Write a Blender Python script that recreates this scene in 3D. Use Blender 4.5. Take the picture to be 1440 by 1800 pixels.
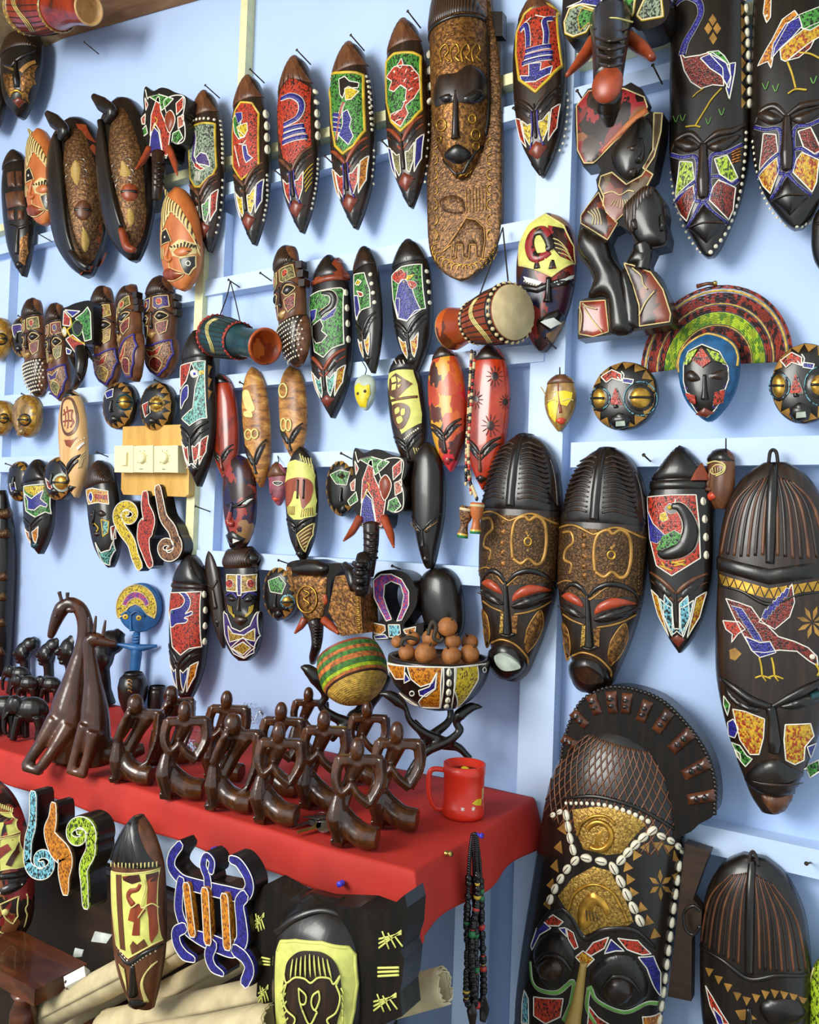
import bpy, bmesh, math, random
import numpy as np
from mathutils import Vector, Matrix
from mathutils.geometry import delaunay_2d_cdt

for o in list(bpy.data.objects): bpy.data.objects.remove(o)
SC = bpy.context.scene
COL = SC.collection
random.seed(7)

# ---------------------------------------------------------------- camera
F_PX = 1441.0; CX, CY = 720.0, 900.0          # focal length in pixels of the 1440x1800 frame
def _n(v): v = np.array(v, float); return v / np.linalg.norm(v)
AX = _n((2260, -49, 1441))                    # world X (along the wall) in camera axes
_up = np.array((0.035, 1.0, 0.0)); _up[2] = -(AX[0]*_up[0] + AX[1]*_up[1]) / AX[2]
AZ = _n(_up); AY = np.cross(AZ, AX)
RCW = np.array([AX, AY, AZ])                  # camera vector -> world vector
def ray(px, py):
    return RCW @ np.array(((px-CX)/F_PX, (CY-py)/F_PX, -1.0))
_r = ray(965, 1395); CAM_D = 1.6 * _r[1]      # 1.6 m deep at the table's end
TABLE_Z = 0.76
CAM = np.array((0.0, -CAM_D, TABLE_Z - 1.6*_r[2]))
cam_data = bpy.data.cameras.new('camera'); cam = bpy.data.objects.new('camera', cam_data); COL.objects.link(cam)
cam_data.sensor_fit = 'HORIZONTAL'; cam_data.sensor_width = 36.0; cam_data.lens = F_PX/1440*36.0
cam_data.clip_start = 0.02
_m = Matrix([list(RCW[0])+[CAM[0]], list(RCW[1])+[CAM[1]], list(RCW[2])+[CAM[2]], [0, 0, 0, 1]])
cam.matrix_world = _m
SC.camera = cam

# ---------------------------------------------------------------- light
w = bpy.data.worlds.new('daylight'); SC.world = w; w.use_nodes = True
w.node_tree.nodes['Background'].inputs[0].default_value = (0.80, 0.93, 1.0, 1)
w.node_tree.nodes['Background'].inputs[1].default_value = 0.75
def area(name, loc, target, size, energy, col):
    d = bpy.data.lights.new(name, 'AREA'); d.shape = 'RECTANGLE'; d.size, d.size_y = size; d.energy = energy; d.color = col
    o = bpy.data.objects.new(name, d); COL.objects.link(o); o.location = loc
    o.rotation_euler = (Vector(target)-Vector(loc)).to_track_quat('-Z', 'Y').to_euler()
area('daylight_from_open_front', (-1.9, -3.2, 2.3), (-0.1, 0, 1.2), (1.5, 1.5), 92, (1.0, 0.985, 0.93))
SC.view_settings.view_transform = 'Standard'; SC.view_settings.look = 'None'
SC.view_settings.gamma = 1.0; SC.view_settings.use_curve_mapping = False
SC.view_settings.exposure = 0.42

# ---------------------------------------------------------------- projection helpers
TILES = {'A': (0, 0, 3), 'B': (440, 0, 3), 'C': (880, 0, 1440/560), 'D': (0, 440, 3), 'E': (440, 400, 3),
         'F': (880, 360, 1440/560), 'G': (0, 780, 3), 'H': (440, 780, 3), 'I': (820, 740, 1440/620),
         'J': (0, 1180, 2.88), 'K': (400, 1180, 1440/580), 'L': (0, 1360, 3), 'M': (400, 1440, 1440/520),
         'N': (880, 1180, 1440/560), 'P': (0, 0, 1)}
def parse(s):
    return np.array([[float(c) for c in p.split(',')] for p in s.split()]) if isinstance(s, str) else np.array(s, float)
def topx(tile, pts):
    ox, oy, k, *k2 = TILES[tile]; pts = parse(pts); ky = k2[0] if k2 else k
    return np.stack([ox + pts[:, 0]/k, oy + pts[:, 1]/ky], 1)
def pct(bbox):                                  # tile 'Q': per cent of a thing's photo box
    TILES['Q'] = (bbox[0], bbox[1], 100/(bbox[2]-bbox[0]), 100/(bbox[3]-bbox[1]))
def project(P):
    P = np.atleast_2d(P); c = (P - CAM) @ RCW          # world -> camera
    return np.stack([CX + F_PX*c[:, 0]/-c[:, 2], CY - F_PX*c[:, 1]/-c[:, 2]], 1)
def on_y(px, py, y):
    r = ray(px, py); return CAM + r*((y-CAM[1])/r[1])
def on_z(px, py, z):
    r = ray(px, py); return CAM + r*((z-CAM[2])/r[2])
def depth_of(P):
    return float(-(((np.array(P)-CAM) @ RCW)[2]))
def crom(P, closed=False, n=6):
    P = np.array(P, float); N = len(P); out = []
    if N < 3: return P
    rng = range(N if closed else N-1)
    for i in rng:
        p0 = P[(i-1) % N] if closed or i > 0 else 2*P[0]-P[1]
        p1 = P[i]; p2 = P[(i+1) % N]
        p3 = P[(i+2) % N] if closed or i+2 < N else 2*P[N-1]-P[N-2]
        for k in range(n):
            t = k/n
            out.append(0.5*((2*p1)+(-p0+p2)*t+(2*p0-5*p1+4*p2-p3)*t*t+(-p0+3*p1-3*p2+p3)*t**3))
    if not closed: out.append(P[-1])
    return np.array(out)
def resample(P, step, closed=False, nmax=400):
    P = np.array(P, float)
    if closed: P = np.vstack([P, P[:1]])
    d = np.linalg.norm(np.diff(P, axis=0), axis=1); keep = np.r_[True, d > 1e-9]; P = P[keep]
    d = np.linalg.norm(np.diff(P, axis=0), axis=1); L = np.r_[0, np.cumsum(d)]
    # keep the original corners and add points between
    out = []
    for i in range(len(P)-1):
        m = max(1, int(math.ceil(d[i]/step)))
        for k in range(m): out.append(P[i] + (P[i+1]-P[i])*k/m)
    if not closed: out.append(P[-1])
    return np.array(out)
def along(P, n):
    P = np.array(P, float); d = np.linalg.norm(np.diff(P, axis=0), axis=1); L = np.r_[0, np.cumsum(d)]
    q = np.linspace(0, L[-1], n)
    return np.stack([np.interp(q, L, P[:, k]) for k in range(P.shape[1])], 1)

# ---------------------------------------------------------------- materials
def s2l(c):
    return tuple(((x/255)/12.92 if x/255 <= 0.04045 else ((x/255+0.055)/1.055)**2.4) for x in c) + (1,)
MATS = {}
def _base(name):
    m = bpy.data.materials.new(name); m.use_nodes = True; nt = m.node_tree
    return m, nt, nt.nodes['Principled BSDF']
def _coord(nt, scale=(1, 1, 1)):
    tc = nt.nodes.new('ShaderNodeTexCoord'); mp = nt.nodes.new('ShaderNodeMapping'); mp.inputs['Scale'].default_value = scale
    nt.links.new(tc.outputs['Object'], mp.inputs[0]); return mp.outputs[0]
def _ramp(nt, fac, stops, interp='LINEAR'):
    r = nt.nodes.new('ShaderNodeValToRGB'); r.color_ramp.interpolation = interp
    el = r.color_ramp.elements
    while len(el) < len(stops): el.new(0.5)
    for e, (p, c) in zip(el, stops): e.position = p; e.color = s2l(c)
    nt.links.new(fac, r.inputs[0]); return r.outputs[0]
def _bump(nt, b, h, strength, dist):
    n = nt.nodes.new('ShaderNodeBump'); n.inputs['Strength'].default_value = strength; n.inputs['Distance'].default_value = dist
    nt.links.new(h, n.inputs['Height']); nt.links.new(n.outputs[0], b.inputs['Normal'])
def _noise(nt, vec, scale, detail=3, rough=.5, dist=0):
    n = nt.nodes.new('ShaderNodeTexNoise'); n.inputs['Scale'].default_value = scale; n.inputs['Detail'].default_value = detail
    n.inputs['Roughness'].default_value = rough; n.inputs['Distortion'].default_value = dist
    nt.links.new(vec, n.inputs['Vector']); return n.outputs['Fac']
def wood(name, cols, rough=.32, scale=(60, 60, 9), bump=.15, spec=.5, coat=0):
    m, nt, b = _base(name); v = _coord(nt, scale); f = _noise(nt, v, 1.0, 5, .6, .6)
    n = len(cols); c = _ramp(nt, f, [(.3+.4*i/(n-1), cols[i]) for i in range(n)])
    nt.links.new(c, b.inputs['Base Color']); b.inputs['Roughness'].default_value = rough
    b.inputs['Specular IOR Level'].default_value = spec; b.inputs['Coat Weight'].default_value = coat
    _bump(nt, b, f, bump, .002); MATS[name] = m
def beads(name, main, speck=None, amount=.3, scale=400, third=None, rough=.35):
    m, nt, b = _base(name); v = _coord(nt, (1, 1, .62))
    vo = nt.nodes.new('ShaderNodeTexVoronoi'); vo.inputs['Scale'].default_value = scale; vo.inputs['Randomness'].default_value = .75
    nt.links.new(v, vo.inputs['Vector'])
    sep = nt.nodes.new('ShaderNodeSeparateColor'); nt.links.new(vo.outputs['Color'], sep.inputs[0])
    stops = [(0, main), (.5*(1-amount), tuple(int(x*.82) for x in main))]
    if third: stops.append((1-amount-.25, third))
    if speck: stops.append((1-amount, speck))
    nt.links.new(_ramp(nt, sep.outputs[0], stops, 'CONSTANT'), b.inputs['Base Color'])
    b.inputs['Roughness'].default_value = rough
    inv = nt.nodes.new('ShaderNodeMath'); inv.operation = 'SUBTRACT'; inv.inputs[0].default_value = 1
    nt.links.new(vo.outputs['Distance'], inv.inputs[1]); _bump(nt, b, inv.outputs[0], .6, .0012); MATS[name] = m
def plain(name, col, rough=.5, metal=0, var=.08, nscale=40, bump=0, spec=.5):
    m, nt, b = _base(name); v = _coord(nt); f = _noise(nt, v, nscale, 4)
    lo = tuple(max(0, int(x*(1-var*2))) for x in col); hi = tuple(min(255, int(x*(1+var))) for x in col)
    nt.links.new(_ramp(nt, f, [(.3, lo), (.7, hi)]), b.inputs['Base Color']); b.inputs['Roughness'].default_value = rough
    b.inputs['Metallic'].default_value = metal; b.inputs['Specular IOR Level'].default_value = spec
    if bump: _bump(nt, b, f, bump, .003)
    MATS[name] = m; return m
def emboss(name, dark, light, scale=75, metal=.55, rough=.38):
    # hammered sheet metal: rings and dashes pressed into it
    m, nt, b = _base(name); v = _coord(nt)
    vo = nt.nodes.new('ShaderNodeTexVoronoi'); vo.inputs['Scale'].default_value = scale; nt.links.new(v, vo.inputs['Vector'])
    sn = nt.nodes.new('ShaderNodeMath'); sn.operation = 'SINE'; ml = nt.nodes.new('ShaderNodeMath'); ml.operation = 'MULTIPLY'; ml.inputs[1].default_value = 9
    nt.links.new(vo.outputs['Distance'], ml.inputs[0]); nt.links.new(ml.outputs[0], sn.inputs[0])
    nz = _noise(nt, v, scale*3.4, 3); ad = nt.nodes.new('ShaderNodeMath'); ad.operation = 'MULTIPLY_ADD'; ad.inputs[1].default_value = .12; 
    nt.links.new(sn.outputs[0], ad.inputs[0]); nt.links.new(nz, ad.inputs[2])
    nt.links.new(_ramp(nt, ad.outputs[0], [(.28, dark), (.8, light)]), b.inputs['Base Color'])
    b.inputs['Metallic'].default_value = metal; b.inputs['Roughness'].default_value = rough
    _bump(nt, b, ad.outputs[0], .55, .0025); MATS[name] = m
def paint(name, cols, scale=28, rough=.3, dist=.8):
    m, nt, b = _base(name); v = _coord(nt, (1, 1, .7))
    vo = nt.nodes.new('ShaderNodeTexVoronoi'); vo.inputs['Scale'].default_value = scale; vo.feature = 'SMOOTH_F1' if False else 'F1'
    nz = nt.nodes.new('ShaderNodeTexNoise'); nz.inputs['Scale'].default_value = scale*1.3; nz.inputs['Detail'].default_value = 4; nt.links.new(v, nz.inputs['Vector'])
    mx = nt.nodes.new('ShaderNodeVectorMath'); mx.operation = 'MULTIPLY_ADD'; mx.inputs[1].default_value = (dist/scale*2,)*3
    nt.links.new(nz.outputs['Color'], mx.inputs[0]); nt.links.new(v, mx.inputs[2]); nt.links.new(mx.outputs[0], vo.inputs['Vector'])
    sep = nt.nodes.new('ShaderNodeSeparateColor'); nt.links.new(vo.outputs['Color'], sep.inputs[0])
    nt.links.new(_ramp(nt, sep.outputs[0], [(i/len(cols), c) for i, c in enumerate(cols)], 'CONSTANT'), b.inputs['Base Color'])
    b.inputs['Roughness'].default_value = rough; MATS[name] = m
def lined(name, a, bcol, scale, axis=(1, 0, 0), rough=.4, dist=1.5, bump=.4, width=.5):
    m, nt, b = _base(name); v = _coord(nt)
    wv = nt.nodes.new('ShaderNodeTexWave'); wv.inputs['Scale'].default_value = scale; wv.inputs['Distortion'].default_value = dist
    wv.inputs['Detail'].default_value = 2; wv.bands_direction = 'XYZ'[int(np.argmax(axis))]
    nt.links.new(v, wv.inputs['Vector'])
    nt.links.new(_ramp(nt, wv.outputs['Fac'], [(max(0, width-.15), a), (min(1, width+.15), bcol)]), b.inputs['Base Color'])
    b.inputs['Roughness'].default_value = rough; _bump(nt, b, wv.outputs['Fac'], bump, .0015); MATS[name] = m

K = (22, 18, 14)
wood('ebony', [(20, 12, 7), (38, 23, 13), (62, 38, 20)], .32, coat=.1)
wood('black_wood', [(12, 9, 7), (22, 16, 12), (36, 26, 17)], .3, coat=.12)
wood('statue_wood', [(40, 19, 8), (64, 33, 13), (96, 53, 21)], .24, (6, 6, 4), .0, spec=.55, coat=.3)
wood('giraffe_wood', [(42, 19, 9), (70, 35, 16), (100, 54, 25)], .27, (20, 20, 4), .03, spec=.55, coat=.25)
wood('matte_black', [(12, 9, 7), (20, 15, 11), (32, 23, 16)], .55, spec=.2)
wood('brown_wood', [(66, 36, 20), (96, 56, 32), (122, 76, 44)], .36)
wood('red_wood', [(110, 42, 20), (138, 58, 28), (156, 74, 38)], .36)
wood('orange_wood', [(160, 80, 34), (186, 102, 48), (200, 120, 60)], .38, (30, 30, 8), .05)
wood('tan_wood', [(190, 140, 84), (214, 168, 108), (226, 184, 128)], .45, (40, 40, 6), .1)
wood('board_wood', [(186, 134, 52), (212, 164, 78), (226, 184, 100)], .5, (12, 12, 3), .05)
wood('beam_wood', [(126, 78, 30), (158, 104, 48), (178, 126, 66)], .6, (6, 30, 30), .2)
wood('chair_wood', [(50, 24, 12), (78, 38, 18), (108, 56, 26)], .3, (8, 30, 30), .06, coat=.3)
wood('desk_wood', [(34, 22, 14), (48, 32, 20), (60, 42, 28)], .4, (4, 30, 30), .05)
wood('burnt_wood', [(58, 28, 10), (172, 112, 50), (214, 162, 84)], .4, (26, 26, 60), .1)
wood('redpaint', [(60, 20, 10), (150, 44, 18), (170, 60, 26)], .26, (18, 18, 9), .05, coat=.3)
wood('scarlet', [(96, 24, 10), (186, 52, 18), (204, 78, 30)], .25, (10, 10, 7), .03, coat=.4)
wood('goldwood', [(88, 62, 26), (150, 112, 52), (186, 148, 80)], .3, (50, 50, 30), .1, coat=.2)
for nm, c, sp, am in [('b_red', (188, 54, 28), (58, 18, 12), .22), ('b_green', (70, 146, 54), (16, 34, 16), .36), ('b_yellow', (218, 186, 30), (96, 74, 14), .18),
        ('b_orange', (208, 128, 28), (120, 60, 18), .25), ('b_teal', (110, 184, 170), (30, 50, 44), .34), ('b_grey', (142, 158, 130), (42, 48, 40), .34),
        ('b_brown', (150, 100, 56), (66, 36, 20), .35), ('b_darkred', (130, 40, 26), (50, 16, 12), .3), ('b_lime', (170, 196, 40), (50, 64, 14), .3),
        ('b_sky', (120, 190, 205), (26, 40, 44), .34), ('b_olive', (132, 126, 66), (60, 50, 26), .35), ('b_gold', (208, 160, 34), (150, 56, 20), .35)]:
    beads(nm, c, sp, am)
beads('b_blue', (44, 42, 138), (28, 24, 92), .3); beads('b_purple', (70, 44, 120), (40, 26, 70), .3)
beads('b_rainbow', (196, 60, 50), (40, 60, 170), .3, third=(220, 190, 60)); beads('b_violet', (110, 60, 150), (190, 60, 90), .35)
beads('b_white', (232, 226, 210), (180, 172, 150), .2, 500); beads('b_ochre', (186, 150, 60), (110, 76, 26), .3)
beads('b_bluec', (40, 70, 150), (20, 26, 60), .3); beads('b_pink', (196, 110, 84), (120, 56, 44), .3)
plain('white_line', (236, 230, 214), .45, var=.04); plain('yellow_line', (206, 170, 44), .4, var=.1); plain('cream', (222, 206, 128), .5, var=.06)
plain('lime_cream', (214, 212, 110), .5, var=.06); plain('shell', (232, 222, 196), .28, var=.06); plain('slit', (70, 48, 34), .6)
plain('carve_line', (214, 190, 132), .6, var=.1); plain('blue_line', (58, 46, 130), .4); plain('green_line', (104, 160, 70), .45)
plain('gold', (198, 150, 60), .3, .75, .15, 60); plain('goldtri', (178, 130, 62), .35, .35, .15); plain('iron', (72, 58, 48), .5, .6, .2, 200)
plain('steel', (170, 170, 166), .25, .95); plain('brass', (200, 168, 90), .25, .9)
plain('wall_paint', (182, 205, 244), .55, var=.015, nscale=3, bump=.05); plain('rail_paint', (198, 217, 246), .5, var=.02, nscale=6, bump=.08)
plain('strip_paint', (230, 226, 176), .5, var=.03); plain('cloth_red', (186, 40, 26), .75, var=.04, nscale=9)
plain('mug_red', (216, 50, 30), .3, var=.01); plain('switch_white', (238, 228, 176), .35, var=.01); plain('plastic_white', (226, 226, 216), .3, var=.01)
plain('canvas', (204, 186, 144), .85, var=.06, nscale=30, bump=.2); plain('canvas_in', (220, 206, 170), .85, var=.05, nscale=30)
plain('tusk', (158, 66, 34), .35, var=.1); plain('lip_red', (120, 50, 32), .3, var=.12); plain('lip_bright', (206, 70, 40), .35)
plain('blue_paint', (40, 96, 150), .4, var=.12, nscale=30); plain('sea_blue', (22, 84, 130), .45, var=.12, nscale=60); plain('teal_wood', (22, 62, 66), .3, var=.2, nscale=30)
plain('eye_red', (168, 66, 36), .3, var=.1); plain('seed', (176, 110, 54), .6, var=.12, nscale=50, bump=.2); plain('stalk', (56, 44, 26), .7)
plain('pin_blue', (70, 60, 200), .3); plain('green_paint', (50, 130, 60), .5); plain('face_yellow', (232, 206, 30), .4, var=.05); plain('face_grey', (186, 196, 180), .5)
plain('pink_paint', (150, 76, 90), .45, var=.15); plain('skin_drum', (214, 190, 140), .6, var=.05); plain('cord', (40, 32, 28), .8); plain('floor_grey', (120, 112, 104), .7)
plain('ceiling_paint', (170, 140, 96), .7); plain('black_bead', (14, 12, 16), .15); plain('paper', (210, 214, 206), .8); plain('blue_print', (40, 150, 200), .8, var=.3, nscale=18)
plain('red_bead', (190, 50, 40), .25); plain('green_bead', (40, 120, 70), .25); plain('yellow_bead', (210, 170, 60), .25)
plain('straw_red', (150, 46, 28), .7, var=.2, nscale=120); plain('straw_lime', (170, 190, 30), .7, var=.15, nscale=120); plain('straw_gold', (206, 166, 70), .7, var=.15, nscale=120)
plain('straw_green', (70, 120, 50), .7, var=.2, nscale=120); plain('straw_orange', (190, 110, 50), .7, var=.2, nscale=120); plain('straw_dark', (60, 26, 18), .7)
m_, nt_, b_ = _base('clear_film'); b_.inputs['Transmission Weight'].default_value = .95; b_.inputs['Roughness'].default_value = .12; b_.inputs['Base Color'].default_value = (.95, .97, 1, 1); b_.inputs['IOR'].default_value = 1.15; MATS['clear_film'] = m_
emboss('copper', (74, 44, 18), (176, 120, 56), 60); emboss('brass_sheet', (120, 88, 34), (212, 172, 84), 110); emboss('dark_copper', (36, 24, 14), (120, 82, 42), 130)
emboss('pewter', (62, 40, 22), (142, 100, 58), 70)
lined('gold_lines', (150, 116, 50), (206, 172, 92), 160, (0, 0, 1), .32, 3)
lined('hair_lines', (22, 14, 9), (70, 44, 24), 60, (1, 0, 0), .32, 1.2); lined('cream_lines', (66, 36, 18), (216, 190, 120), 34, (1, 0, 0), .45, 2, .3, .35)
lined('wood_ring', (24, 16, 10), (62, 40, 24), 40, (0, 0, 1), .3, .5); lined('weave_red', (40, 18, 14), (176, 56, 34), 120, (1, 0, 0), .7, 2)
paint('splash_orange', [(176, 56, 24), (196, 90, 30), (64, 26, 16), (210, 150, 40), (200, 40, 50), (90, 34, 20), (186, 70, 30)], 34)
paint('splash_dark', [(34, 18, 14), (120, 30, 26), (60, 34, 22), (150, 40, 44), (30, 16, 12), (134, 80, 44)], 40)
paint('splash_pink', [(70, 30, 22), (150, 50, 40), (60, 26, 40), (40, 20, 16), (150, 110, 70), (30, 26, 60)], 34)
paint('splash_earth', [(70, 30, 16), (40, 24, 16), (120, 50, 24), (90, 70, 40), (60, 20, 14)], 30)
paint('drum_orange', [(190, 84, 26), (150, 60, 22), (92, 40, 20), (206, 110, 40)], 26)
def M(n): return MATS[n]

# ---------------------------------------------------------------- objects
def thing(name, label, cat, origin, group=None):
    name = 'elephant_carving' if name == 'elephant_head' else name
    o = bpy.data.objects.new(name, None); COL.objects.link(o); o.location = [float(x) for x in origin]
    o.empty_display_size = .02; o['label'] = label; o['category'] = cat
    if group: o['group'] = group
    return o
def tag(o, label, cat, group=None):
    o['label'] = label; o['category'] = cat
    if group: o['group'] = group
    return o
def mk(name, V, Fc, mat, parent=None, smooth=True, label=None, mats=None, fm=None):
    V = np.array(V, float)
    me = bpy.data.meshes.new(name)
    org = np.zeros(3); p = parent
    while p is not None: org = org + np.array(p.location); p = p.parent
    me.from_pydata((V-org).tolist(), [], [list(map(int, f)) for f in Fc])
    for m in (mats or [mat]): me.materials.append(M(m))
    if smooth: me.polygons.foreach_set('use_smooth', [True]*len(me.polygons))
    if fm is not None: me.polygons.foreach_set('material_index', fm)
    me.update()
    o = bpy.data.objects.new(name, me); COL.objects.link(o)
    if parent is not None: o.parent = parent
    if label: o['label'] = label
    return o
def inst(name, me, W, parent, scale=1, rot=None):
    o = bpy.data.objects.new(name, me); COL.objects.link(o)
    org = np.zeros(3); p = parent
    while p is not None: org = org + np.array(p.location); p = p.parent
    R = rot if rot is not None else Matrix.Identity(3)
    S = Matrix.Diagonal(Vector((scale,)*3 if np.isscalar(scale) else scale))
    o.matrix_basis = Matrix.Translation(Vector((np.array(W)-org).tolist())) @ (R @ S).to_4x4()
    if parent is not None: o.parent = parent
    return o
def rot_from(x, z):
    z = Vector(z).normalized(); x = Vector(x); x = (x - z*x.dot(z)).normalized(); y = z.cross(x)
    return Matrix((x, y, z)).transposed()

def sweep(P, R, n=8, flat=1.0, up=None, cap=True, closed=False):
    """tube through world points; R scalar or list; flat squashes along the given 'up' direction"""
    P = np.array(P, float); N = len(P); R = np.full(N, R) if np.isscalar(R) else np.interp(np.linspace(0, 1, N), np.linspace(0, 1, len(R)), R)
    T = np.gradient(P, axis=0) if not closed else (np.roll(P, -1, 0)-np.roll(P, 1, 0))
    T /= np.maximum(np.linalg.norm(T, axis=1), 1e-12)[:, None]
    V = []
    ref = np.array(up if up is not None else (0.13, -1, 0.21), float)
    if np.ndim(ref) == 1: ref = np.tile(ref, (N, 1))
    for i in range(N):
        r = ref[i] - T[i]*np.dot(ref[i], T[i])
        if np.linalg.norm(r) < 1e-6: r = np.cross(T[i], (1, 0, 0.3))
        r = r/np.linalg.norm(r); b = np.cross(T[i], r)
        for k in range(n):
            a = 2*math.pi*k/n
            V.append(P[i] + R[i]*(math.cos(a)*b + math.sin(a)*r*flat))
    Fc = []
    for i in range(N if closed else N-1):
        j = (i+1) % N
        for k in range(n):
            k2 = (k+1) % n; Fc.append((i*n+k, i*n+k2, j*n+k2, j*n+k))
    if cap and not closed:
        Fc.append(tuple(range(n-1, -1, -1))); Fc.append(tuple((N-1)*n+k for k in range(n)))
    return np.array(V), Fc
def merge(*parts):
    V = []; Fc = []; o = 0
    for v, f in parts:
        V.append(np.array(v)); Fc += [tuple(i+o for i in q) for q in f]; o += len(v)
    return np.vstack(V), Fc
def box(c, s, rz=0):
    c = np.array(c, float); s = np.array(s, float)/2
    V = np.array([(x, y, z) for x in (-1, 1) for y in (-1, 1) for z in (-1, 1)], float)*s
    if rz: ca, sa = math.cos(rz), math.sin(rz); V = V @ np.array([[ca, sa, 0], [-sa, ca, 0], [0, 0, 1]])
    return V + c, [(0, 1, 3, 2), (4, 6, 7, 5), (0, 4, 5, 1), (2, 3, 7, 6), (0, 2, 6, 4), (1, 5, 7, 3)]
def ell(c, r, nu=14, nv=9, R=None):
    V = []; Fc = []
    for j in range(nv+1):
        th = math.pi*j/nv
        for i in range(nu):
            a = 2*math.pi*i/nu; V.append((r[0]*math.sin(th)*math.cos(a), r[1]*math.sin(th)*math.sin(a), r[2]*math.cos(th)))
    V = np.array(V)
    if R is not None: V = V @ np.array(R).T
    for j in range(nv):
        for i in range(nu):
            i2 = (i+1) % nu
            q = (j*nu+i, (j+1)*nu+i, (j+1)*nu+i2, j*nu+i2)
            Fc.append(q)
    return V + np.array(c), Fc
def lathe(prof, n=28, axis_o=(0, 0, 0), ax=(0, 0, 1)):
    """prof: list of (radius, height) along ax"""
    ax = np.array(ax, float)/np.linalg.norm(ax); t = np.array((1, 0, 0.)) if abs(ax[0]) < .9 else np.array((0, 1, 0.))
    e1 = np.cross(ax, t); e1 /= np.linalg.norm(e1); e2 = np.cross(ax, e1); V = []; Fc = []
    for r, h in prof:
        for k in range(n):
            a = 2*math.pi*k/n; V.append(np.array(axis_o)+ax*h+r*(math.cos(a)*e1+math.sin(a)*e2))
    for i in range(len(prof)-1):
        for k in range(n):
            k2 = (k+1) % n; Fc.append((i*n+k, i*n+k2, (i+1)*n+k2, (i+1)*n+k))
    return np.array(V), Fc
def fused(name, parts, voxel, mat, smooth_it=6):
    """join solids into ONE continuous skin (voxel remesh) and return the mesh data"""
    V, Fc = merge(*parts)
    me = bpy.data.meshes.new(name+'_raw'); me.from_pydata(V.tolist(), [], Fc); me.update()
    bm = bmesh.new(); bm.from_mesh(me); bmesh.ops.remove_doubles(bm, verts=bm.verts, dist=1e-6); bmesh.ops.recalc_face_normals(bm, faces=bm.faces); bm.to_mesh(me); bm.free()
    o = bpy.data.objects.new(name+'_raw', me); COL.objects.link(o)
    r = o.modifiers.new('r', 'REMESH'); r.mode = 'VOXEL'; r.voxel_size = voxel
    s = o.modifiers.new('s', 'SMOOTH'); s.iterations = smooth_it; s.factor = .5
    dg = bpy.context.evaluated_depsgraph_get(); out = bpy.data.meshes.new_from_object(o.evaluated_get(dg))
    bpy.data.objects.remove(o); bpy.data.meshes.remove(me)
    out.name = name; out.materials.clear(); out.materials.append(M(mat))
    out.polygons.foreach_set('use_smooth', [True]*len(out.polygons)); return out

# ---------------------------------------------------------------- carved bodies
def lut(pts, n=201):
    P = np.array(pts, float); t = np.linspace(0, 1, n); Q = crom(P, False, 12)
    return np.interp(t, np.maximum.accumulate(Q[:, 0]), np.clip(Q[:, 1], 0, None))
PROF = {
 'boat': [(0, .08), (.03, .34), (.08, .58), (.16, .8), (.28, .96), (.42, 1), (.56, .98), (.7, .88), (.8, .72), (.88, .5), (.94, .29), (1, .03)],
 'oval': [(0, .1), (.03, .38), (.08, .6), (.17, .83), (.3, .97), (.45, 1), (.6, .97), (.75, .84), (.86, .62), (.93, .42), (.98, .2), (1, .08)],
 'egg': [(0, .12), (.03, .42), (.08, .66), (.16, .87), (.27, .98), (.4, 1), (.55, .95), (.7, .82), (.82, .62), (.91, .4), (.97, .22), (1, .08)],
 'round': [(0, .05), (.02, .28), (.06, .48), (.14, .7), (.26, .88), (.4, .98), (.5, 1), (.6, .98), (.74, .88), (.86, .7), (.94, .48), (.98, .28), (1, .05)],
 'bullet': [(0, .3), (.03, .55), (.08, .78), (.16, .93), (.28, 1), (.5, 1), (.7, .97), (.82, .85), (.91, .6), (.97, .35), (1, .15)],
 'head': [(0, .2), (.03, .5), (.09, .66), (.15, .7), (.19, .7), (.22, .86), (.4, .95), (.55, .9), (.63, .84), (.66, .95), (.75, 1), (.85, .92), (.94, .62), (1, .2)],
 'beard': [(0, .2), (.04, .6), (.1, .78), (.18, .84), (.3, .92), (.5, .98), (.62, .9), (.68, .92), (.78, 1), (.88, .9), (.95, .6), (1, .2)],
}
DPROF = [(0, .25), (.06, .6), (.16, .86), (.35, 1), (.6, 1), (.8, .9), (.93, .6), (1, .3)]
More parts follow.
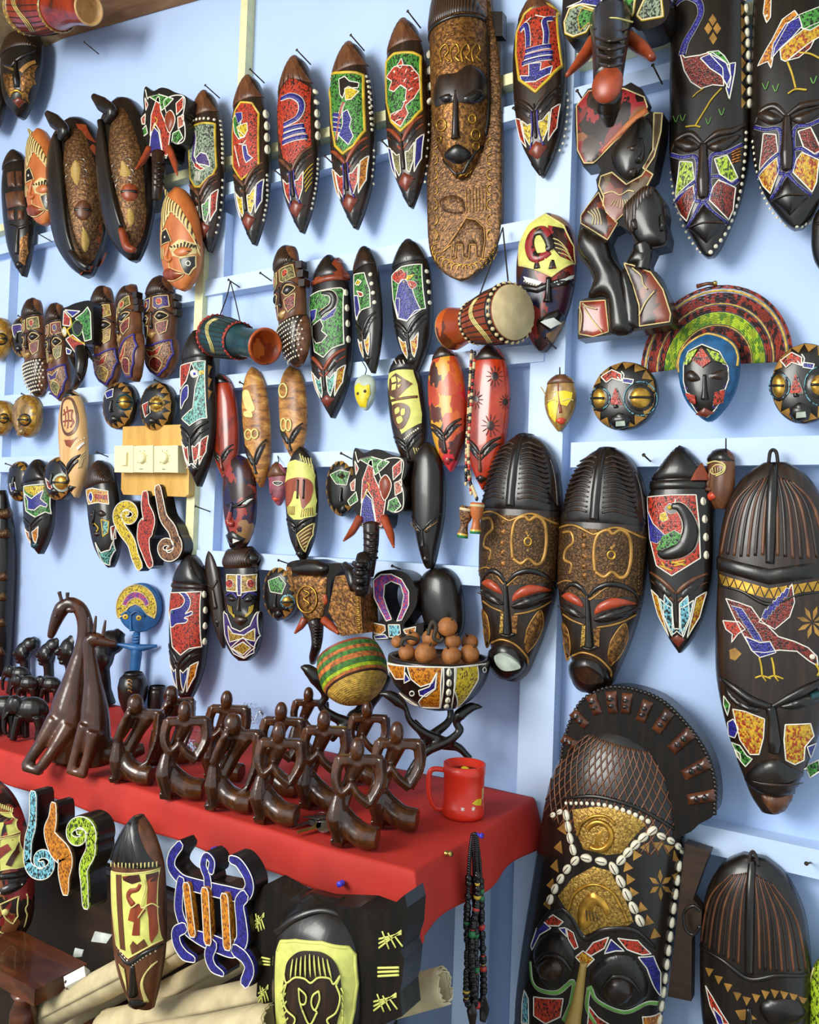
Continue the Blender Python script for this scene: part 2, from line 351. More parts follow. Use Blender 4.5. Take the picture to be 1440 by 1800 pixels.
class Body:
    def st(self, s, t):            # shape coordinates (-1..1 across, 0..1 down) -> local
        s = np.asarray(s, float); t = np.asarray(t, float)
        return s*np.interp(t, self.T, self.Wl)*self.W, (0.5-t)*self.L
    def H(self, u, v):
        t = 0.5 - v/self.L; wl = np.maximum(np.interp(t, self.T, self.Wl)*self.W, 1e-6)
        a = np.abs(u)/wl; ok = (a <= 1) & (t >= 0) & (t <= 1)
        h = self.b + np.interp(t, self.T, self.Dl)*self.D*np.clip(1-np.clip(a, 0, 1)**self.p, 0, 1)**(1/self.q)
        return np.where(ok, h, 0.0)
    def wld(self, u, v, h):
        return self.O + np.outer(np.atleast_1d(u), self.eu) + np.outer(np.atleast_1d(v), self.ev) + np.outer(np.atleast_1d(h), self.en)
    def frame(self, lean, yaw=0, pitch=0):
        R = Matrix.Rotation(yaw, 3, 'Z') @ Matrix.Rotation(pitch, 3, 'X') @ Matrix.Rotation(lean, 3, 'Y')
        R = np.array(R); self.eu = R[:, 0]; self.ev = R[:, 2]; self.en = -R[:, 1]
    def hit(self, px):
        """where the line of sight of each photo point meets this body's carved front"""
        px = np.atleast_2d(px); d = np.stack([ray(x, y) for x, y in px]); o = CAM - self.O
        oh = o @ self.en; dh = d @ self.en; ou, du = o @ self.eu, d @ self.eu; ov, dv = o @ self.ev, d @ self.ev
        top = self.hmax*1.02; t0 = (top-oh)/dh; t1 = (0-oh)/dh; res = t1.copy(); found = np.zeros(len(px), bool); N = 60
        prev = t0.copy()
        for k in range(1, N+1):
            t = t0 + (t1-t0)*k/N; h = oh+dh*t; u = ou+du*t; v = ov+dv*t
            hitn = (~found) & (self.H(u, v) >= h)
            lo, hi = prev.copy(), t.copy()
            if hitn.any():
                for _ in range(8):
                    mid = .5*(lo+hi); c = self.H(ou+du*mid, ov+dv*mid) >= oh+dh*mid
                    hi = np.where(c, mid, hi); lo = np.where(c, lo, mid)
                res = np.where(hitn, hi, res); found |= hitn
            prev = t
        # lines of sight that just miss slide onto the nearest rim
        u = ou+du*res; v = ov+dv*res
        if (~found).any():
            tm = t0 + (t1-t0)*.6; u = np.where(found, u, ou+du*tm); v = np.where(found, v, ov+dv*tm); u, v = self.clampuv(u, v)
        return u, v
    def clampuv(self, u, v):
        v = np.clip(v, -self.L*.499, self.L*.499); wl = np.interp(.5-v/self.L, self.T, self.Wl)*self.W*.995
        return np.clip(u, -wl, wl), v
    def uv(self, tile, pts, smooth=False, closed=False):
        if tile == 'S':
            P = parse(pts)/100.0
            if smooth: P = crom(P, closed)
            u, v = self.st(P[:, 0], P[:, 1]); return np.stack([u, v], 1)
        P = topx(tile, pts)
        if smooth: P = crom(P, closed)
        u, v = self.hit(P); return np.stack([u, v], 1)
    def nrm(self, u, v, e=.0015):
        gu = (self.H(u+e, v)-self.H(u-e, v))/(2*e); gv = (self.H(u, v+e)-self.H(u, v-e))/(2*e)
        gu = np.clip(gu, -2.5, 2.5); gv = np.clip(gv, -2.5, 2.5)
        n = self.en[None, :] - np.outer(np.atleast_1d(gu), self.eu) - np.outer(np.atleast_1d(gv), self.ev)
        return n/np.linalg.norm(n, axis=1)[:, None]
    def at(self, UV, lift=0):
        h = self.H(UV[:, 0], UV[:, 1]); W = self.wld(UV[:, 0], UV[:, 1], h)
        return W + self.nrm(UV[:, 0], UV[:, 1])*np.reshape(lift, (-1, 1)) if np.ndim(lift) or lift else W
    # --- drawing on the carved front
    def patch(self, tile, pts, mat, name='bead_panel', outline=None, ow=1.15, frame=None, fw=2.2, lift=.0012, smooth=False, inflate=0, step=.006, label=None, parent=None, cell=None):
        B = self.uv(tile, pts, smooth, True); B = resample(B, step, True)
        # drop near duplicates
        keep = [0]
        for i in range(1, len(B)):
            if np.linalg.norm(B[i]-B[keep[-1]]) > step*.12: keep.append(i)
        B = B[keep]; n = len(B)
        inflate = inflate*self.mpp
        if n < 3: return None
        lo = B.min(0); hi = B.max(0); g = max(step, (hi-lo).max()/34)
        gx = np.arange(lo[0]+g/2, hi[0], g); gy = np.arange(lo[1]+g/2, hi[1], g); G = np.array([(x, y) for x in gx for y in gy]) if len(gx)*len(gy) else np.zeros((0, 2))
        vin = [Vector(p) for p in B.tolist()+G.tolist()]
        ov, oe, of, *_ = delaunay_2d_cdt(vin, [(i, (i+1) % n) for i in range(n)], [], 1, 1e-7)
        if not of: return None
        UV = np.array([(p[0], p[1]) for p in ov])
        used = sorted({i for f in of for i in f}); mp = {a: b for b, a in enumerate(used)}; UV = UV[used]; of = [tuple(mp[i] for i in f) for f in of]
        lf = np.full(len(UV), lift)
        if inflate:
            A = B; Bn = np.roll(B, -1, 0); d = np.full(len(UV), 1e9)
            for a, b in zip(A, Bn):
                ab = b-a; tt = np.clip(((UV-a) @ ab)/max(ab @ ab, 1e-12), 0, 1); d = np.minimum(d, np.linalg.norm(UV-(a+tt[:, None]*ab), axis=1))
            dm = max(d.max(), 1e-6); x = np.clip(d/dm, 0, 1); lf = lift + inflate*np.sqrt(np.clip(1-(1-x)**2, 0, 1))
        V = self.at(UV, lf); Bw = self.at(B, lift); Bl = self.at(B, -.004)
        N0 = len(V); V = np.vstack([V, Bw, Bl]); Fc = list(of) + [(N0+i, N0+(i+1) % n, N0+n+(i+1) % n, N0+n+i) for i in range(n)]
        o = mk(name, V, Fc, mat, parent or self.root, label=label)
        if frame: self.line('UV', np.vstack([B, B[:1]]), frame, fw, name='frame_line', parent=parent, lift=.0004)
        if outline: self.line('UV', np.vstack([B, B[:1]]), outline, ow, name='bead_outline', parent=parent)
        return o
    def line(self, tile, pts, mat='white_line', r=1.15, name='bead_line', smooth=True, parent=None, lift=.0014, step=.005, taper=False, label=None):
        UV = pts if tile == 'UV' else self.uv(tile, pts, smooth)
        UV = resample(UV, step); P = self.at(UV, lift); N = self.nrm(UV[:, 0], UV[:, 1])
        r = r*self.mpp; R = r if not taper else [r*.35, r, r, r*.35]
        V, Fc = sweep(P, R, 6, .8, N); return mk(name, V, Fc, mat, parent or self.root, label=label)
    def ridge(self, tile, pts, radii, mat, name='ridge', flat=.8, smooth=True, lift=0, n=10, step=.006, parent=None, label=None):
        UV = self.uv(tile, pts, smooth); UV = resample(UV, step); P = self.at(UV, lift); N = self.nrm(UV[:, 0], UV[:, 1])
        V, Fc = sweep(P, np.array(radii)*self.mpp if np.ndim(radii) else radii*self.mpp, n, flat, N); return mk(name, V, Fc, mat, parent or self.root, label=label)
    def studs(self, tile, pts, n, r, mat='shell', name='stud', smooth=True, r2=None, parent=None, lift=0):
        r = r*self.mpp; r2 = r2*self.mpp if r2 else None
        UV = self.uv(tile, pts, smooth); UV = along(UV, n) if n else UV
        P = self.at(UV, r*.15+lift); N = self.nrm(UV[:, 0], UV[:, 1]); me = stud_mesh(mat)
        for i in range(len(P)):
            rr = r if r2 is None else r+(r2-r)*i/max(1, len(P)-1)
            inst(name, me, P[i], parent or self.root, (rr, rr, rr*.6), rot_from(self.ev, N[i]))
    def cowries(self, tile, pts, n, L, smooth=True, turn=0, parent=None):
        L = L*self.mpp
        UV = self.uv(tile, pts, smooth); UV = along(UV, n) if n else UV
        P = self.at(UV, L*.1); N = self.nrm(UV[:, 0], UV[:, 1])
        T = np.gradient(P, axis=0) if len(P) > 1 else np.array([self.ev])
        for i in range(len(P)):
            R = rot_from(T[i], N[i])
            if turn: R = R @ Matrix.Rotation(turn, 3, 'Z')
            inst('cowrie_shell', cowrie_mesh(), P[i], parent or self.root, L/2, R)
    def band(self, tile, pts, r, mat, edge='white_line', name='bead_figure', smooth=True, er=1.1, taper=None, parent=None):
        UV = resample(self.uv(tile, pts, smooth), .005); N = self.nrm(UV[:, 0], UV[:, 1]); R = np.array(r if np.ndim(r) else [r, r], float)*self.mpp
        if edge: V, Fc = sweep(self.at(UV, .0008), R+er*2*self.mpp*.5, 8, .22, N); mk('bead_outline', V, Fc, edge, parent or self.root)
        V, Fc = sweep(self.at(UV, .0012), R, 8, .34, N); return mk(name, V, Fc, mat, parent or self.root)
    def plane_at(self, px, h):
        d = np.stack([ray(x, y) for x, y in np.atleast_2d(px)]); o = CAM - self.O; t = (h - o @ self.en)/(d @ self.en)
        return CAM + d*t[:, None]
    def tube(self, tile, pts, radii, hs, mat, name, n=14, flat=1.0, smooth=True, label=None, parent=None):
        """free-standing limb (trunk, tusk, horn): photo path, radii in photo px, heights (m) above the back"""
        px = topx(tile, pts); hs = np.interp(np.linspace(0, 1, len(px)), np.linspace(0, 1, len(np.atleast_1d(hs))), np.atleast_1d(hs))
        P = np.array([self.plane_at(q[None], h)[0] for q, h in zip(px, hs)])
        if smooth: P = crom(P)
        R = np.array(radii if np.ndim(radii) else [radii, radii], float)*self.mpp
        V, Fc = sweep(P, R, n, flat, self.en); return mk(name, V, Fc, mat, parent or self.root, label=label)
_sm = {}
def stud_mesh(mat):
    if mat not in _sm:
        V, Fc = ell((0, 0, 0), (1, 1, 1), 10, 6); me = bpy.data.meshes.new('stud_'+mat); me.from_pydata(V.tolist(), [], Fc); me.materials.append(M(mat))
        me.polygons.foreach_set('use_smooth', [True]*len(me.polygons)); _sm[mat] = me
    return _sm[mat]
def cowrie_mesh():
    if 'c' not in _sm:
        V, Fc = ell((0, 0, 0), (1, .66, .5), 14, 8); V[:, 1] *= 1+.12*V[:, 0]
        V2, F2 = ell((0, 0, .46), (.8, .09, .09), 8, 4)
        V, Fa = merge((V, Fc), (V2, F2)); me = bpy.data.meshes.new('cowrie_shell'); me.from_pydata(V.tolist(), [], Fa)
        me.materials.append(M('shell')); me.materials.append(M('slit'))
        me.polygons.foreach_set('material_index', [0]*len(Fc)+[1]*len(F2)); me.polygons.foreach_set('use_smooth', [True]*len(Fa)); _sm['c'] = me
    return _sm['c']

class Dome(Body):
    """hollow-backed carved mask: outline profile, domed front; sized so that it fills the photo box it hangs in"""
    def __init__(self, name, label, bbox, prof='boat', dx=0, depth=.55, mat='ebony', off=.045, p=2.3, q=2.0, cat='mask', edge=.12, yaw=0, pitch=0, group=None, dprof=None, bodyname='face', yabs=None):
        self.T = np.linspace(0, 1, 201); self.Wl = lut(PROF[prof] if isinstance(prof, str) else prof); self.Wl /= self.Wl.max()
        self.Dl = lut(dprof or DPROF); self.p, self.q = p, q
        x0, y0, x1, y1 = bbox; y = -off if yabs is None else yabs
        c = on_y((x0+x1)/2, (y0+y1)/2, y); dep = depth_of(c); mpp = dep/F_PX
        self.W = (x1-x0)*mpp*.55; self.L = (y1-y0)*mpp; lean = math.atan2(dx, y1-y0)-.035
        O = c.copy()
        ss = np.linspace(-1, 1, 15); tt = np.linspace(0, 1, 31)
        S, T = np.meshgrid(ss, tt)
        for it in range(14):
            self.O = O; self.frame(lean, yaw, pitch); self.D = depth*self.W; self.b = edge*self.W; self.hmax = self.D+self.b
            u, v = self.st(S.ravel(), T.ravel()); h = self.b + np.interp(T.ravel(), self.T, self.Dl)*self.D*np.clip(1-np.abs(S.ravel())**p, 0, 1)**(1/q)
            P = project(np.vstack([self.wld(u, v, h), self.wld(u, v, 0*h)]))
            a0, b0 = P.min(0); a1, b1 = P.max(0)
            tip = project(np.vstack([self.wld(0, self.L/2, self.b), self.wld(0, -self.L/2, self.b)]))
            self.W *= ((x1-x0)/(a1-a0))**.9; self.L *= (y1-y0)/(b1-b0)
            O = O + np.array((1.19*((x0+x1)-(a0+a1))/2*mpp, 0, -((y0+y1)-(b0+b1))/2*mpp))
            lean += .7*((dx-(tip[0, 0]-tip[1, 0]))/(y1-y0))
        self.O = O; self.frame(lean, yaw, pitch); self.D = depth*self.W; self.b = edge*self.W; self.hmax = self.D+self.b
        self.mpp = depth_of(O + self.en*self.hmax)/F_PX
        base = self.wld(0, -self.L/2, 0)[0]; self.root = thing(name, label, cat, base, group)
        ns, nt = 25, 49
        s = np.sin(np.linspace(-math.pi/2, math.pi/2, ns)); t = .5-.5*np.cos(np.linspace(0, math.pi, nt)); t = .6*t+.4*np.linspace(0, 1, nt)
        S, T = np.meshgrid(s, t); u, v = self.st(S.ravel(), T.ravel())
        h = self.b + np.interp(T.ravel(), self.T, self.Dl)*self.D*np.clip(1-np.abs(S.ravel())**p, 0, 1)**(1/q)
        V = self.wld(u, v, h); Fc = [(j*ns+i, (j+1)*ns+i, (j+1)*ns+i+1, j*ns+i+1) for j in range(nt-1) for i in range(ns-1)]
        rim = [j*ns for j in range(nt)] + [(nt-1)*ns+i for i in range(1, ns)] + [j*ns+ns-1 for j in range(nt-2, -1, -1)] + [i for i in range(ns-2, 0, -1)]
        n0 = len(V); Bk = self.wld(u[rim], v[rim], 0*u[rim]); V = np.vstack([V, Bk, self.wld(0, 0, 0)]); m = len(rim)
        Fc += [(rim[i], n0+i, n0+(i+1) % m, rim[(i+1) % m]) for i in range(m)] + [(n0+i, n0+m, n0+(i+1) % m) for i in range(m)]
        self.body = mk(bodyname, V, Fc, mat, self.root)
    def zone(self, t0, t1, mat, name, lift=.0015, s=1.0, vee=0, vee0=0, inflate=0, label=None):
        """a band right across the mask between two heights (crown, hair, chin)"""
        S = np.linspace(-s, s, 17); top = [(100*a, 100*(t0+vee0*(1-abs(a)))) for a in S]; bot = [(100*a, 100*(t1+vee*(1-abs(a)))) for a in S[::-1]]
        return self.patch('S', np.array(top+bot), mat, name, lift=lift, inflate=inflate, label=label)

def inside(poly, P):
    x, y = P[:, 0], P[:, 1]; r = np.zeros(len(P), bool); n = len(poly)
    for i in range(n):
        x0, y0 = poly[i]; x1, y1 = poly[(i+1) % n]
        c = ((y0 > y) != (y1 > y)); 
        with np.errstate(divide='ignore', invalid='ignore'): r ^= c & (x < (x1-x0)*(y-y0)/(y1-y0+1e-30)+x0)
    return r
class Slab(Body):
    """thing sawn from a board: traced outline (with holes), real thickness, flat front"""
    def __init__(self, name, label, tile, outline, thick, mat='ebony', off=.045, cat='carving', smooth=True, holes=(), group=None, bodyname='board', yabs=None, lean=0, pitch=0, yaw=0, frontmat=None, bevel=.0):
        y = -off if yabs is None else yabs
        px = topx(tile, outline); cpx = px.mean(0); self.O = on_y(cpx[0], cpx[1], y); self.frame(lean, yaw, pitch)
        self.mpp = depth_of(self.O + self.en*thick)/F_PX; self.th = thick; self.hmax = thick; self.L = 1; self.W = 1
        if smooth: px = crom(px, True, 4)
        hp = [crom(topx(tile, h), True, 4) if smooth else topx(tile, h) for h in holes]
        pl = lambda q: np.stack(self.plane(q), 1)
        B = pl(px); Hs = [pl(q) for q in hp]; self.B = B
        bot = B[:, 1].min(); base = self.wld(B[:, 0].mean(), bot, 0)[0]; self.root = thing(name, label, cat, base, group)
        pts = [Vector(p) for p in B.tolist()]; edges = [(i, (i+1) % len(B)) for i in range(len(B))]; loops = [list(range(len(B)))]
        for h in Hs:
            k = len(pts); pts += [Vector(p) for p in h.tolist()]; edges += [(k+i, k+(i+1) % len(h)) for i in range(len(h))]; loops.append(list(range(k, k+len(h))))
        ov, oe, of, orig, *_ = delaunay_2d_cdt(pts, edges, [], 1, 1e-7)
        UV = np.array([(p[0], p[1]) for p in ov])
        cen = np.array([UV[list(f)].mean(0) for f in of]); keep = np.ones(len(of), bool)
        for h in Hs: keep &= ~inside(h, cen)
        of = [f for f, k in zip(of, keep) if k]
        n = len(UV); z = np.zeros(n); Vf = self.wld(UV[:, 0], UV[:, 1], z+thick); Vb = self.wld(UV[:, 0], UV[:, 1], z)
        V = [Vf, Vb]; Fc = [tuple(f) for f in of] + [tuple(n+i for i in f[::-1]) for f in of]; fm = [0]*len(of) + [1]*len(of); o = 2*n
        for q in [B]+Hs:
            m = len(q); V += [self.wld(q[:, 0], q[:, 1], np.full(m, thick)), self.wld(q[:, 0], q[:, 1], np.zeros(m))]
            Fc += [(o+i, o+(i+1) % m, o+m+(i+1) % m, o+m+i) for i in range(m)]; fm += [1]*m; o += 2*m
        self.body = mk(bodyname, np.vstack(V), Fc, mat, self.root, smooth=False, mats=[frontmat or ('matte_black' if mat == 'black_wood' else mat), mat], fm=fm)
    def plane(self, px, h=None):
        h = self.th if h is None else h
        d = np.stack([ray(x, y) for x, y in np.atleast_2d(px)]); o = CAM - self.O; t = (h - o @ self.en)/(d @ self.en)
        return o @ self.eu + (d @ self.eu)*t, o @ self.ev + (d @ self.ev)*t
    def H(self, u, v): return np.full(np.shape(u), self.th)
    def hit(self, px): return self.plane(px)
    def clampuv(self, u, v): return u, v
    def nrm(self, u, v, e=0): return np.tile(self.en, (len(np.atleast_1d(u)), 1))

def nail(px, py, where, out=.035, r=.0016, y=-.04):
    a = on_y(px, py, y-out); b = a + np.array((0.004, out+.012, -.012)); d = a-b; d /= np.linalg.norm(d)
    root = thing('nail', 'bare rusty nail ' + where, 'nail', b, 'bare nails in the wall boards')
    V, Fc = sweep([b, a], r, 7); mk('shank', V, Fc, 'iron', root)
    V, Fc = sweep([a, a+d*.0012], r*2.1, 9); mk('nail_head', V, Fc, 'iron', root)
class Arms(Slab):
    """thing sawn from thick curved strips (scroll signs, turtle): each strip is an arm with its own beaded top"""
    def __init__(self, name, label, cpx, thick, off=.045, cat='ornament', yabs=None, lean=0, pitch=0, yaw=0, base_py=None):
        y = -off if yabs is None else yabs
        self.O = on_y(cpx[0], cpx[1], y); self.frame(lean, yaw, pitch); self.th = thick; self.hmax = thick; self.L = self.W = 1
        self.mpp = depth_of(self.O + self.en*thick)/F_PX; self.root = thing(name, label, cat, on_y(cpx[0], base_py or cpx[1], y))
    def arm(self, tile, pts, wid, mat, body='black_wood', edge='white_line', smooth=True, name='arm', inset=.8, er=1.0):
        P = topx(tile, pts); P = crom(P) if smooth else P
        u, v = self.plane(P); C = resample(np.stack([u, v], 1), .004); n = len(C)
        w = np.interp(np.linspace(0, 1, n), np.linspace(0, 1, len(np.atleast_1d(wid))), np.atleast_1d(wid))*self.mpp
        T = np.gradient(C, axis=0); T /= np.linalg.norm(T, axis=1)[:, None]; N = np.stack([-T[:, 1], T[:, 0]], 1)
        # rounded ends
        C = np.vstack([C[0]-T[0]*w[0]*.6, C, C[-1]+T[-1]*w[-1]*.6]); N = np.vstack([N[:1], N, N[-1:]]); w = np.r_[w[0]*.6, w, w[-1]*.6]; n += 2
        Lf, Rt = C+N*w[:, None], C-N*w[:, None]
        z = np.zeros(n); th = z+self.th
        V = np.vstack([self.wld(Lf[:, 0], Lf[:, 1], th), self.wld(Rt[:, 0], Rt[:, 1], th), self.wld(Lf[:, 0], Lf[:, 1], z), self.wld(Rt[:, 0], Rt[:, 1], z)])
        Fc = []
        for i in range(n-1):
            j = i+1; Fc += [(i, j, n+j, n+i), (2*n+i, 3*n+i, 3*n+j, 2*n+j), (i, 2*n+i, 2*n+j, j), (n+i, n+j, 3*n+j, 3*n+i)]
        Fc += [(0, n, 3*n, 2*n), (n-1, 3*n-1, 4*n-1, 2*n-1)]
        a = mk(name, V, Fc, body, self.root, False)
        if mat:
            self.k = getattr(self, 'k', -1)+1; e_ = .0022+.0009*self.k
            Li, Ri = C+N*(w*inset)[:, None], C-N*(w*inset)[:, None]
            V = np.vstack([self.wld(Li[:, 0], Li[:, 1], th+e_), self.wld(Ri[:, 0], Ri[:, 1], th+e_), self.wld(Li[:, 0], Li[:, 1], th-.001), self.wld(Ri[:, 0], Ri[:, 1], th-.001)])
            mk('bead_panel', V, Fc, mat, a, False)
            self.line('UV', np.vstack([Li, Ri[::-1], Li[:1]]), edge, er, 'bead_outline', parent=a, lift=e_)
        return a
# ================================================================= the shop: back wall, posts, rails, beam, floor
def struct(name, V, Fc, mat, smooth=False, parent=None):
    o = mk(name, V, Fc, mat, parent, smooth)
    if parent is None: o['kind'] = 'structure'
    return o
XL, XR = on_y(-330, 850, 0)[0], on_y(1800, 850, 0)[0]
ZTOP = 2.75
struct('wall_back', *box(((XL+XR)/2, .03, ZTOP/2), (XR-XL, .06, ZTOP)), 'wall_paint')
struct('floor', *box(((XL+XR)/2, -2.0, -.02), (XR-XL+1, 4.2, .04)), 'floor_grey')
struct('ceiling', *box(((XL+XR)/2, -.7, ZTOP+.02), (XR-XL, 1.5, .04)), 'ceiling_paint')
struct('wall_left', *box((XL-.03, -.8, ZTOP/2), (.06, 1.7, ZTOP)), 'wall_paint')
RAILN = [0]
def rail(xa, xb, px, py, h_px, mat='rail_paint', depth=.04, proud=0.0):
    """horizontal board between photo columns xa..xb whose top front edge passes the photo point"""
    y = -depth-proud; p = on_y(px, py, y); q = on_y(px, py+h_px, y); z0, z1 = q[2], p[2]
    zc = (z0+z1)/2; a = on_y(xa, py, y)[0]; b = on_y(xb, py, y)[0]; RAILN[0] += 1
    V, Fc = box(((a+b)/2, y/2, zc), (b-a, -y-.001, z1-z0))
    return struct('trim_%d' % RAILN[0], V, Fc, mat)
def post(xa, xb, ya, yb, mat='rail_paint', depth=.045, pyref=None):
    y = -depth; pr = (ya+yb)/2 if pyref is None else pyref
    a = on_y(xa, pr, y)[0]; b = on_y(xb, pr, y)[0]; z1 = on_y((xa+xb)/2, ya, y)[2]; z0 = max(.0, on_y((xa+xb)/2, yb, y)[2]); RAILN[0] += 1
    V, Fc = box(((a+b)/2, y/2, (z0+z1)/2), (b-a, -y-.001, z1-z0)); return struct('trim_%d' % RAILN[0], V, Fc, mat)
rail(-120, 1480, 563, 227, 17, 'strip_paint', .030)
rail(-120, 1480, 477, 300, 22, depth=.034)
rail(345, 955, 440, 478, 28, depth=.040)
rail(345, 955, 620, 637, 27, depth=.040)
rail(-120, 322, 160, 680, 27, depth=.040)
rail(-120, 322, 60, 802, 27, depth=.040)
rail(345, 930, 600, 793, 27, depth=.040)
rail(345, 916, 600, 982, 30, depth=.042)
rail(1004, 1480, 1139, 774, 46, depth=.044)
rail(980, 1480, 1340, 1473, 50, depth=.044)
rail(300, 346, 330, 505, 26, depth=.040)
post(927, 988, -60, 2000, depth=.036, pyref=800)           # wide post right of centre
post(335, 349, 380, 985, 'strip_paint', .046, 700)
post(352, 384, 380, 985, depth=.030, pyref=700)
post(421, 433, -60, 260, 'strip_paint', .028, 60)
post(-22, 10, 462, 900, depth=.03, pyref=640)
# sloping timber under the roof, top left
a = on_y(-60, 116, -.002); b = on_y(420, -20, -.002); d = _n(b-a); nup = np.cross(d, (0, 1, 0)); nup = nup if nup[2] > 0 else -nup
q = [a, b, b+nup*.16, a+nup*.16]; V = np.array(q+[p+np.array((0, -.098, 0)) for p in q])
struct('trim_%d' % (RAILN[0]+1), V, [(0, 1, 2, 3), (7, 6, 5, 4), (0, 4, 5, 1), (1, 5, 6, 2), (2, 6, 7, 3), (3, 7, 4, 0)], 'beam_wood')

# ================================================================= table and cloth
TBR = on_z(962, 1396, TABLE_Z); TF = on_z(712, 1532, TABLE_Z)
T_XR = TBR[0]-.01; T_YF = TF[1]; T_XL = XL+.05
tb = thing('table', 'pale blue painted table standing along the wall under a red cloth', 'table', ((T_XL+T_XR)/2, T_YF/2, 0))
mk('tabletop', *box(((T_XL+T_XR)/2, (T_YF-.05)/2, TABLE_Z-.014), (T_XR-T_XL, -T_YF-.05, .02)), 'rail_paint', tb, False)
mk('apron', *box(((T_XL+T_XR)/2-.02, T_YF+.03, TABLE_Z-.095), (T_XR-T_XL-.06, .02, .14)), 'rail_paint', tb, False)
for x, y in ((T_XR-.10, -.09), (T_XL+.05, T_YF+.06), (T_XL+.05, -.09)):
    mk('leg', *box((x, y, (TABLE_Z-.025)/2), (.05, .05, TABLE_Z-.025)), 'rail_paint', tb, False)
NA, NB = 150, 60; df, dr = .062, .085
aa = np.concatenate([np.linspace(T_XL, T_XR-.06, NA-32), np.linspace(T_XR-.06, T_XR+dr, 33)[1:]]); bb = np.concatenate([np.linspace(.05, -T_YF-.05, NB-26), np.linspace(-T_YF-.05, -T_YF+df, 27)[1:]])
V = []
for a_ in aa:
    for b_ in bb:
        ea = max(0, a_-T_XR); eb = max(0, b_+T_YF); e = (ea**3.2+eb**3.2)**(1/3.2)
        wv = .005*math.sin(a_*23+1.1*math.sin(a_*7))*min(1, eb/.05) ; wv2 = .009*math.sin(b_*26+.5)*min(1, ea/.06)
        k = min(1, e/.012)
        x = min(a_, T_XR) + (ea*.16+wv2 if ea else 0) + (.004*k if ea else 0)
        y = -min(b_, -T_YF) - (eb*.14+wv if eb else 0) - (.004*k if eb else 0)
        z = TABLE_Z + .0015 - e*.97*k - .002*k + .0015*math.sin(a_*9+b_*14)*(1-k) + .001*math.sin(a_*21-b_*8)*(1-k)
        V.append((x, y, z))
nb_ = len(bb); Fc = [(i*nb_+j, i*nb_+j+1, (i+1)*nb_+j+1, (i+1)*nb_+j) for i in range(len(aa)-1) for j in range(nb_-1)]
cl = mk('tablecloth', V, Fc, 'cloth_red'); tag(cl, 'red cloth spread over the long table, hanging over its edge', 'tablecloth')
sm = cl.modifiers.new('thick', 'SOLIDIFY'); sm.thickness = .0015; sm.offset = 1
def tab(px, py): return on_z(px, py, TABLE_Z+.004)
# ================================================================= masks
def mirror(pts): q = parse(pts).copy(); q[:, 0] *= -1; return q
def face(m, brow=62, vee=6, nose=(64, 82), lip=(83.5, 93), lipw=72, browmat='ebony', nosemat='ebony', lipmat='lip_red', cheek=None, cheek2=None, line='white_line', chin=None, bw=3.6, eye='black_wood', nw=2.2, side=None):
    """brows, nose, lips, cheek beadwork of the long pointed masks, in shape coordinates"""
    b = brow
    for sg in (1, -1):
        f = (lambda q: q) if sg > 0 else mirror
        m.ridge('S', f(parse(f'3,{b+vee} 25,{b+vee*.35} 55,{b-vee*.35} 90,{b-vee*.9}')), [bw*.8, bw*1.2, bw, bw*.5], browmat, 'brow', .75)
        m.ridge('S', f(parse(f'6,{b+vee+4} 30,{b+vee*.35+4.5} 60,{b-vee*.3+4} 92,{b-vee*.8+3.5}')), [bw*.5, bw*.8, bw*.7, bw*.3], browmat, 'eyelid', .6)
        if eye: m.patch('S', f(parse(f'18,{b+vee*.5+3} 50,{b-vee*.2+2} 80,{b-vee*.6+2} 60,{b+3.5} 30,{b+vee*.4+5.5}')), eye, 'eye', smooth=True, inflate=1.2)
        if cheek: m.patch('S', f(parse(f'16,{nose[1]-8} 34,{b+vee+6} 60,{b+8} 58,{nose[1]-3} 40,{lip[0]+1} 22,{nose[1]+1}')), cheek, 'cheek_panel', outline=line)
        if cheek2: m.patch('S', f(parse(f'66,{b+7} 92,{b+4} 90,{nose[1]-4} 66,{lip[0]+1} 64,{nose[1]-5}')), cheek2, 'cheek_panel', outline=line)
        if side: m.line('S', f(parse(f'12,{nose[0]+4} 14,{nose[1]-6} 26,{lip[0]-1} 44,{lip[0]+3}')), side, 1.8)
    m.ridge('S', f'0,{nose[0]} 0,{(nose[0]+nose[1])/2} 0,{nose[1]-2} 0,{nose[1]}', [nw*.8, nw, nw*1.6, nw*1.2], nosemat, 'nose', 1.2)
    if lip:
        c = (lip[0]+lip[1])/2
        m.patch('S', f'0,{lip[0]} {lipw},{c-1} 0,{lip[1]} {-lipw},{c-1}', lipmat, 'lips', inflate=3, lift=.001)
        m.line('S', f'{-lipw},{c-.8} 0,{c+.6} {lipw},{c-.8}', 'black_wood', .7, 'mouth_line')
    if chin: m.zone(chin, .995, 'black_wood', 'chin', s=.98)
W_, Y_ = 'white_line', 'yellow_line'
def crown(m, t, mat='brown_wood', vee=0, lines=5, band=True, n2='crown'):
    m.zone(.004, t, mat, n2, vee=vee, inflate=2.0)
    for i in range(lines):
        s = -80+160*(i+.5)/lines
        m.line('S', f'{s*.35},{t*18} {s*.8},{t*50} {s},{t*96}', 'black_wood', .6, 'carved_groove', lift=.003)
    if band: m.ridge('S', ' '.join(f'{s},{100*(t+vee*(1-abs(s)/100))}' for s in range(-98, 99, 14)), 1.6, mat, 'crown_band')

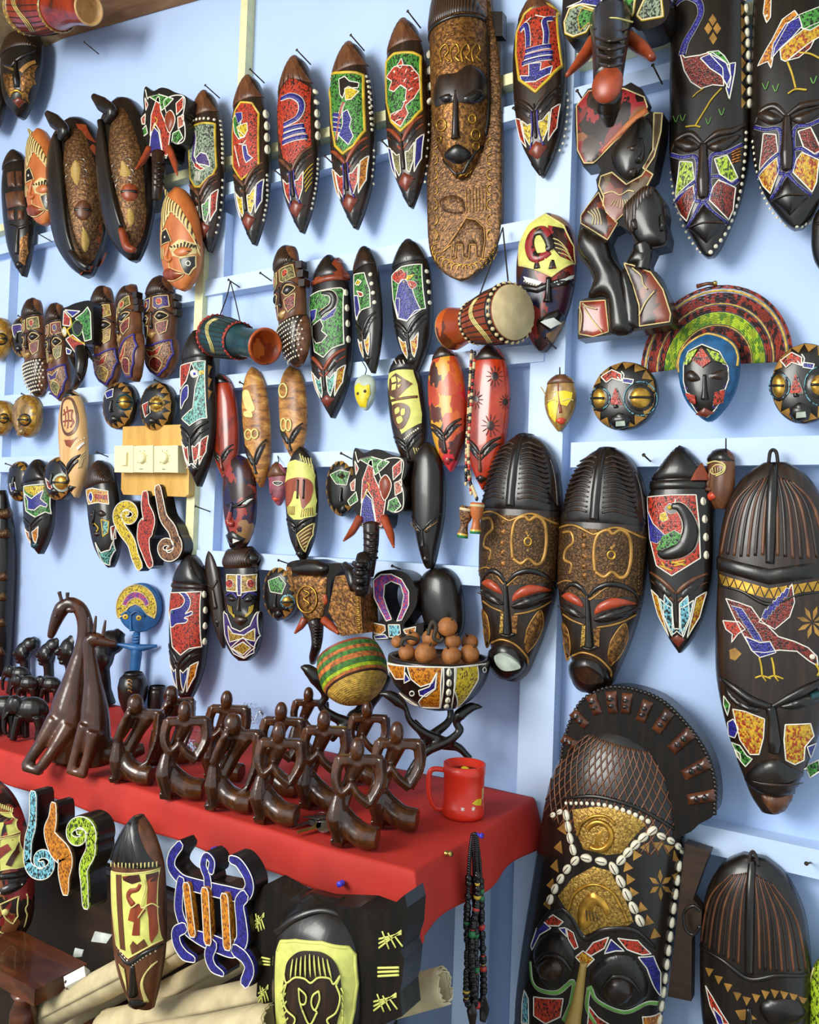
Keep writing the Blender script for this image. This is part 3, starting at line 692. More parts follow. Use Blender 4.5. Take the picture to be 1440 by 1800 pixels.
# --- top row: stork
m = Dome('beaded_mask', 'long mask with a purple stork on grey beads, leftmost of the top beaded row', (331, 158, 397, 445), dx=-10)
crown(m, .17)
m.patch('A', '1005,675 1065,650 1135,655 1142,880 1125,920 1055,985 1030,985 1005,940 998,800', 'b_grey', frame=Y_, outline=W_)
m.band('A', '1000,685 1020,690 1030,730 1024,790 1020,830 1035,860', [3, 3.5, 4], 'b_purple'); m.patch('A', '1035,835 1060,805 1090,815 1105,850 1110,880 1075,870 1040,865', 'b_purple', 'bird_figure', outline=W_, lift=.002)
m.patch('A', '1020,830 1060,880 1085,890 1060,900 1030,880', 'b_red', 'bird_figure', outline=W_, lift=.0024)
for i in range(4): m.line('A', f'{1035+i*8},905 {1030+i*8},955')
face(m, cheek='b_green', cheek2='b_red', browmat='brown_wood', chin=.93)
m.studs('A', '1008,640 1045,628 1090,625 1130,632', 7, 2.8); m.studs('A', '1162,640 1172,740 1174,860', 10, 2.9); m.studs('A', '1182,955 1180,1080 1162,1210', 8, 2.5)
# goblets
m = Dome('beaded_mask', 'long mask with yellow and green goblets on red beads and a shell column', (407, 131, 477, 433), dx=-12)
crown(m, .17)
m.patch('A', '1240,590 1270,540 1330,545 1365,600 1365,865 1330,905 1275,950 1232,880 1228,700', 'b_red', frame=Y_, outline=W_)
m.patch('A', '1232,625 1260,600 1275,640 1262,690 1295,720 1262,735 1240,700', 'b_green', 'goblet_figure', outline=W_, lift=.002)
m.patch('A', '1252,670 1305,650 1308,690 1290,725 1268,725', 'b_yellow', 'goblet_figure', outline=W_, lift=.0024)
m.patch('A', '1245,600 1278,595 1280,630 1260,655', 'b_blue', 'goblet_figure', outline=W_, lift=.0026)
m.patch('A', '1280,770 1300,765 1310,815 1335,835 1300,860 1288,830', 'b_blue', 'goblet_figure', outline=W_, lift=.002); m.line('A', '1240,770 1265,880'); m.line('A', '1262,760 1285,760 1300,740')
face(m, cheek='b_yellow', cheek2='b_blue', browmat='brown_wood', chin=.93)
m.cowries('A', '1400,605 1406,660 1406,720 1408,790', 4, 17); m.studs('A', '1408,925 1410,1040 1398,1165', 10, 2.6)
# curled sign
m = Dome('beaded_mask', 'long mask with a curled purple sign over bars on red beads', (487, 97, 563, 412), dx=-14)
crown(m, .2, vee=-.05)
m.patch('B', '215,405 325,470 322,765 225,875 175,835 150,700 145,560 165,470', 'b_red', outline=None)
m.band('B', '165,522 215,506 262,530 272,575 250,622 205,648 178,660', [4, 5, 6, 5, 4], 'b_blue')
for a, b in (('178,690', '283,664'), ('175,722', '292,690'), ('172,755', '302,722')): m.band('B', a+' '+b, 4.4, 'b_blue', smooth=False)
face(m, cheek='b_red', browmat='brown_wood', chin=.93, side='blue_line')
for i in range(5): m.line('S', f'{60+i*3},{72+i*2.2} {92},{66+i*2.4}', Y_, .9)
m.cowries('B', '342,490 347,540 350,605 352,660 354,718', 5, 16); m.studs('B', '357,840 352,960 333,1105', 11, 2.6)
# torch in a fist
m = Dome('beaded_mask', 'long mask with a blue fist raising a torch on green beads', (579, 72, 662, 405), dx=-12)
crown(m, .17)
m.patch('B', '428,415 470,385 560,385 598,400 605,690 545,770 490,810 450,770 430,640 425,520', 'b_green', frame=Y_, fw=3, outline=W_)
m.patch('B', '470,420 500,405 525,430 575,440 570,465 505,470 490,520 475,500', 'black_wood', 'torch_figure', outline=W_, lift=.002)
m.patch('B', '500,470 520,458 575,485 535,525 505,530', 'b_yellow', 'torch_figure', outline=W_, lift=.0024); m.band('B', '495,540 478,590 455,740', 3.6, 'b_pink')
for i in range(4): m.band('B', f'440,{605+i*26} 480,{612+i*26}', 3.6, 'b_blue', er=.8)
m.patch('B', '490,595 515,580 535,630 525,670 545,720 520,765 470,715 490,660', 'b_blue', 'hand_figure', outline=W_, lift=.0022)
face(m, cheek='b_red', cheek2='b_orange', browmat='red_wood', chin=.93, side='blue_line')
m.studs('B', '612,405 625,470 632,580 642,685', 11, 3); m.studs('B', '628,430 640,560 645,660', 8, 2.6); m.studs('B', '652,795 655,880 650,970', 6, 2.6)
# seahorse
m = Dome('beaded_mask', 'long mask with a red seahorse on green beads beside the tall brown mask', (677, 31, 757, 368), dx=-14)
crown(m, .16)
m.patch('B', '720,330 760,285 860,280 900,300 905,580 850,640 795,690 745,640 722,540 718,420', 'b_green', frame=Y_, fw=3, outline=W_)
m.patch('B', '722,410 760,355 800,345 850,350 890,400 895,470 865,520 820,560 835,600 795,670 742,630 745,605 800,580 820,530 825,470 795,450 760,485 735,475 750,430', 'b_red', 'seahorse_figure', outline=W_, lift=.002)
m.patch('B', '775,350 800,310 808,340 795,362', 'b_red', 'seahorse_figure', outline=W_, lift=.002); m.studs('B', '762,380', 0, 3)
for a, b in (('850,380', '870,372'), ('865,420', '890,408'), ('810,435', '825,415'), ('835,480', '860,465'), ('805,540', '830,530'), ('760,610', '785,590'), ('770,640', '800,628'), ('820,385', '828,365')): m.line('B', a+' '+b, W_, 1.2)
face(m, cheek='b_olive', cheek2='b_blue', browmat='red_wood', chin=.93)
m.cowries('B', '945,290 948,360 950,470 946,540', 4, 15); m.studs('B', '945,660 940,800 922,960', 8, 2.6)
# two-headed serpent
m = Dome('beaded_mask', 'long mask with a purple coiled bird-headed serpent on red beads', (903, -14, 997, 314), dx=-10)
crown(m, .12)
m.patch('C', '75,150 110,65 190,10 265,60 278,300 215,360 160,415 85,360 72,250', 'b_red', frame=Y_, fw=3, outline=W_)
m.band('C', '90,140 115,115 125,160 125,215', 5, 'b_blue'); m.band('C', '235,85 200,95 208,150 205,200', 5, 'b_blue')
for i, (a, b) in enumerate((('115,235', '228,210'), ('110,262', '235,238'), ('100,290', '235,262'))): m.band('C', a+' '+b, 4.4, 'b_blue')
m.patch('C', '130,290 185,285 180,320 235,300 225,335 160,370 100,375 90,345 130,345', 'b_blue', 'serpent_figure', outline=W_, lift=.002)
m.line('C', '90,130 140,80'); m.line('C', '158,70 205,80 250,78')
face(m, cheek='b_yellow', cheek2='b_red', browmat='ebony', chin=.92, side='blue_line')
m.studs('C', '300,425 305,470 298,560 285,640 268,680', 9, 2.6)

# --- tall embossed mask with a plaque beard
m = Dome('plaque_mask', 'tall brown embossed mask whose long plaque beard shows an elephant', (750, -75, 886, 496), prof=[(0, .62), (.1, .72), (.2, .8), (.35, .98), (.5, 1), (.7, 1), (.85, .97), (.92, .82), (.97, .5), (1, .12)], dx=-4, depth=.08, p=4, mat='pewter', off=.03, bodyname='plaque')
fc = Dome('x', 'x', (755, -62, 866, 321), prof='bullet', dx=-10, depth=1.0, mat='copper', off=.034)
def absorb(m, fc, bodyname):
    fo = np.array(fc.root.location); mo = np.array(m.root.location)
    fc.body.parent = m.root; fc.body.location = Vector((fo-mo).tolist()); fc.body.name = bodyname
    bpy.data.objects.remove(fc.root); fc.root = m.root
absorb(m, fc, 'face')
for sg in (1, -1): fc.ridge('S', ' '.join(f'{sg*99},{q}' for q in range(34, 94, 6))+f' {sg*60},98 0,99', [1.5, 2.6, 2.6], 'black_wood', 'face_rim', 1)
fc.zone(.0, .30, 'hair_lines', 'hair', inflate=4); fc.ridge('S', ' '.join(f'{s},{31.5}' for s in range(-98, 99, 14)), 3.5, 'black_wood', 'hair_band')
fc.patch('B', '968,480 1000,400 1085,385 1150,345 1220,375 1258,450 1240,520 1180,545 1090,540 1020,550 975,560', 'ebony', 'brow', smooth=True, inflate=4)
for pts in ('1000,520 1040,495 1075,505 1065,535 1020,545', '1120,520 1180,470 1235,490 1220,530 1160,550'): fc.patch('B', pts, 'black_wood', 'eyelid', smooth=True, inflate=7)
fc.ridge('B', '1085,480 1083,600 1083,700 1085,730', [4, 5, 6, 9], 'ebony', 'nose', 1.3); fc.studs('B', '1078,490 1076,700', 16, 1.6, 'gold')
fc.patch('B', '1025,820 1090,760 1165,815 1100,865', 'black_wood', 'lips', smooth=True, inflate=6)
for c in ((1170, 628, 22), (1188, 710, 28), (998, 735, 16), (1010, 660, 30), (1190, 770, 20)):
    fc.line('B', ' '.join(f'{c[0]+c[2]*math.cos(a)*.8},{c[1]+c[2]*math.sin(a)}' for a in np.linspace(0, 6.28, 12)), 'gold', 1.5, 'embossed_ring')
for k in range(4):
    x = 1010+k*55; fc.line('B', f'{x},330 {x-8},270 {x+22},235 {x+36},270 {x+18},300 {x+40},325', 'gold', 1.6, 'embossed_scroll')
for k in range(9): fc.line('B', f'{1035+k*17},{895+ (k*(8-k))*1.6} {1042+k*14},{925+(k*(8-k))*1.6}', 'gold', 1.4, 'embossed_dash')
for z in ((1275, 60, 1330, 190), (1270, 220, 1320, 440), (1270, 460, 1325, 590)):
    V = m.plane_at(np.array([[440+z[0]/3, z[1]/3], [440+z[2]/3, z[1]/3], [440+z[2]/3, z[3]/3], [440+z[0]/3, z[3]/3]]), m.b)
    V2 = V + np.array((0, .02, 0)); mk('side_block', np.vstack([V, V2]), [(0, 1, 2, 3), (4, 7, 6, 5), (0, 4, 5, 1), (1, 5, 6, 2), (2, 6, 7, 3), (3, 7, 4, 0)], 'black_wood', m.root, False)
m.patch('B', '1110,1200 1140,1150 1190,1160 1235,1200 1240,1270 1225,1365 1195,1360 1190,1290 1160,1290 1155,1365 1125,1360 1120,1290 1090,1290 1085,1360 1060,1365 1065,1290 1015,1330 1070,1260', 'pewter', 'elephant_relief', inflate=5, outline='goldtri')
m.patch('B', '1000,1060 1060,1030 1120,1050 1130,1120 1060,1125 1020,1110', 'pewter', 'relief_panel', smooth=True, inflate=3)
for k in range(7): m.line('B', f'{1140+k*17},{1000-k*4} {1142+k*17},{1125-k*3}', 'goldtri', .7, 'embossed_dash')
for k in range(16):
    a = math.pi*(k+.5)/16; cx, cy = 1132-150*math.cos(a), 1300+120*math.sin(a)
    m.line('B', ' '.join(f'{cx+24*math.cos(b)},{cy+24*math.sin(b)}' for b in np.linspace(a+1.6, a+4.7, 7)), 'gold', .9, 'embossed_scallop')
for k in range(7):
    for x in (968, 1272): m.line('B', ' '.join(f'{x+(22 if x<1000 else -22)*math.sin(b)},{760+k*80-28*math.cos(b)}' for b in np.linspace(0, 3.14, 6)), 'gold', .9, 'embossed_scallop')
# ================================================================= top left and the left-hand rows
m = Dome('carved_mask', 'black mask with hammered copper cheeks under the sloping beam', (0, 50, 77, 212), 'egg', dx=6, mat='black_wood', depth=.6)
m.zone(.0, .3, 'hair_lines', 'hair', inflate=3)
for pts in ('18,390 66,392 76,470 55,520 25,450', '108,410 205,345 203,450 160,545 122,540 112,470'): m.patch('A', pts, 'copper', 'cheek_panel', inflate=1.5)
m.ridge('A', '10,330 60,345 84,320 130,290 190,262', [3, 4, 4, 4, 2], 'black_wood', 'brow'); m.patch('A', '100,372 185,318 190,335 120,385', 'goldtri', 'eye_slit'); m.patch('A', '20,335 72,362 72,376 22,350', 'goldtri', 'eye_slit')
m.ridge('A', '85,310 86,380 90,440 92,460', [3, 3.5, 6, 4], 'black_wood', 'nose', 1.2); m.ridge('A', '55,490 90,478 125,500', 3, 'gold', 'moustache'); m.patch('A', '68,530 100,512 135,538 102,570', 'lip_red', 'lips', inflate=3)
m = Dome('carved_mask', 'black and copper mask cut off by the left edge, below the drum', (-44, 126, 14, 231), 'boat', mat='black_wood', dx=-10)
m.patch('S', '20,30 85,30 85,60 50,75 20,70', 'copper', 'cheek_panel'); m.ridge('S', '0,30 0,60', 3, 'black_wood', 'nose')
m = Dome('relief_mask', 'hammered golden brown relief mask behind the drum at top left', (-40, -40, 40, 66), 'egg', mat='copper', off=.05, depth=.4)
m.ridge('S', '-60,30 0,36 60,30', 3, 'copper', 'brow'); m.ridge('S', '0,36 0,60', 4, 'copper', 'nose'); m.patch('S', '0,66 30,70 0,76 -30,70', 'copper', 'lips', inflate=3)
m = Dome('carved_mask', 'narrow black mask with carved brown blocks at far left', (2, 263, 62, 488), 'boat', dx=-18, mat='black_wood')
for pts in ('40,910 75,905 80,985 45,985', '85,905 115,905 120,985 90,985', '30,1022 130,1010 135,1090 40,1102', '42,1112 75,1110 75,1160 46,1162', '95,1110 125,1108 125,1158 95,1160'): m.patch('A', pts, 'brown_wood', 'carved_block', inflate=3)
m.patch('A', '108,1262 150,1230 152,1330 132,1398 105,1388', 'copper', 'cheek_panel'); m.ridge('A', '55,1190 110,1200 160,1170', 3, 'black_wood', 'brow'); m.ridge('A', '95,1200 90,1280 88,1340', [3, 4, 6], 'black_wood', 'nose'); m.patch('A', '78,1390 110,1375 125,1410 95,1420', 'black_wood', 'lips', inflate=4)
m.zone(.0, .14, 'ebony', 'crown', inflate=2)

def orange_face(label, bb, dx):
    pct(bb); m = Dome('sun_face_mask', label, bb, [(0, .1), (.05, .35), (.15, .62), (.3, .88), (.5, 1), (.7, .98), (.85, .8), (.94, .52), (1, .15)], dx=dx, mat='orange_wood', depth=.5, off=.085)
    m.patch('Q', '8,0 20,6 45,18 72,36 96,58 95,66 78,50 55,36 26,24 8,40 3,52 4,28', 'cream_lines', 'striped_hair', inflate=1.5)
    m.line('Q', '8,40 26,24 55,36 78,50 95,66', 'carve_line', 1.2)
    m.patch('Q', '22,58 45,50 82,54 86,64 50,68 30,66', 'carve_line', 'eye_surround', inflate=.8)
    for i in range(8): m.line('Q', f'{30+i*6.5},{59-abs(i-4)*.3} {27+i*8},{53+abs(i-4)*1.1}', 'black_wood', 1.3, 'lash_line', lift=.0035)
    m.patch('Q', '34,62 52,57.5 74,60 60,65.5 42,66', 'orange_wood', 'eye', smooth=True, inflate=2.5, lift=.003); m.line('Q', '40,63.6 70,62', 'black_wood', .9, lift=.005)
    m.patch('Q', '45,69 84,66 84,76 68,84 58,82', 'black_wood', 'cheek_panel', outline='carve_line', ow=1.3)
    m.line('Q', ' '.join(f'{66+5*math.cos(a)},{73+2.2*math.sin(a)}' for a in np.linspace(0, 6.3, 12)), 'white_line', 1)
    m.patch('Q', '4,44 16,40 28,52 12,54 5,56', 'black_wood', 'eye', outline='carve_line'); m.studs('Q', '12,48', 0, 2.5)
    for i in range(3): m.line('Q', f'{4+i*3},58 {5+i*3},70', 'carve_line', 1)
    m.ridge('Q', '24,52 18,62 16,68 22,70.5 28,68', [2.2, 3.5, 5, 4, 2.5], 'orange_wood', 'nose', 1.2)
    m.patch('Q', '10,85 24,77 34,79 56,83 36,89 20,89', 'red_wood', 'lips', inflate=4); m.line('Q', '12,84.5 30,82 54,83', 'carve_line', .9, lift=.004); m.line('Q', '22,72 24,77 34,79 56,83 36,89 20,89 10,85 24,77', 'carve_line', .9)
orange_face('orange face mask with striped hair hanging left of the beaked masks', (43, 225, 106, 399), -12)
orange_face('orange face mask with striped hair hanging below the elephant head', (281, 328, 357, 513), -14)

# --- beaked masks
def beaked(label, bb, dx, panel, leafs, eye, eyemat, bird, beak, foot, reds, red2):
    m = Dome('beaked_mask', label, bb, 'oval', dx=dx, mat='black_wood', depth=.62, off=.05+.035*red2)
    for r in reds: m.patch('A', r, 'red_wood', 'side_triangle')
    m.patch('A', panel, 'pewter', 'metal_panel', smooth=True, inflate=3)
    for l in leafs: m.patch('A', l, 'gold_lines', 'leaf_relief', smooth=True, inflate=3, lift=.004, outline='goldtri')
    cx, cy, rx, ry = eye
    m.patch('A', [(cx+rx*math.cos(a), cy+ry*math.sin(a)) for a in np.linspace(0, 6.28, 20)[:-1]], eyemat, 'eye', inflate=6, lift=.003)
    m.line('A', f'{cx-rx*.8},{cy} {cx+rx*.8},{cy}', 'black_wood', 3, 'eye_slit', lift=.009)
    for k in range(9):
        a = 2*math.pi*k/9; x, y = leafs[0].split()[0].split(','); x, y = float(x), float(y)+70
        m.line('A', ' '.join(f'{x+42*math.cos(a)+14*math.cos(b)},{y+85*math.sin(a)+18*math.sin(b)}' for b in np.linspace(0, 6.3, 9)), 'steel', .7, 'embossed_ring', lift=.0045)
    h = m.hmax
    b = m.tube('A', bird, [6, 13, 11, 8], [h*.9, h*1.05, h], 'black_wood', 'bird_head', flat=.8)
    m.tube('A', beak, [6, 5, 4.5, 4], [h*1.0, h*1.1, h*1.15, h*1.0], 'black_wood', 'beak'); m.tube('A', foot, [6, 8, 5], [h, h*.9], 'black_wood' if not red2 else 'red_wood', 'beak_tip')
    return m
beaked('beaked metal-faced mask with red triangles down its right side', (80, 205, 195, 490), -24, '350,735 400,680 450,720 500,860 535,1050 545,1230 500,1360 440,1400 390,1300 350,1120 335,900',
    ['405,845 430,890 428,950 412,985 385,950 378,890', '440,1200 465,1240 470,1290 450,1330 430,1280'], (441, 1113, 46, 56), 'brown_wood', '250,600 290,640 340,690 320,730', '300,720 318,880 335,1080 355,1230 385,1330', '375,1330 430,1390 465,1415',
    ['400,655 455,660 515,760 440,720', '490,760 525,800 530,840 470,780', '545,950 575,1050 575,1150 550,1020', '580,1180 575,1260 545,1300 552,1240', '500,1440 470,1470 430,1445 540,1380 560,1330'], False)
beaked('beaked metal-faced mask with a round red eye beside the elephant head', (168, 170, 275, 463), -24, '590,640 640,570 690,640 740,800 765,1000 770,1160 740,1270 690,1310 640,1200 600,1020 575,820',
    ['650,845 685,890 692,930 640,935 640,880', '685,1095 708,1130 705,1180 685,1190 670,1140'], (687, 1018, 46, 50), 'red_wood', '495,510 540,550 590,590 560,640', '530,640 555,800 580,960 610,1100 640,1200', '640,1210 670,1300 710,1320', [], True)

# --- elephant heads
def elephant(name, label, bb, thick=.05, off=.045, blue='b_blue'):
    pct(bb); s = Slab(name, label, 'Q', '19,1 33,5 48,2 62,3 75,6 94,9 100,13 97,23 93,27 97,33 97,42 93,50 81,52 67,50 60,63 27,61.5 22,53 12,45 4.5,42 9,36 16,32 12,27 16,20 15,11', thick, 'black_wood', off, 'elephant head', bodyname='head')
    for pts, mt, nm in (('27,10 45,8 73,12 63,17 51,22 47,16', 'b_green', 'forehead_panel'), ('42,11 46,10 49,23 57,32 67,42 61,62 53,60 47,40 38,33 29,44 31,26', 'b_red', 'face_panel'), ('35,36 45,41 52,60 27,60 30,45', blue, 'trunk_panel'),
            ('78,16 92,10 91,20 79,26', 'b_red', 'ear_panel'), ('81,28 92,26 92,35 82,38', 'b_pink', 'ear_panel'), ('72,42 84,39 91,46 80,51 70,49', 'b_green', 'ear_panel'), ('19,11 25,17 21,22', 'b_red', 'ear_panel'), ('12,29 20,25 19,34 14,34', 'b_pink', 'ear_panel'), ('8,42 21,35 24,42 12,46', 'b_green', 'ear_panel')):
        s.patch('Q', pts, mt, nm, outline=W_, lift=.002)
    s.patch('Q', '57,29 67,22 76,29 71,38 64,41', 'red_wood', 'eye', smooth=True, inflate=5, outline=W_)
    s.line('Q', '60,25 55,14 75,9 94,11 92,24 88,27 94,34 94,47 82,51 70,49'); s.line('Q', '20,4 24,12 28,10 45,8'); s.line('Q', '38,28 42,31 33,40', Y_, 1.3)
    w = (bb[2]-bb[0])/100
    s.tube('Q', '44,60 44,74 42,88 40,100', [w*13, w*12, w*10, w*8], [thick*1.1, thick*1.4, thick*1.2], 'ebony', 'trunk')
    for k in range(5): s.tube('Q', f'33,{66+k*5} 44,{67.5+k*5} 54,{66+k*5}', w*2, [thick*1.5, thick*1.75, thick*1.5], 'black_wood', 'trunk_ring', n=8)
    s.line('Q', '27,61 60,63.5', W_, 1.4); s.line('Q', '27,59.5 60,61.8', W_, 1.2)
    s.tube('Q', '27,55 14,66 1,73', [w*7, w*6, w*1.5], [thick, thick*1.4, thick*2], 'tusk', 'tusk'); s.tube('Q', '64,55 74,68 79,78', [w*7, w*6, w*1.5], [thick, thick*1.4, thick*2], 'tusk', 'tusk')
    return s
elephant('elephant_head', 'beaded elephant head with blue trunk panel hanging at upper left', (238, 150, 331, 352), off=.06)
elephant('elephant_head', 'beaded elephant head with red tusks hanging in the middle of the wall', (603, 785, 716, 1012), off=.05)
# small turned elephant among the head masks
s = Slab('elephant_head', 'small beaded elephant head with yellow outlines among the bearded masks', 'D', '322,318 360,295 410,275 480,268 492,340 492,480 470,495 440,500 385,552 352,548 342,470 322,400', .05, 'black_wood', .06, 'elephant head', bodyname='head')
for pts, mt in (('340,320 375,360 372,400 335,395', 'b_red'), ('345,315 425,322 385,352', 'b_blue'), ('400,360 440,330 465,300 480,330 485,470 450,480 440,440 430,380', 'b_green'), ('350,470 385,445 450,500 400,540', 'b_red'), ('352,515 380,530 372,548 355,545', 'b_blue')): s.patch('D', pts, mt, 'face_panel', outline=W_, lift=.002)
s.patch('D', '330,430 343,405 355,430 345,455', 'b_white', 'eye', smooth=True, inflate=3, outline=Y_); s.line('D', '375,355 380,400 360,420 372,450 400,470 450,495', Y_, 1.8); s.patch('D', '385,400 410,370 445,400 420,450 395,440', 'black_wood', 'eye', smooth=True, inflate=2, outline='green_line')
s.tube('D', '430,520 430,600 415,680 390,720', [11, 10, 8, 6], [.06, .08, .06], 'black_wood', 'trunk'); s.tube('D', '375,560 400,620 425,690', [5, 4, 1.5], [.07, .09], 'black_wood', 'tusk'); s.tube('D', '450,520 475,555 492,585', [4, 3, 1.5], [.05, .06], 'black_wood', 'tusk')

# --- bearded head masks
def headmask(label, bb, dx, c1, c2, c3, beard='panel', ears=True, mat='brown_wood', off=.045, yaw=0, prof='head'):
    m = Dome('bearded_mask', label, bb, prof, dx=dx, mat=mat, depth=.62, off=off+.03*(yaw != 0), yaw=yaw)
    m.zone(.0, .195, 'hair_lines', 'hair', inflate=5); m.ridge('S', ' '.join(f'{s},20.5' for s in range(-96, 97, 16)), 1.8, 'ebony', 'hair_band')
    for sg in (1, -1):
        f = (lambda q: parse(q)) if sg > 0 else mirror
        m.patch('S', f('12,23 88,23 90,34 40,36 14,33'), c1, 'forehead_panel', outline='carve_line', ow=.9); m.patch('S', f('35,26 60,26 60,31 38,31'), c2, 'forehead_panel', smooth=True, outline='carve_line', ow=.8, lift=.002)
        m.ridge('S', f('6,40 35,36.5 70,37 95,41'), [2, 2.6, 2.2, 1.4], 'ebony', 'brow'); m.patch('S', f('25,43 50,39.5 82,43 50,46.5'), 'black_wood', 'eye', smooth=True, inflate=3.5); m.line('S', f('22,43 50,38.8 86,43 50,47.5 22,43'), 'carve_line', .9)
        m.patch('S', f('28,50 85,47.5 80,58 50,61 32,56'), c3, 'cheek_panel', outline='carve_line', ow=.9)
    m.ridge('S', '0,37 0,46 0,52 0,54', [2, 2.6, 4.6, 3], 'ebony', 'nose', 1.2); m.patch('S', '-32,59 0,57 32,59 0,63.5', 'goldwood', 'lips', smooth=True, inflate=4)
    if beard == 'panel':
        m.patch('S', '-92,67 0,70 92,67 95,80 75,92 0,98 -75,92 -95,80', 'b_brown', 'beard_panel', outline='blue_line', ow=2)
        m.patch('S', '-60,71 0,76 60,71 30,80 -30,80', c2, 'beard_panel', outline='carve_line', lift=.002, ow=.9); m.patch('S', '-50,88 0,81 50,88 0,95', c3, 'beard_panel', smooth=True, outline='carve_line', lift=.002, ow=.9)
    else:
        m.zone(.655, .995, 'ebony', 'beard', inflate=2)
        for j in range(9):
            t = 68+j*3.4; nn = 12 if j < 6 else 8
            for i in range(nn):
                m.studs('S', f'{(-84+182*(i+.5*(j%2))/nn)},{t}', 0, 1.9, 'shell', 'beard_bead', lift=.004)
    if ears:
        for t0 in (.24, .32, .40):
            w = m.wld(*[float(x) for x in m.st(1.0, t0)], 0)[0] + m.eu*.004 + m.en*m.b
            V, Fc = box(w, (.018, .02, m.L*.055)); mk('ear_block', V, Fc, 'ebony', m.root, False)
    return m
headmask('brown head mask with white-dotted beard at the far left', (39, 525, 88, 698), -10, 'b_olive', 'b_red', 'b_darkred', 'dots', False)
headmask('brown head mask with pointed beard left of the small elephant head', (81, 533, 126, 706), -10, 'b_darkred', 'b_purple', 'b_olive', ears=False, off=.05)
headmask('gold-lined head mask with tall dark hair right of the small elephant head', (160, 503, 216, 683), -14, 'b_ochre', 'b_red', 'b_ochre', ears=False)
headmask('slim turned head mask with a long ochre beard', (206, 499, 255, 672), -14, 'b_olive', 'b_red', 'b_darkred', yaw=-.45)
headmask('frontal head mask with round red brow discs and a wide beard', (254, 486, 316, 667), -4, 'b_purple', 'b_red', 'b_darkred')
headmask('beaded head mask with a white-dotted beard in the middle row', (482, 432, 547, 646), -22, 'b_olive', 'b_red', 'b_darkred', 'dots', yaw=-.3)

# --- round masks with gold triangles
def roundmask(label, bb, ex, ey, er, dx=0, gold='goldtri', ring=None, lite=False, body='black_wood', off=.045, nose=(25, 62), extra=None, depth=.55, yaw=0):
    pct(bb); m = Dome('round_mask', label, bb, 'round', dx=dx, mat=body, depth=depth, off=off)
    nT = 16
    for k in range(nT):
        a = 2*math.pi*k/nT; b = a+2*math.pi/nT; r0, r1 = .96, .74
        P = [(r0*math.sin(a), -r0*math.cos(a)), (r0*math.sin(b), -r0*math.cos(b)), (r1*math.sin((a+b)/2), -r1*math.cos((a+b)/2))]
        Q = []
        for x, y in P:
            t = .5+.5*y; wl = max(np.interp(t, m.T, m.Wl), .05); Q.append((100*max(-.99, min(.99, x/wl)), 100*t))
        m.patch('S', np.array(Q), gold, 'triangle_inlay')
    c = lambda rr, n=20: [(ex+rr*er*math.cos(a), ey+rr*er*math.sin(a)*(bb[2]-bb[0])/(bb[3]-bb[1])) for a in np.linspace(0, 2*math.pi, n+1)[:-1]]
    m.patch('Q', c(1.35), ring or 'black_wood', 'eye_ring', inflate=2); m.patch('Q', c(1.0), 'gold', 'eye', inflate=4, lift=.003)
    m.line('Q', f'{ex-er},{ey} {ex+er},{ey}', 'black_wood', 2.2, 'eye_slit', lift=.0075, smooth=False)
    m.ridge('Q', f'{nose[0]},{nose[1]-24} {nose[0]-3},{nose[1]-8} {nose[0]-2},{nose[1]}', [2, 3.5, 4.5], body, 'nose', 1.3)
    if extra: m.patch('Q', extra[0], extra[1], 'cheek_panel', outline=W_, ow=.9)
    m.patch('Q', f'{nose[0]-6},{nose[1]+14} {nose[0]+4},{nose[1]+7} {nose[0]+18},{nose[1]+16} {nose[0]+6},{nose[1]+24}', body, 'mouth', smooth=True, inflate=5)
    return m
roundmask('round dark mask with gold eye above the wooden switch board, left one', (181, 672, 245, 756), 60, 42, 17, -6, ring='teal_wood', extra=('8,22 30,14 28,30 12,34', 'b_blue'))
roundmask('round dark mask with speckled eye ring above the switch board, right one', (247, 673, 312, 760), 45, 43, 16, -6, ring='b_ochre', extra=('6,45 24,38 28,60 14,70', 'b_red'))
roundmask('small round gilded mask with closed mouth left of the emblem mask', (21, 694, 76, 770), 42, 58, 15, -16, gold='gold', body='goldwood', nose=(25, 72))
roundmask('gilded round mask at the far left edge beside the gilded one', (-22, 704, 26, 767), 60, 50, 14, -16, gold='gold', body='goldwood')
roundmask('gilded round mask cut by the left edge above the rail', (-30, 558, 24, 634), 60, 50, 15, -8, gold='gold', body='goldwood')
roundmask('small round beaded mask peeking out left of the dotted beard', (20, 557, 62, 630), 66, 62, 16, -6, extra=('6,22 40,18 60,34 30,36 14,50', 'b_purple'), off=.035)
roundmask('round mask with large ringed eye and red cheek right of the bird mask', (77, 803, 138, 881), 52, 58, 20, -14, ring='face_grey', extra=('6,48 22,60 28,76 14,70', 'b_red'), off=.06)
roundmask('round gold-patched mask tucked behind the blue bird mask', (13, 811, 62, 882), 74, 58, 18, -6, gold='gold', extra=('10,56 28,52 34,72 16,74', 'b_blue'), off=.03)
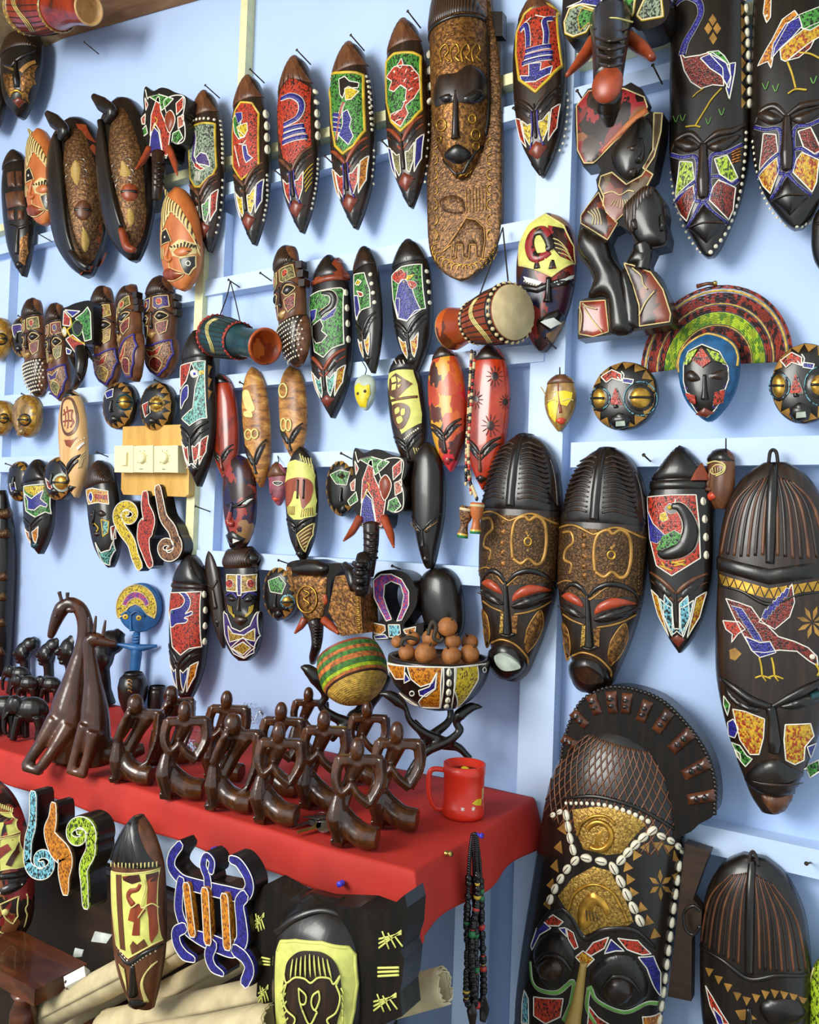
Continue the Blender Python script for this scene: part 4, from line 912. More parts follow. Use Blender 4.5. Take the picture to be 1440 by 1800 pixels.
# ================================================================= middle rows
m = Dome('beaded_mask', 'red-banded mask with a black elephant on green beads', (543, 448, 623, 736), dx=-6, mat='black_wood')
m.zone(.004, .15, 'black_wood', 'crown', inflate=3); m.patch('E', '425,230 470,160 510,240 525,275 470,270', 'red_wood', 'crown_stripe', lift=.004); m.patch('E', '345,250 360,220 375,200 370,280 345,290', 'red_wood', 'crown_stripe', lift=.003); m.zone(.15, .185, 'red_wood', 'crown_band', inflate=2.5)
m.patch('E', '315,370 360,338 480,320 494,330 495,615 430,640 388,685 342,655 320,500', 'b_green', outline=W_)
m.band('E', '378,345 425,348 442,378 430,415 395,440 372,460', [3, 6, 7, 7, 6, 7], 'black_wood'); m.patch('E', '375,485 410,462 458,420 440,465 395,492', 'b_blue', 'tusk_figure', outline=W_, lift=.0026); m.patch('E', '322,440 352,432 345,480 326,505', 'b_blue', 'ear_figure', outline=W_, lift=.0026)
m.patch('E', '330,520 372,485 388,520 378,545 408,570 378,605 350,612 332,580', 'black_wood', 'elephant_figure', outline=W_, lift=.002); m.studs('E', '380,433', 0, 2.6, 'yellow_line')
m.cowries('E', '503,345 510,437 513,510 516,590', 4, 13); face(m, 66, 6, (70, 84), (87, 94), browmat='red_wood', cheek='b_teal', cheek2='b_gold')
m = Dome('beaded_mask', 'slim turned mask with a half-seen rooster and four white dots', (622, 433, 673, 657), dx=-16, mat='black_wood', yaw=-.35, off=.06)
m.zone(.004, .19, 'ebony', 'crown', inflate=3); m.patch('E', '550,250 604,240 632,330 636,420 590,435 562,485 552,380', 'b_green', outline=W_); m.patch('E', '552,360 570,360 582,430 566,490 556,440', 'b_blue', 'rooster_figure', outline=W_, lift=.002)
m.patch('E', '565,335 595,345 598,362 580,365', 'b_red', 'wattle_figure', outline=W_, lift=.002); m.patch('E', '556,300 570,275 590,285 575,305', 'b_yellow', 'comb_figure', outline=W_, lift=.002)
m.studs('E', '634,248 640,297 648,345 655,395', 4, 4); face(m, 64, 7, (68, 84), (87, 94), browmat='black_wood', cheek='b_gold', lipmat='black_wood')
m = Dome('beaded_mask', 'black mask with a blue rooster on green beads and four white dots', (688, 420, 762, 657), dx=-14, mat='black_wood')
crown(m, .19, 'black_wood', lines=4); m.patch('E', '750,255 800,208 905,196 912,330 925,428 870,440 828,495 780,480 757,380', 'b_green', outline=W_)
m.patch('E', '785,300 815,270 850,305 872,375 900,435 828,490 786,478 768,400', 'b_blue', 'rooster_figure', outline=W_, lift=.0022); m.patch('E', '755,270 765,240 785,230 800,222 815,240 828,232 825,270 800,275 785,295', 'b_red', 'comb_figure', smooth=True, outline=W_, lift=.0024)
m.patch('E', '833,286 868,288 876,312 850,322', 'b_red', 'wattle_figure', smooth=True, outline=W_, lift=.0024); m.patch('E', '830,255 870,248 845,275 825,280', 'b_yellow', 'beak_figure', lift=.0024); m.studs('E', '812,288', 0, 3, 'yellow_line'); m.line('E', '775,375 790,380 785,470 770,430', W_, 1)
m.studs('E', '930,232 938,287 943,345 946,397', 4, 4.2); face(m, 65, 7, (70, 86), (89, 95), browmat='black_wood', cheek='b_gold', lipmat='black_wood')
m = Dome('small_face', 'tiny yellow-faced mask with grey rim hanging on a nail', (623, 658, 662, 722), 'egg', dx=-2, mat='face_grey', cat='mask')
m.patch('E', '553,838 575,820 598,838 630,828 634,875 612,948 582,945 558,895', 'face_yellow', 'painted_face', inflate=1.5); m.studs('E', '572,876 607,864', 2, 3, 'slit', 'eye', lift=.002); m.ridge('E', '588,860 590,900 592,912', [1.2, 1.8, 2.4], 'face_yellow', 'nose'); m.patch('E', '580,935 592,930 603,938 592,945', 'lip_red', 'lips')
m.tube('E', '590,705 612,745 606,775', .9, [.01, .02], 'cord', 'hanging_cord')
m = Dome('patterned_mask', 'cream mask with a brown diamond and figure eight', (682, 623, 752, 832), dx=-24, mat='ebony')
m.zone(.004, .14, 'black_wood', 'crown', inflate=3)
for x in (770, 790, 808): m.line('E', f'{x},705 {x+8},725', W_, 1.2, lift=.004)
m.patch('E', '735,765 858,752 882,830 905,985 903,1030 858,1052 800,1090 768,1010 742,900', 'lime_cream', 'painted_panel')
m.patch('E', '738,800 770,768 858,825 775,905 735,885', 'brown_wood', 'diamond_figure', lift=.002)
for pts in ('748,795 770,785 775,812 752,820', '778,790 800,805 785,820', '752,830 775,824 770,855 750,860', '780,832 800,828 785,848'): m.patch('E', pts, 'lime_cream', 'diamond_cell', lift=.003)
m.band('E', '742,915 882,893', 2.5, 'brown_wood', None, smooth=False)
m.patch('E', '755,935 800,925 838,945 842,990 815,1050 785,1062 760,1020 752,970', 'brown_wood', 'figure_eight', smooth=True, lift=.002)
for pts in ('768,958 788,948 790,972 770,985', '800,960 818,958 818,985 800,990', '775,1005 800,995 808,1020 785,1035'): m.patch('E', pts, 'lime_cream', 'figure_hole', smooth=True, lift=.003)
face(m, 73, 6, (76, 90), (91, 96), browmat='black_wood', lipmat='black_wood'); m.studs('E', '815,1115 850,1085 885,1060', 8, 1.9); 
for k in range(3): m.line('E', f'{862+k*12},{1160+k*2} {872+k*12},{1195-k*8}', 'cream', 1.1)
m = Dome('painted_mask', 'mask dabbed with orange, pink and yellow paint beside the scarlet mask', (753, 608, 821, 830), dx=-14, mat='splash_orange', off=.055)
m.zone(.0, .1, 'ebony', 'crown', inflate=3); face(m, 66, 6, (70, 86), (89, 95), browmat='ebony', nosemat='ebony', lipmat='splash_dark')
m = Dome('painted_mask', 'scarlet mask with dark sunbursts behind the hanging bead strings', (820, 603, 897, 862), dx=12, mat='scarlet', off=.05)
m.zone(.0, .12, 'ebony', 'crown', inflate=3)
for cx, cy, r in ((1290, 785, 24), (1188, 908, 22), (1268, 1045, 26), (1345, 920, 18)):
    m.patch('E', [(cx+r*math.cos(a)*.8, cy+r*math.sin(a)) for a in np.linspace(0, 6.28, 14)[:-1]], 'splash_earth', 'sunburst', inflate=.5)
    for a in np.linspace(0, 6.28, 13)[:-1]: m.line('E', f'{cx+r*math.cos(a)*.8},{cy+r*math.sin(a)} {cx+2.4*r*math.cos(a)*.8},{cy+2.4*r*math.sin(a)}', 'splash_earth', .7, 'sunray', taper=True)
face(m, 70, 6, (74, 88), (90, 96), browmat='ebony', nosemat='brown_wood', lipmat='ebony')
# bead strings with little drums
st = thing('bead_strings', 'strings of small beads ending in two tiny drums on the scarlet mask', 'beads', on_y(830, 925, -.16))
rng = random.Random(3)
for k, (path, n) in enumerate((('1168,655 1160,800 1150,1000 1142,1150 1138,1350', 40), ('1185,665 1172,830 1158,1020 1150,1180 1160,1340 1165,1400', 42), ('1150,1290 1158,1340 1180,1390 1195,1430', 12))):
    P = np.array([on_y(*topx('E', [q])[0], -.150-.004*k) for q in along(crom(parse(path)), n)])
    for i, p in enumerate(P): inst('bead', stud_mesh(['skin_drum', 'slit', 'red_bead', 'black_bead', 'skin_drum'][rng.randrange(5)]), p, st, (.0032, .0032, .0048))
for (a, b, c1) in (((1145, 1470), (1118, 1635), 'b_brown'), ((1198, 1450), (1188, 1615), 'orange_wood')):
    A = on_y(*topx('E', [a])[0], -.15); B = on_y(*topx('E', [b])[0], -.15); d = B-A; L = np.linalg.norm(d)
    dr = mk('tiny_drum', *lathe([(0, 0), (.0125, 0), (.013, .1*L), (.0115, .4*L), (.007, .55*L), (.008, .75*L), (.010, .86*L)], 16, A, d), c1, st)
    mk('foot_band', *lathe([(.010, .86*L), (.0105, .92*L)], 16, A, d), 'yellow_bead', dr); mk('foot_band', *lathe([(.0105, .92*L), (.011, L), (0, L)], 16, A, d), 'green_bead', dr); mk('rope', *lathe([(.0134, .06*L), (.0146, .1*L), (.0134, .14*L)], 16, A, d), 'skin_drum', dr)
def burnt(label, bb, dx, rings):
    m = Dome('scorched_mask', label, bb, dx=dx, mat='burnt_wood')
    for c in rings: m.line('E' if bb[0] > 480 else 'D', ' '.join(f'{c[0]+c[2]*math.cos(a)},{c[1]+c[3]*math.sin(a)}' for a in np.linspace(0, 6.3, 14)), 'cream', 1.9, 'pale_ring')
    for sg in (1, -1):
        f = (lambda q: parse(q)) if sg > 0 else mirror
        m.patch('S', f('8,80 40,72 88,66 70,74 30,82'), 'black_wood', 'eye', smooth=True, inflate=2); m.line('S', f('4,79 40,70 92,63'), 'ebony', 1.6, 'brow')
    m.ridge('S', '0,77 0,86 0,89', [2, 2.6, 4], 'black_wood', 'nose', 1.2); m.patch('S', '0,92 50,94 0,97 -50,94', 'burnt_wood', 'lips', inflate=2); return m
m = burnt('scorched light wood mask with a dark-edged figure eight', (425, 645, 477, 857), -16, [(1312, 972, 17, 26), (1345, 968, 17, 24)])
for pts in ('1282,745 1310,740 1330,790 1345,840 1310,850 1285,800', '1290,850 1325,850 1330,880 1290,875'): m.patch('D', pts, 'cream', 'pale_patch', smooth=True)
burnt('scorched light wood mask behind the cream and brown face mask', (490, 642, 541, 812), -8, [(178, 1040, 13, 32), (203, 1042, 13, 30), (175, 860, 20, 36)])
m = Dome('painted_mask', 'plain red-brown mask next to the parrot mask', (368, 657, 421, 852), dx=-14, mat='redpaint')
m.zone(.0, .1, 'black_wood', 'crown', inflate=2.5); face(m, 72, 6, (75, 88), (90, 96), browmat='black_wood', lipmat='redpaint', nosemat='redpaint', bw=2.4)
m = Dome('beaded_mask', 'black mask with a parrot in turquoise beads under the teal drum', (316, 580, 381, 856), dx=-4, mat='black_wood', off=.075)
m.zone(.004, .19, 'black_wood', 'crown', inflate=3); m.patch('D', '956,612 1012,592 1000,640 985,690 955,735', 'b_red', outline=W_); m.patch('D', '1012,592 1084,584 1092,885 1062,888 1002,925 962,888 1020,832 1032,720 1050,665 1028,630', 'b_teal', outline=W_)
m.patch('D', '1005,640 1030,628 1050,655 1030,672 1010,665', 'b_white', 'parrot_eye', smooth=True); m.studs('D', '1028,652', 0, 2.5, 'pin_blue', lift=.002); m.patch('D', '1048,640 1075,632 1085,650 1058,660', 'b_yellow', 'beak_figure', lift=.002); m.patch('D', '960,745 992,712 994,770 975,800 957,835', 'b_blue', 'wing_figure', smooth=True, outline=W_)
for t in (605, 670, 735): m.patch('D', f'1097,{t} 1118,{t+10} 1100,{t+55}', 'goldtri', 'side_triangle')
face(m, 65, 5, (69, 83), (86, 94), browmat='black_wood', cheek='b_red', cheek2='b_red', lipmat='black_wood'); m.line('D', '975,1080 1010,1140 1030,1110 1065,1085'); m.line('D', '985,1150 1012,1125 1040,1150')
m = Dome('painted_mask', 'dark mask blotched with crimson, its mouth open', (391, 800, 452, 965), 'oval', dx=-6, mat='splash_pink', off=.06)
m.ridge('G', '1195,325 1225,330 1260,320 1310,285 1345,265', [2, 3.4, 3.6, 3, 2], 'black_wood', 'brow'); m.patch('G', '1245,320 1300,290 1335,290 1300,320', 'plastic_white', 'eye', inflate=1); m.line('G', '1235,335 1290,330 1340,300', 'black_wood', 1.5)
m.ridge('G', '1225,310 1215,380 1210,415 1235,425', [3, 5, 7, 5], 'splash_pink', 'nose', 1.2); m.patch('G', '1192,480 1230,460 1295,500 1280,525 1215,550', 'black_wood', 'mouth', inflate=5); m.patch('G', '1240,495 1270,505 1242,520', 'plastic_white', 'mouth_gap', lift=.009)
m = Dome('patterned_mask', 'yellow and brown mask carved with a stylised face', (502, 785, 560, 988), dx=-4, mat='black_wood', off=.055)
m.patch('H', '195,110 240,85 330,110 352,170 355,300 345,380 300,400 230,400 200,370 188,250', 'lime_cream', 'painted_panel'); m.patch('H', '192,200 250,178 310,190 330,230 320,290 300,320 275,340 260,270 235,250 220,300 195,330 190,260', 'red_wood', 'face_figure', smooth=True, lift=.002)
for x in (255, 285): m.line('H', f'{x},190 {x-4},290', 'ebony', 1.8, lift=.003)
for k in range(6): m.line('H', f'{275+k*10},{345-k*2} {268+k*12},{388-k*2}', 'goldtri', .8); m.line('H', f'{200+k*7},330 {205+k*6},375', 'goldtri', .8)
for k in range(5): m.line('H', f'{262+k*14},{62-abs(k-2)*4+k*6} {275+k*14},{92+k*10}', 'cream', 1.2)
face(m, 66, 4, (71, 88), (91, 96), browmat='black_wood', lipmat='black_wood'); m.studs('H', '195,425 250,430 300,395 348,370', 12, 1.6); m.patch('H', '248,480 338,420 330,480 290,570', 'brown_wood', 'cheek_panel', outline='cream', ow=1.4)
for k in range(5): m.line('H', f'{258+k*6},{490+k*14} {325-k*6},{445+k*22}', 'cream', 1)
m = Dome('small_face', 'tiny pink face with brown cap beside the yellow and brown mask', (472, 812, 507, 889), 'egg', dx=-2, mat='pink_paint', cat='mask', off=.03)
m.zone(.0, .34, 'brown_wood', 'cap', inflate=3); m.patch('H', '120,205 145,198 172,205 148,222', 'black_wood', 'eye', smooth=True, outline='white_line', ow=.7); m.patch('H', '115,285 135,282 158,292 135,305', 'lip_bright', 'lips', inflate=3); m.ridge('H', '112,210 105,250 115,262', [1, 2, 2.5], 'pink_paint', 'nose'); m.tube('H', '145,65 150,90 146,102', .9, [.01, .03], 'cord', 'hanging_cord')
m = Dome('plain_mask', 'smooth plain black mask with slit eyes below the cream mask', (722, 777, 784, 1000), [(0, .15), (.05, .5), (.13, .75), (.25, .95), (.4, 1), (.55, .95), (.7, .78), (.82, .58), (.92, .4), (.98, .25), (1, .12)], dx=-4, mat='black_wood', off=.06, depth=.7)
for sg in (1, -1):
    f = (lambda q: parse(q)) if sg > 0 else mirror
    m.ridge('S', f('4,70 35,66 70,61 95,57'), [1.6, 2.6, 2.2, 1], 'black_wood', 'brow'); m.patch('S', f('18,70 55,65 88,61 70,67 35,72'), 'ebony', 'eye', smooth=True, inflate=2.5); m.line('S', f('24,70 60,66.5 84,63'), 'goldtri', .6, 'eye_slit', lift=.005)
m.ridge('S', '0,69 0,78 0,82', [1.8, 2.4, 4.4], 'black_wood', 'nose', 1.2); m.patch('S', '0,90 55,92.5 0,95.5 -55,92.5', 'black_wood', 'lips', inflate=3.5)
m = Dome('plain_mask', 'glossy black oval mask without features behind the bowl of seeds', (735, 996, 818, 1128), [(0, .2), (.06, .6), (.2, .9), (.4, 1), (.65, .95), (.85, .8), (1, .5)], dx=-22, mat='black_wood', off=.045, depth=.7)
m.ridge('S', '-60,74 0,78 60,74', [2, 3, 2], 'black_wood', 'brow'); m.ridge('S', '0,78 0,92', [2.5, 4], 'black_wood', 'nose')
# round masks behind the elephants
roundmask('round mask with green beads behind the middle elephant head', (574, 806, 634, 908), 45, 30, 6, 0, gold='goldtri', off=.02, extra=('12,28 40,20 70,24 60,46 30,44', 'b_green'), nose=(45, 74))
roundmask('round mask with green beads left of the copper elephant head', (463, 994, 530, 1090), 64, 66, 14, 0, off=.02, ring='b_sky', extra=('14,28 44,20 60,34 50,52 20,48', 'b_green'), nose=(34, 76))

# --- loop-headed cross of beads
s = Slab('loop_cross', 'black loop-headed cross with purple beads behind the bowl', 'H', '690,672 760,665 830,690 872,760 878,840 850,900 810,955 830,968 908,945 905,1010 840,1038 760,1030 655,1035 645,990 645,935 700,940 695,900 655,830 645,760 655,700', .045, 'black_wood', .045, 'ornament', holes=['745,735 785,745 805,800 795,870 770,935 735,880 715,820 720,760'], bodyname='cross')
s.patch('H', '652,720 690,690 745,688 800,715 838,780 838,850 800,930 775,935 800,870 812,800 795,745 745,725 710,745 705,810 725,870 748,925 720,935 690,880 655,810', 'b_violet', 'loop_panel', outline=W_)
for pts, mt in (('650,945 712,958 715,985 690,1005 655,1000', 'b_orange'), ('730,955 790,955 795,1000 770,1020 735,1018', 'b_sky'), ('810,980 875,965 870,1010 820,1000', 'b_orange'), ('655,1012 710,1005 730,1025 660,1030', 'b_blue')): s.patch('H', pts, mt, 'arm_panel', outline=W_)
# --- copper elephant head and the fist
s = Slab('elephant_head', 'copper-faced elephant head with black brow beside the raised fist', 'H', '192,640 240,615 330,610 400,630 480,630 488,660 430,720 420,800 410,900 380,950 300,950 270,880 235,800 215,700', .05, 'black_wood', .05, 'elephant head', bodyname='head')
s.patch('H', '215,700 300,690 405,705 400,830 385,900 370,945 300,940 270,870 235,800', 'copper', 'face_panel', inflate=5); s.patch('H', '232,640 330,615 410,640 400,690 320,700 235,685', 'black_wood', 'brow', smooth=True, inflate=10); s.patch('H', '190,650 220,650 225,760 205,740', 'copper', 'ear_panel')
s.line('H', ' '.join(f'{312+52*math.cos(a)},{820+70*math.sin(a)}' for a in np.linspace(0, 6.3, 18)), 'gold', 1.6, 'embossed_ring', lift=.009); s.line('H', '300,770 330,790 300,815 328,840 300,870', 'gold', 1.5, 'embossed_scroll', lift=.012); s.patch('H', '385,800 400,790 408,830 395,850', 'eye_red', 'eye', smooth=True, inflate=3)
s.tube('H', '345,940 352,1000 350,1060 335,1120 330,1150', [14, 11, 9, 8, 6], [.055, .075, .05], 'black_wood', 'trunk')
for k in range(8): s.tube('H', f'{318+k*2},{952+k*16} {345},{958+k*16} {378-k},{952+k*16}', 2, [.07, .088, .07], 'ebony', 'trunk_ring', n=7)
s.tube('H', '290,925 265,965 236,998', [8, 6, 2], [.05, .06, .08], 'tusk', 'tusk'); s.tube('H', '390,930 430,965 468,1000', [8, 7, 3], [.05, .06, .07], 'tusk', 'tusk')
s = Slab('fist_carving', 'black raised fist on a hammered copper forearm', 'H', '448,700 500,690 580,800 592,1000 480,1015 440,930 410,890', .06, 'copper', .075, 'carving', bodyname='forearm', smooth=False)
V1 = [s.plane_at(topx('H', [q]), .075)[0] for q in ((592, 590), (590, 640), (588, 700), (586, 760), (586, 800))]
P = s.tube('H', '592,585 592,640 588,720 585,800', [11, 15.5, 15.5, 11], [.07, .085, .08], 'black_wood', 'fist', flat=.8)
for k in range(4): s.tube('H', f'548,{630+k*42} 575,{640+k*42} 612,{636+k*42}', [4.5, 6.5, 4], [.09, .108, .09], 'black_wood', 'finger', n=9)
s.tube('H', '500,640 530,680 545,740 540,770', [7, 11, 10, 6], [.05, .075, .07], 'black_wood', 'thumb'); s.tube('H', '605,590 618,640 620,720', [6, 7, 5], [.07, .085, .07], 'black_wood', 'finger', n=9)
for k in range(9): s.line('H', f'{552+k*1.2},{800+k*21} {572+k*1.2},{800+k*21} {573+k*1.2},{812+k*21} {552+k*1.2},{812+k*21}', 'gold', .9, 'embossed_link', smooth=False)
# --- crowned mask and its dark neighbour
m = Dome('carved_mask', 'bronze-dark narrow mask edge beside the crowned king mask', (360, 968, 400, 1140), 'boat', dx=-26, mat='ebony', off=.035); m.ridge('S', '20,40 24,60', [3, 5], 'ebony', 'nose'); m.ridge('S', '-40,34 30,38 80,32', 2.5, 'ebony', 'brow'); m.patch('S', '0,70 50,73 10,78', 'black_wood', 'lips', inflate=4)
m = Dome('crowned_mask', 'king mask with ribbed black crown and beaded beard plate', (391, 960, 463, 1162), [(0, .5), (.04, .72), (.09, .95), (.13, .95), (.17, .7), (.2, .82), (.4, .88), (.55, .8), (.58, .98), (.7, 1), (.85, .88), (.94, .62), (1, .25)], dx=-4, mat='black_wood', depth=.5, off=.05)
m.zone(.02, .19, 'hair_lines', 'crown', inflate=6)
for pts, mt in (('1198,690 1250,692 1250,780 1200,775', 'b_ochre'), ('1275,695 1355,690 1352,775 1275,785', 'b_ochre'), ('1252,690 1274,692 1274,800 1255,800', 'b_purple'), ('1185,885 1200,900 1225,970 1270,990 1320,960 1355,890 1380,885 1375,1010 1340,1100 1290,1130 1235,1105 1190,1010', 'b_purple'), ('1205,960 1230,1000 1290,1010 1345,975 1345,1040 1285,1025 1215,1045', 'b_ochre'), ('1220,1075 1285,1020 1345,1075 1290,1125', 'b_darkred'), ('1230,1078 1285,1045 1325,1075 1285,1112', 'b_ochre')): m.patch('G', pts, mt, 'bead_panel', outline=W_, lift=.0012 if mt != 'b_ochre' else .002)
for cx in (1215, 1322): m.patch('G', [(cx+18*math.cos(a), 738+22*math.sin(a)) for a in np.linspace(0, 6.28, 12)[:-1]], 'b_red', 'brow_disc', outline=W_, lift=.003)
for sg in ('1195,800 1225,785 1255,815', '1275,815 1310,785 1355,795'): m.line('G', sg, 'blue_line', 2); 
for pts in ('1198,815 1220,800 1245,822 1220,832', '1285,828 1320,800 1345,822 1315,836'): m.patch('G', pts, 'black_wood', 'eye', smooth=True, inflate=4)
m.ridge('G', '1262,810 1258,860 1258,880', [2, 3.4, 5.4], 'ebony', 'nose', 1.2); m.patch('G', '1230,930 1260,905 1305,925 1270,960', 'ebony', 'lips', smooth=True, inflate=5)
for k in range(3): m.line('G', f'{1205+k*8},{850+k*4} {1215+k*7},{890+k*6} {1240},{905+k*6}', 'yellow_line', 1); m.line('G', f'{1335-k*9},{850+k*4} {1325-k*7},{890+k*6} {1295},{900+k*6}', 'yellow_line', 1)
# --- blue bull
m = Dome('beaded_mask', 'tall mask with a blue antelope head on red beads standing behind the figurines', (297, 975, 369, 1238), dx=8, mat='black_wood')
m.zone(.004, .19, 'black_wood', 'crown', inflate=3); m.patch('S', '-60,8 -20,4 -10,17 -70,17', 'red_wood', 'crown_stripe', lift=.004); m.patch('S', '20,4 60,9 50,17 15,17', 'red_wood', 'crown_stripe', lift=.004); m.zone(.19, .225, 'ebony', 'crown_band', inflate=2)
m.patch('G', '900,785 1062,780 1065,1070 1000,1080 955,1115 912,1070 900,930', 'b_red', outline=W_); m.patch('G', '950,787 982,787 1006,825 1000,868 980,896 1012,884 1014,900 975,918 992,926 980,944 935,950 918,964 904,960 903,885 925,872 958,860 976,830 966,803', 'b_blue', 'antelope_figure', outline=W_, lift=.002, smooth=True)
m.studs('G', '916,888', 0, 2.6, 'b_teal', lift=.003)
m.cowries('G', '1076,795 1082,885 1080,960 1078,1042', 4, 13); face(m, 66, 6, (70, 84), (90, 96), browmat='black_wood', cheek='b_bluec', cheek2='b_orange', lipmat='black_wood')
# --- scroll sign with two spirals
def spiral(cx, cy, r0, r1, turns, a0, sgn=1, n=40): return [(cx+(r0+(r1-r0)*k/n)*math.cos(a0+sgn*2*math.pi*turns*k/n), cy+(r0+(r1-r0)*k/n)*math.sin(a0+sgn*2*math.pi*turns*k/n)) for k in range(n+1)]
s = Arms('scroll_sign', 'yellow, red and brown beaded sign with two spirals below the switches', (265, 930), .03, base_py=1000)
s.arm('G', [(738, 645), (715, 590), (695, 520), (650, 455)] + spiral(677, 376, 60, 12, 1.35, 2.6, 1), [11, 14, 13, 11, 9, 8, 7.5, 7, 6], 'b_yellow')
s.arm('G', '770,268 772,330 790,400 772,450 762,500 775,570 797,635', [10, 13, 19, 26, 20, 13, 10], 'b_red'); s.arm('G', [(838, 238), (850, 300), (870, 390), (912, 450)] + spiral(890, 546, 58, 12, 1.35, -.8, 1), [10, 12, 13, 12, 9, 8, 7.5, 7, 6], 'b_brown')
# --- woman with headband, blue bird, emblem mask
m = Dome('beaded_mask', 'dark woman face mask with a yellow and red headband and beaded collar', (152, 810, 216, 998), 'oval', dx=-18, mat='black_wood', depth=.7)
m.zone(.0, .24, 'hair_lines', 'hair', inflate=5); m.patch('G', '458,245 490,235 570,250 575,320 520,310 470,320', 'b_gold', 'headband', outline=W_); m.patch('G', '470,280 482,255 492,282 482,308', 'b_blue', 'headband_stone', smooth=True, outline=W_, lift=.002); m.patch('G', '500,265 575,272 572,295 505,290', 'b_red', 'headband', lift=.002)
m.patch('G', '510,365 535,350 560,372 535,385', 'ebony', 'eye', smooth=True, inflate=3); m.patch('G', '475,375 487,362 495,380 484,388', 'ebony', 'eye', smooth=True, inflate=3); m.ridge('G', '500,350 492,400 486,420 500,428', [2, 3, 4.5, 3], 'black_wood', 'nose', 1.2); m.patch('G', '492,470 508,460 528,475 508,490', 'ebony', 'lips', smooth=True, inflate=4)
m.patch('G', '505,520 535,575 580,560 600,510 585,440 612,430 610,560 580,640 545,625', 'b_teal', 'collar_panel', outline=W_); m.patch('G', '585,440 612,430 612,500 590,505', 'b_red', 'collar_panel', outline=W_, lift=.002); m.patch('G', '535,400 575,410 570,470 545,490 540,440', 'b_teal', 'cheek_panel', outline=Y_); m.line('G', '500,420 520,445 510,465', Y_, 1.4)
m = Dome('beaded_mask', 'small mask with a flying blue bird on green and yellow beads', (40, 808, 98, 974), dx=-4, mat='black_wood', off=.055)
m.zone(.0, .24, 'black_wood', 'crown', inflate=4); m.patch('G', '128,225 240,215 268,260 272,370 240,360 190,388 140,355', 'b_green', outline=W_); m.patch('G', '130,228 235,222 225,260 180,275 140,255', 'b_yellow', 'sky_panel', lift=.0018)
m.patch('G', '130,260 170,290 200,265 232,245 215,290 250,320 245,335 215,325 185,350 150,345 150,300', 'b_blue', 'bird_figure', outline=W_, lift=.0024); face(m, 64, 6, (70, 85), (88, 95), browmat='black_wood', cheek='b_orange', lipmat='teal_wood', bw=2.4)
m = Dome('patterned_mask', 'tan mask with a carved knot emblem in a scalloped ring', (102, 686, 156, 875), dx=-10, mat='tan_wood', off=.06)
m.zone(.0, .07, 'black_wood', 'crown', inflate=2); m.patch('D', '330,800 350,775 385,785 410,850 415,910 395,960 360,980 335,960 322,900 322,850', 'brown_wood', 'scalloped_ring', smooth=True); m.patch('D', '336,815 355,790 380,800 398,860 400,915 382,950 358,962 340,940 332,890', 'tan_wood', 'emblem_field', smooth=True, lift=.002)
for pts in ('340,840 350,880 345,930', '355,825 365,880 360,940', '335,870 360,850 385,845', '335,905 360,900 390,905 375,935', '385,845 380,880 390,905'): m.band('D', pts, 2.4, 'red_wood', None)
face(m, 69, 6, (73, 86), (89, 95), browmat='black_wood', lipmat='black_wood', nosemat='ebony'); m.patch('D', '340,1000 380,1000 410,985 370,1040 350,1030', 'red_wood', 'brow_panel'); m.studs('D', '375,1050 410,1010 445,990', 9, 1.4); m.patch('D', '405,1045 440,1010 445,1020 412,1055', 'plastic_white', 'eye', lift=.003)
for k in range(3): m.line('D', f'{412+k*7},{1150-k*3} {425+k*5},{1090+k*8} {448},{1058+k*16}', 'carve_line', 1.1)
# --- switch board
s = Slab('switch_board', 'wooden board with three cream electrical switches on the wall', 'D', '648,930 965,918 1000,935 995,1285 975,1300 650,1288 638,1260', .02, 'board_wood', .046, 'switches', smooth=False, bodyname='board')
for k, (x0, x1) in enumerate(((604, 703), (705, 808), (812, 938))):
    f = s.plane_at(topx('D', [(x0, 1032), (x1, 1028), (x1, 1172), (x0, 1170)]), .05); b = f + np.array((0, .030, 0))
    pl = mk('switch_plate', np.vstack([f, b]), [(0, 1, 2, 3), (7, 6, 5, 4), (0, 4, 5, 1), (1, 5, 6, 2), (2, 6, 7, 3), (3, 7, 4, 0)], 'switch_white', s.root, False)
    c = f.mean(0)
    if k == 0: mk('rocker', *box(c+np.array((.006, -.003, 0)), (.022, .006, .034)), 'switch_white', pl, False)
    else:
        mk('dial', *lathe([(.015, 0), (.0145, .008), (.011, .009), (0, .009)], 20, c+np.array((-.004, .0, .003)), (0, -1, 0)), 'switch_white', pl)
        for a in np.linspace(-.6, 3.8, 6): inst('mark', stud_mesh('slit'), c+np.array((-.004+.0195*math.cos(a), -.0006, .003+.0195*math.sin(a))), pl, .0011)
        mk('caption', *box(c+np.array((-.006, -.0005, -.026)), (.012, .0006, .0016)), 'slit', pl, False)
# ================================================================= right-hand part of the wall
s = Slab('elephant_head', 'large elephant head with orange tusks cut by the top of the photo', 'C', '282,150 278,60 300,-60 420,-120 520,-110 610,-120 700,-100 760,-20 748,90 640,140 590,120 500,140 410,110 395,165 330,175', .06, 'black_wood', .06, 'elephant head', bodyname='head')
s.patch('C', '290,100 312,42 360,22 430,45 472,78 410,105 388,145 330,165 295,150', 'b_grey', 'ear_panel', frame=Y_, fw=2.5, outline=W_); s.patch('C', '300,35 360,10 420,-40 480,30 488,60 440,30 370,18', 'b_blue', 'ear_panel', outline=W_); s.patch('C', '370,40 430,55 440,75 395,110 360,140 350,80', 'b_green', 'ear_panel', outline=Y_, lift=.002)
s.patch('C', '512,75 560,-10 612,-30 600,60 582,88', 'b_green', 'ear_panel', frame=Y_, fw=2.5, outline=W_); s.patch('C', '618,70 650,0 725,-20 735,75 640,92', 'b_grey', 'ear_panel', frame=Y_, fw=2.5, outline=W_)
s.tube('C', '500,95 497,160 494,230 490,300 486,360', [37, 32, 28, 25, 23], [.06, .10, .14, .17, .19], 'black_wood', 'trunk', n=20)
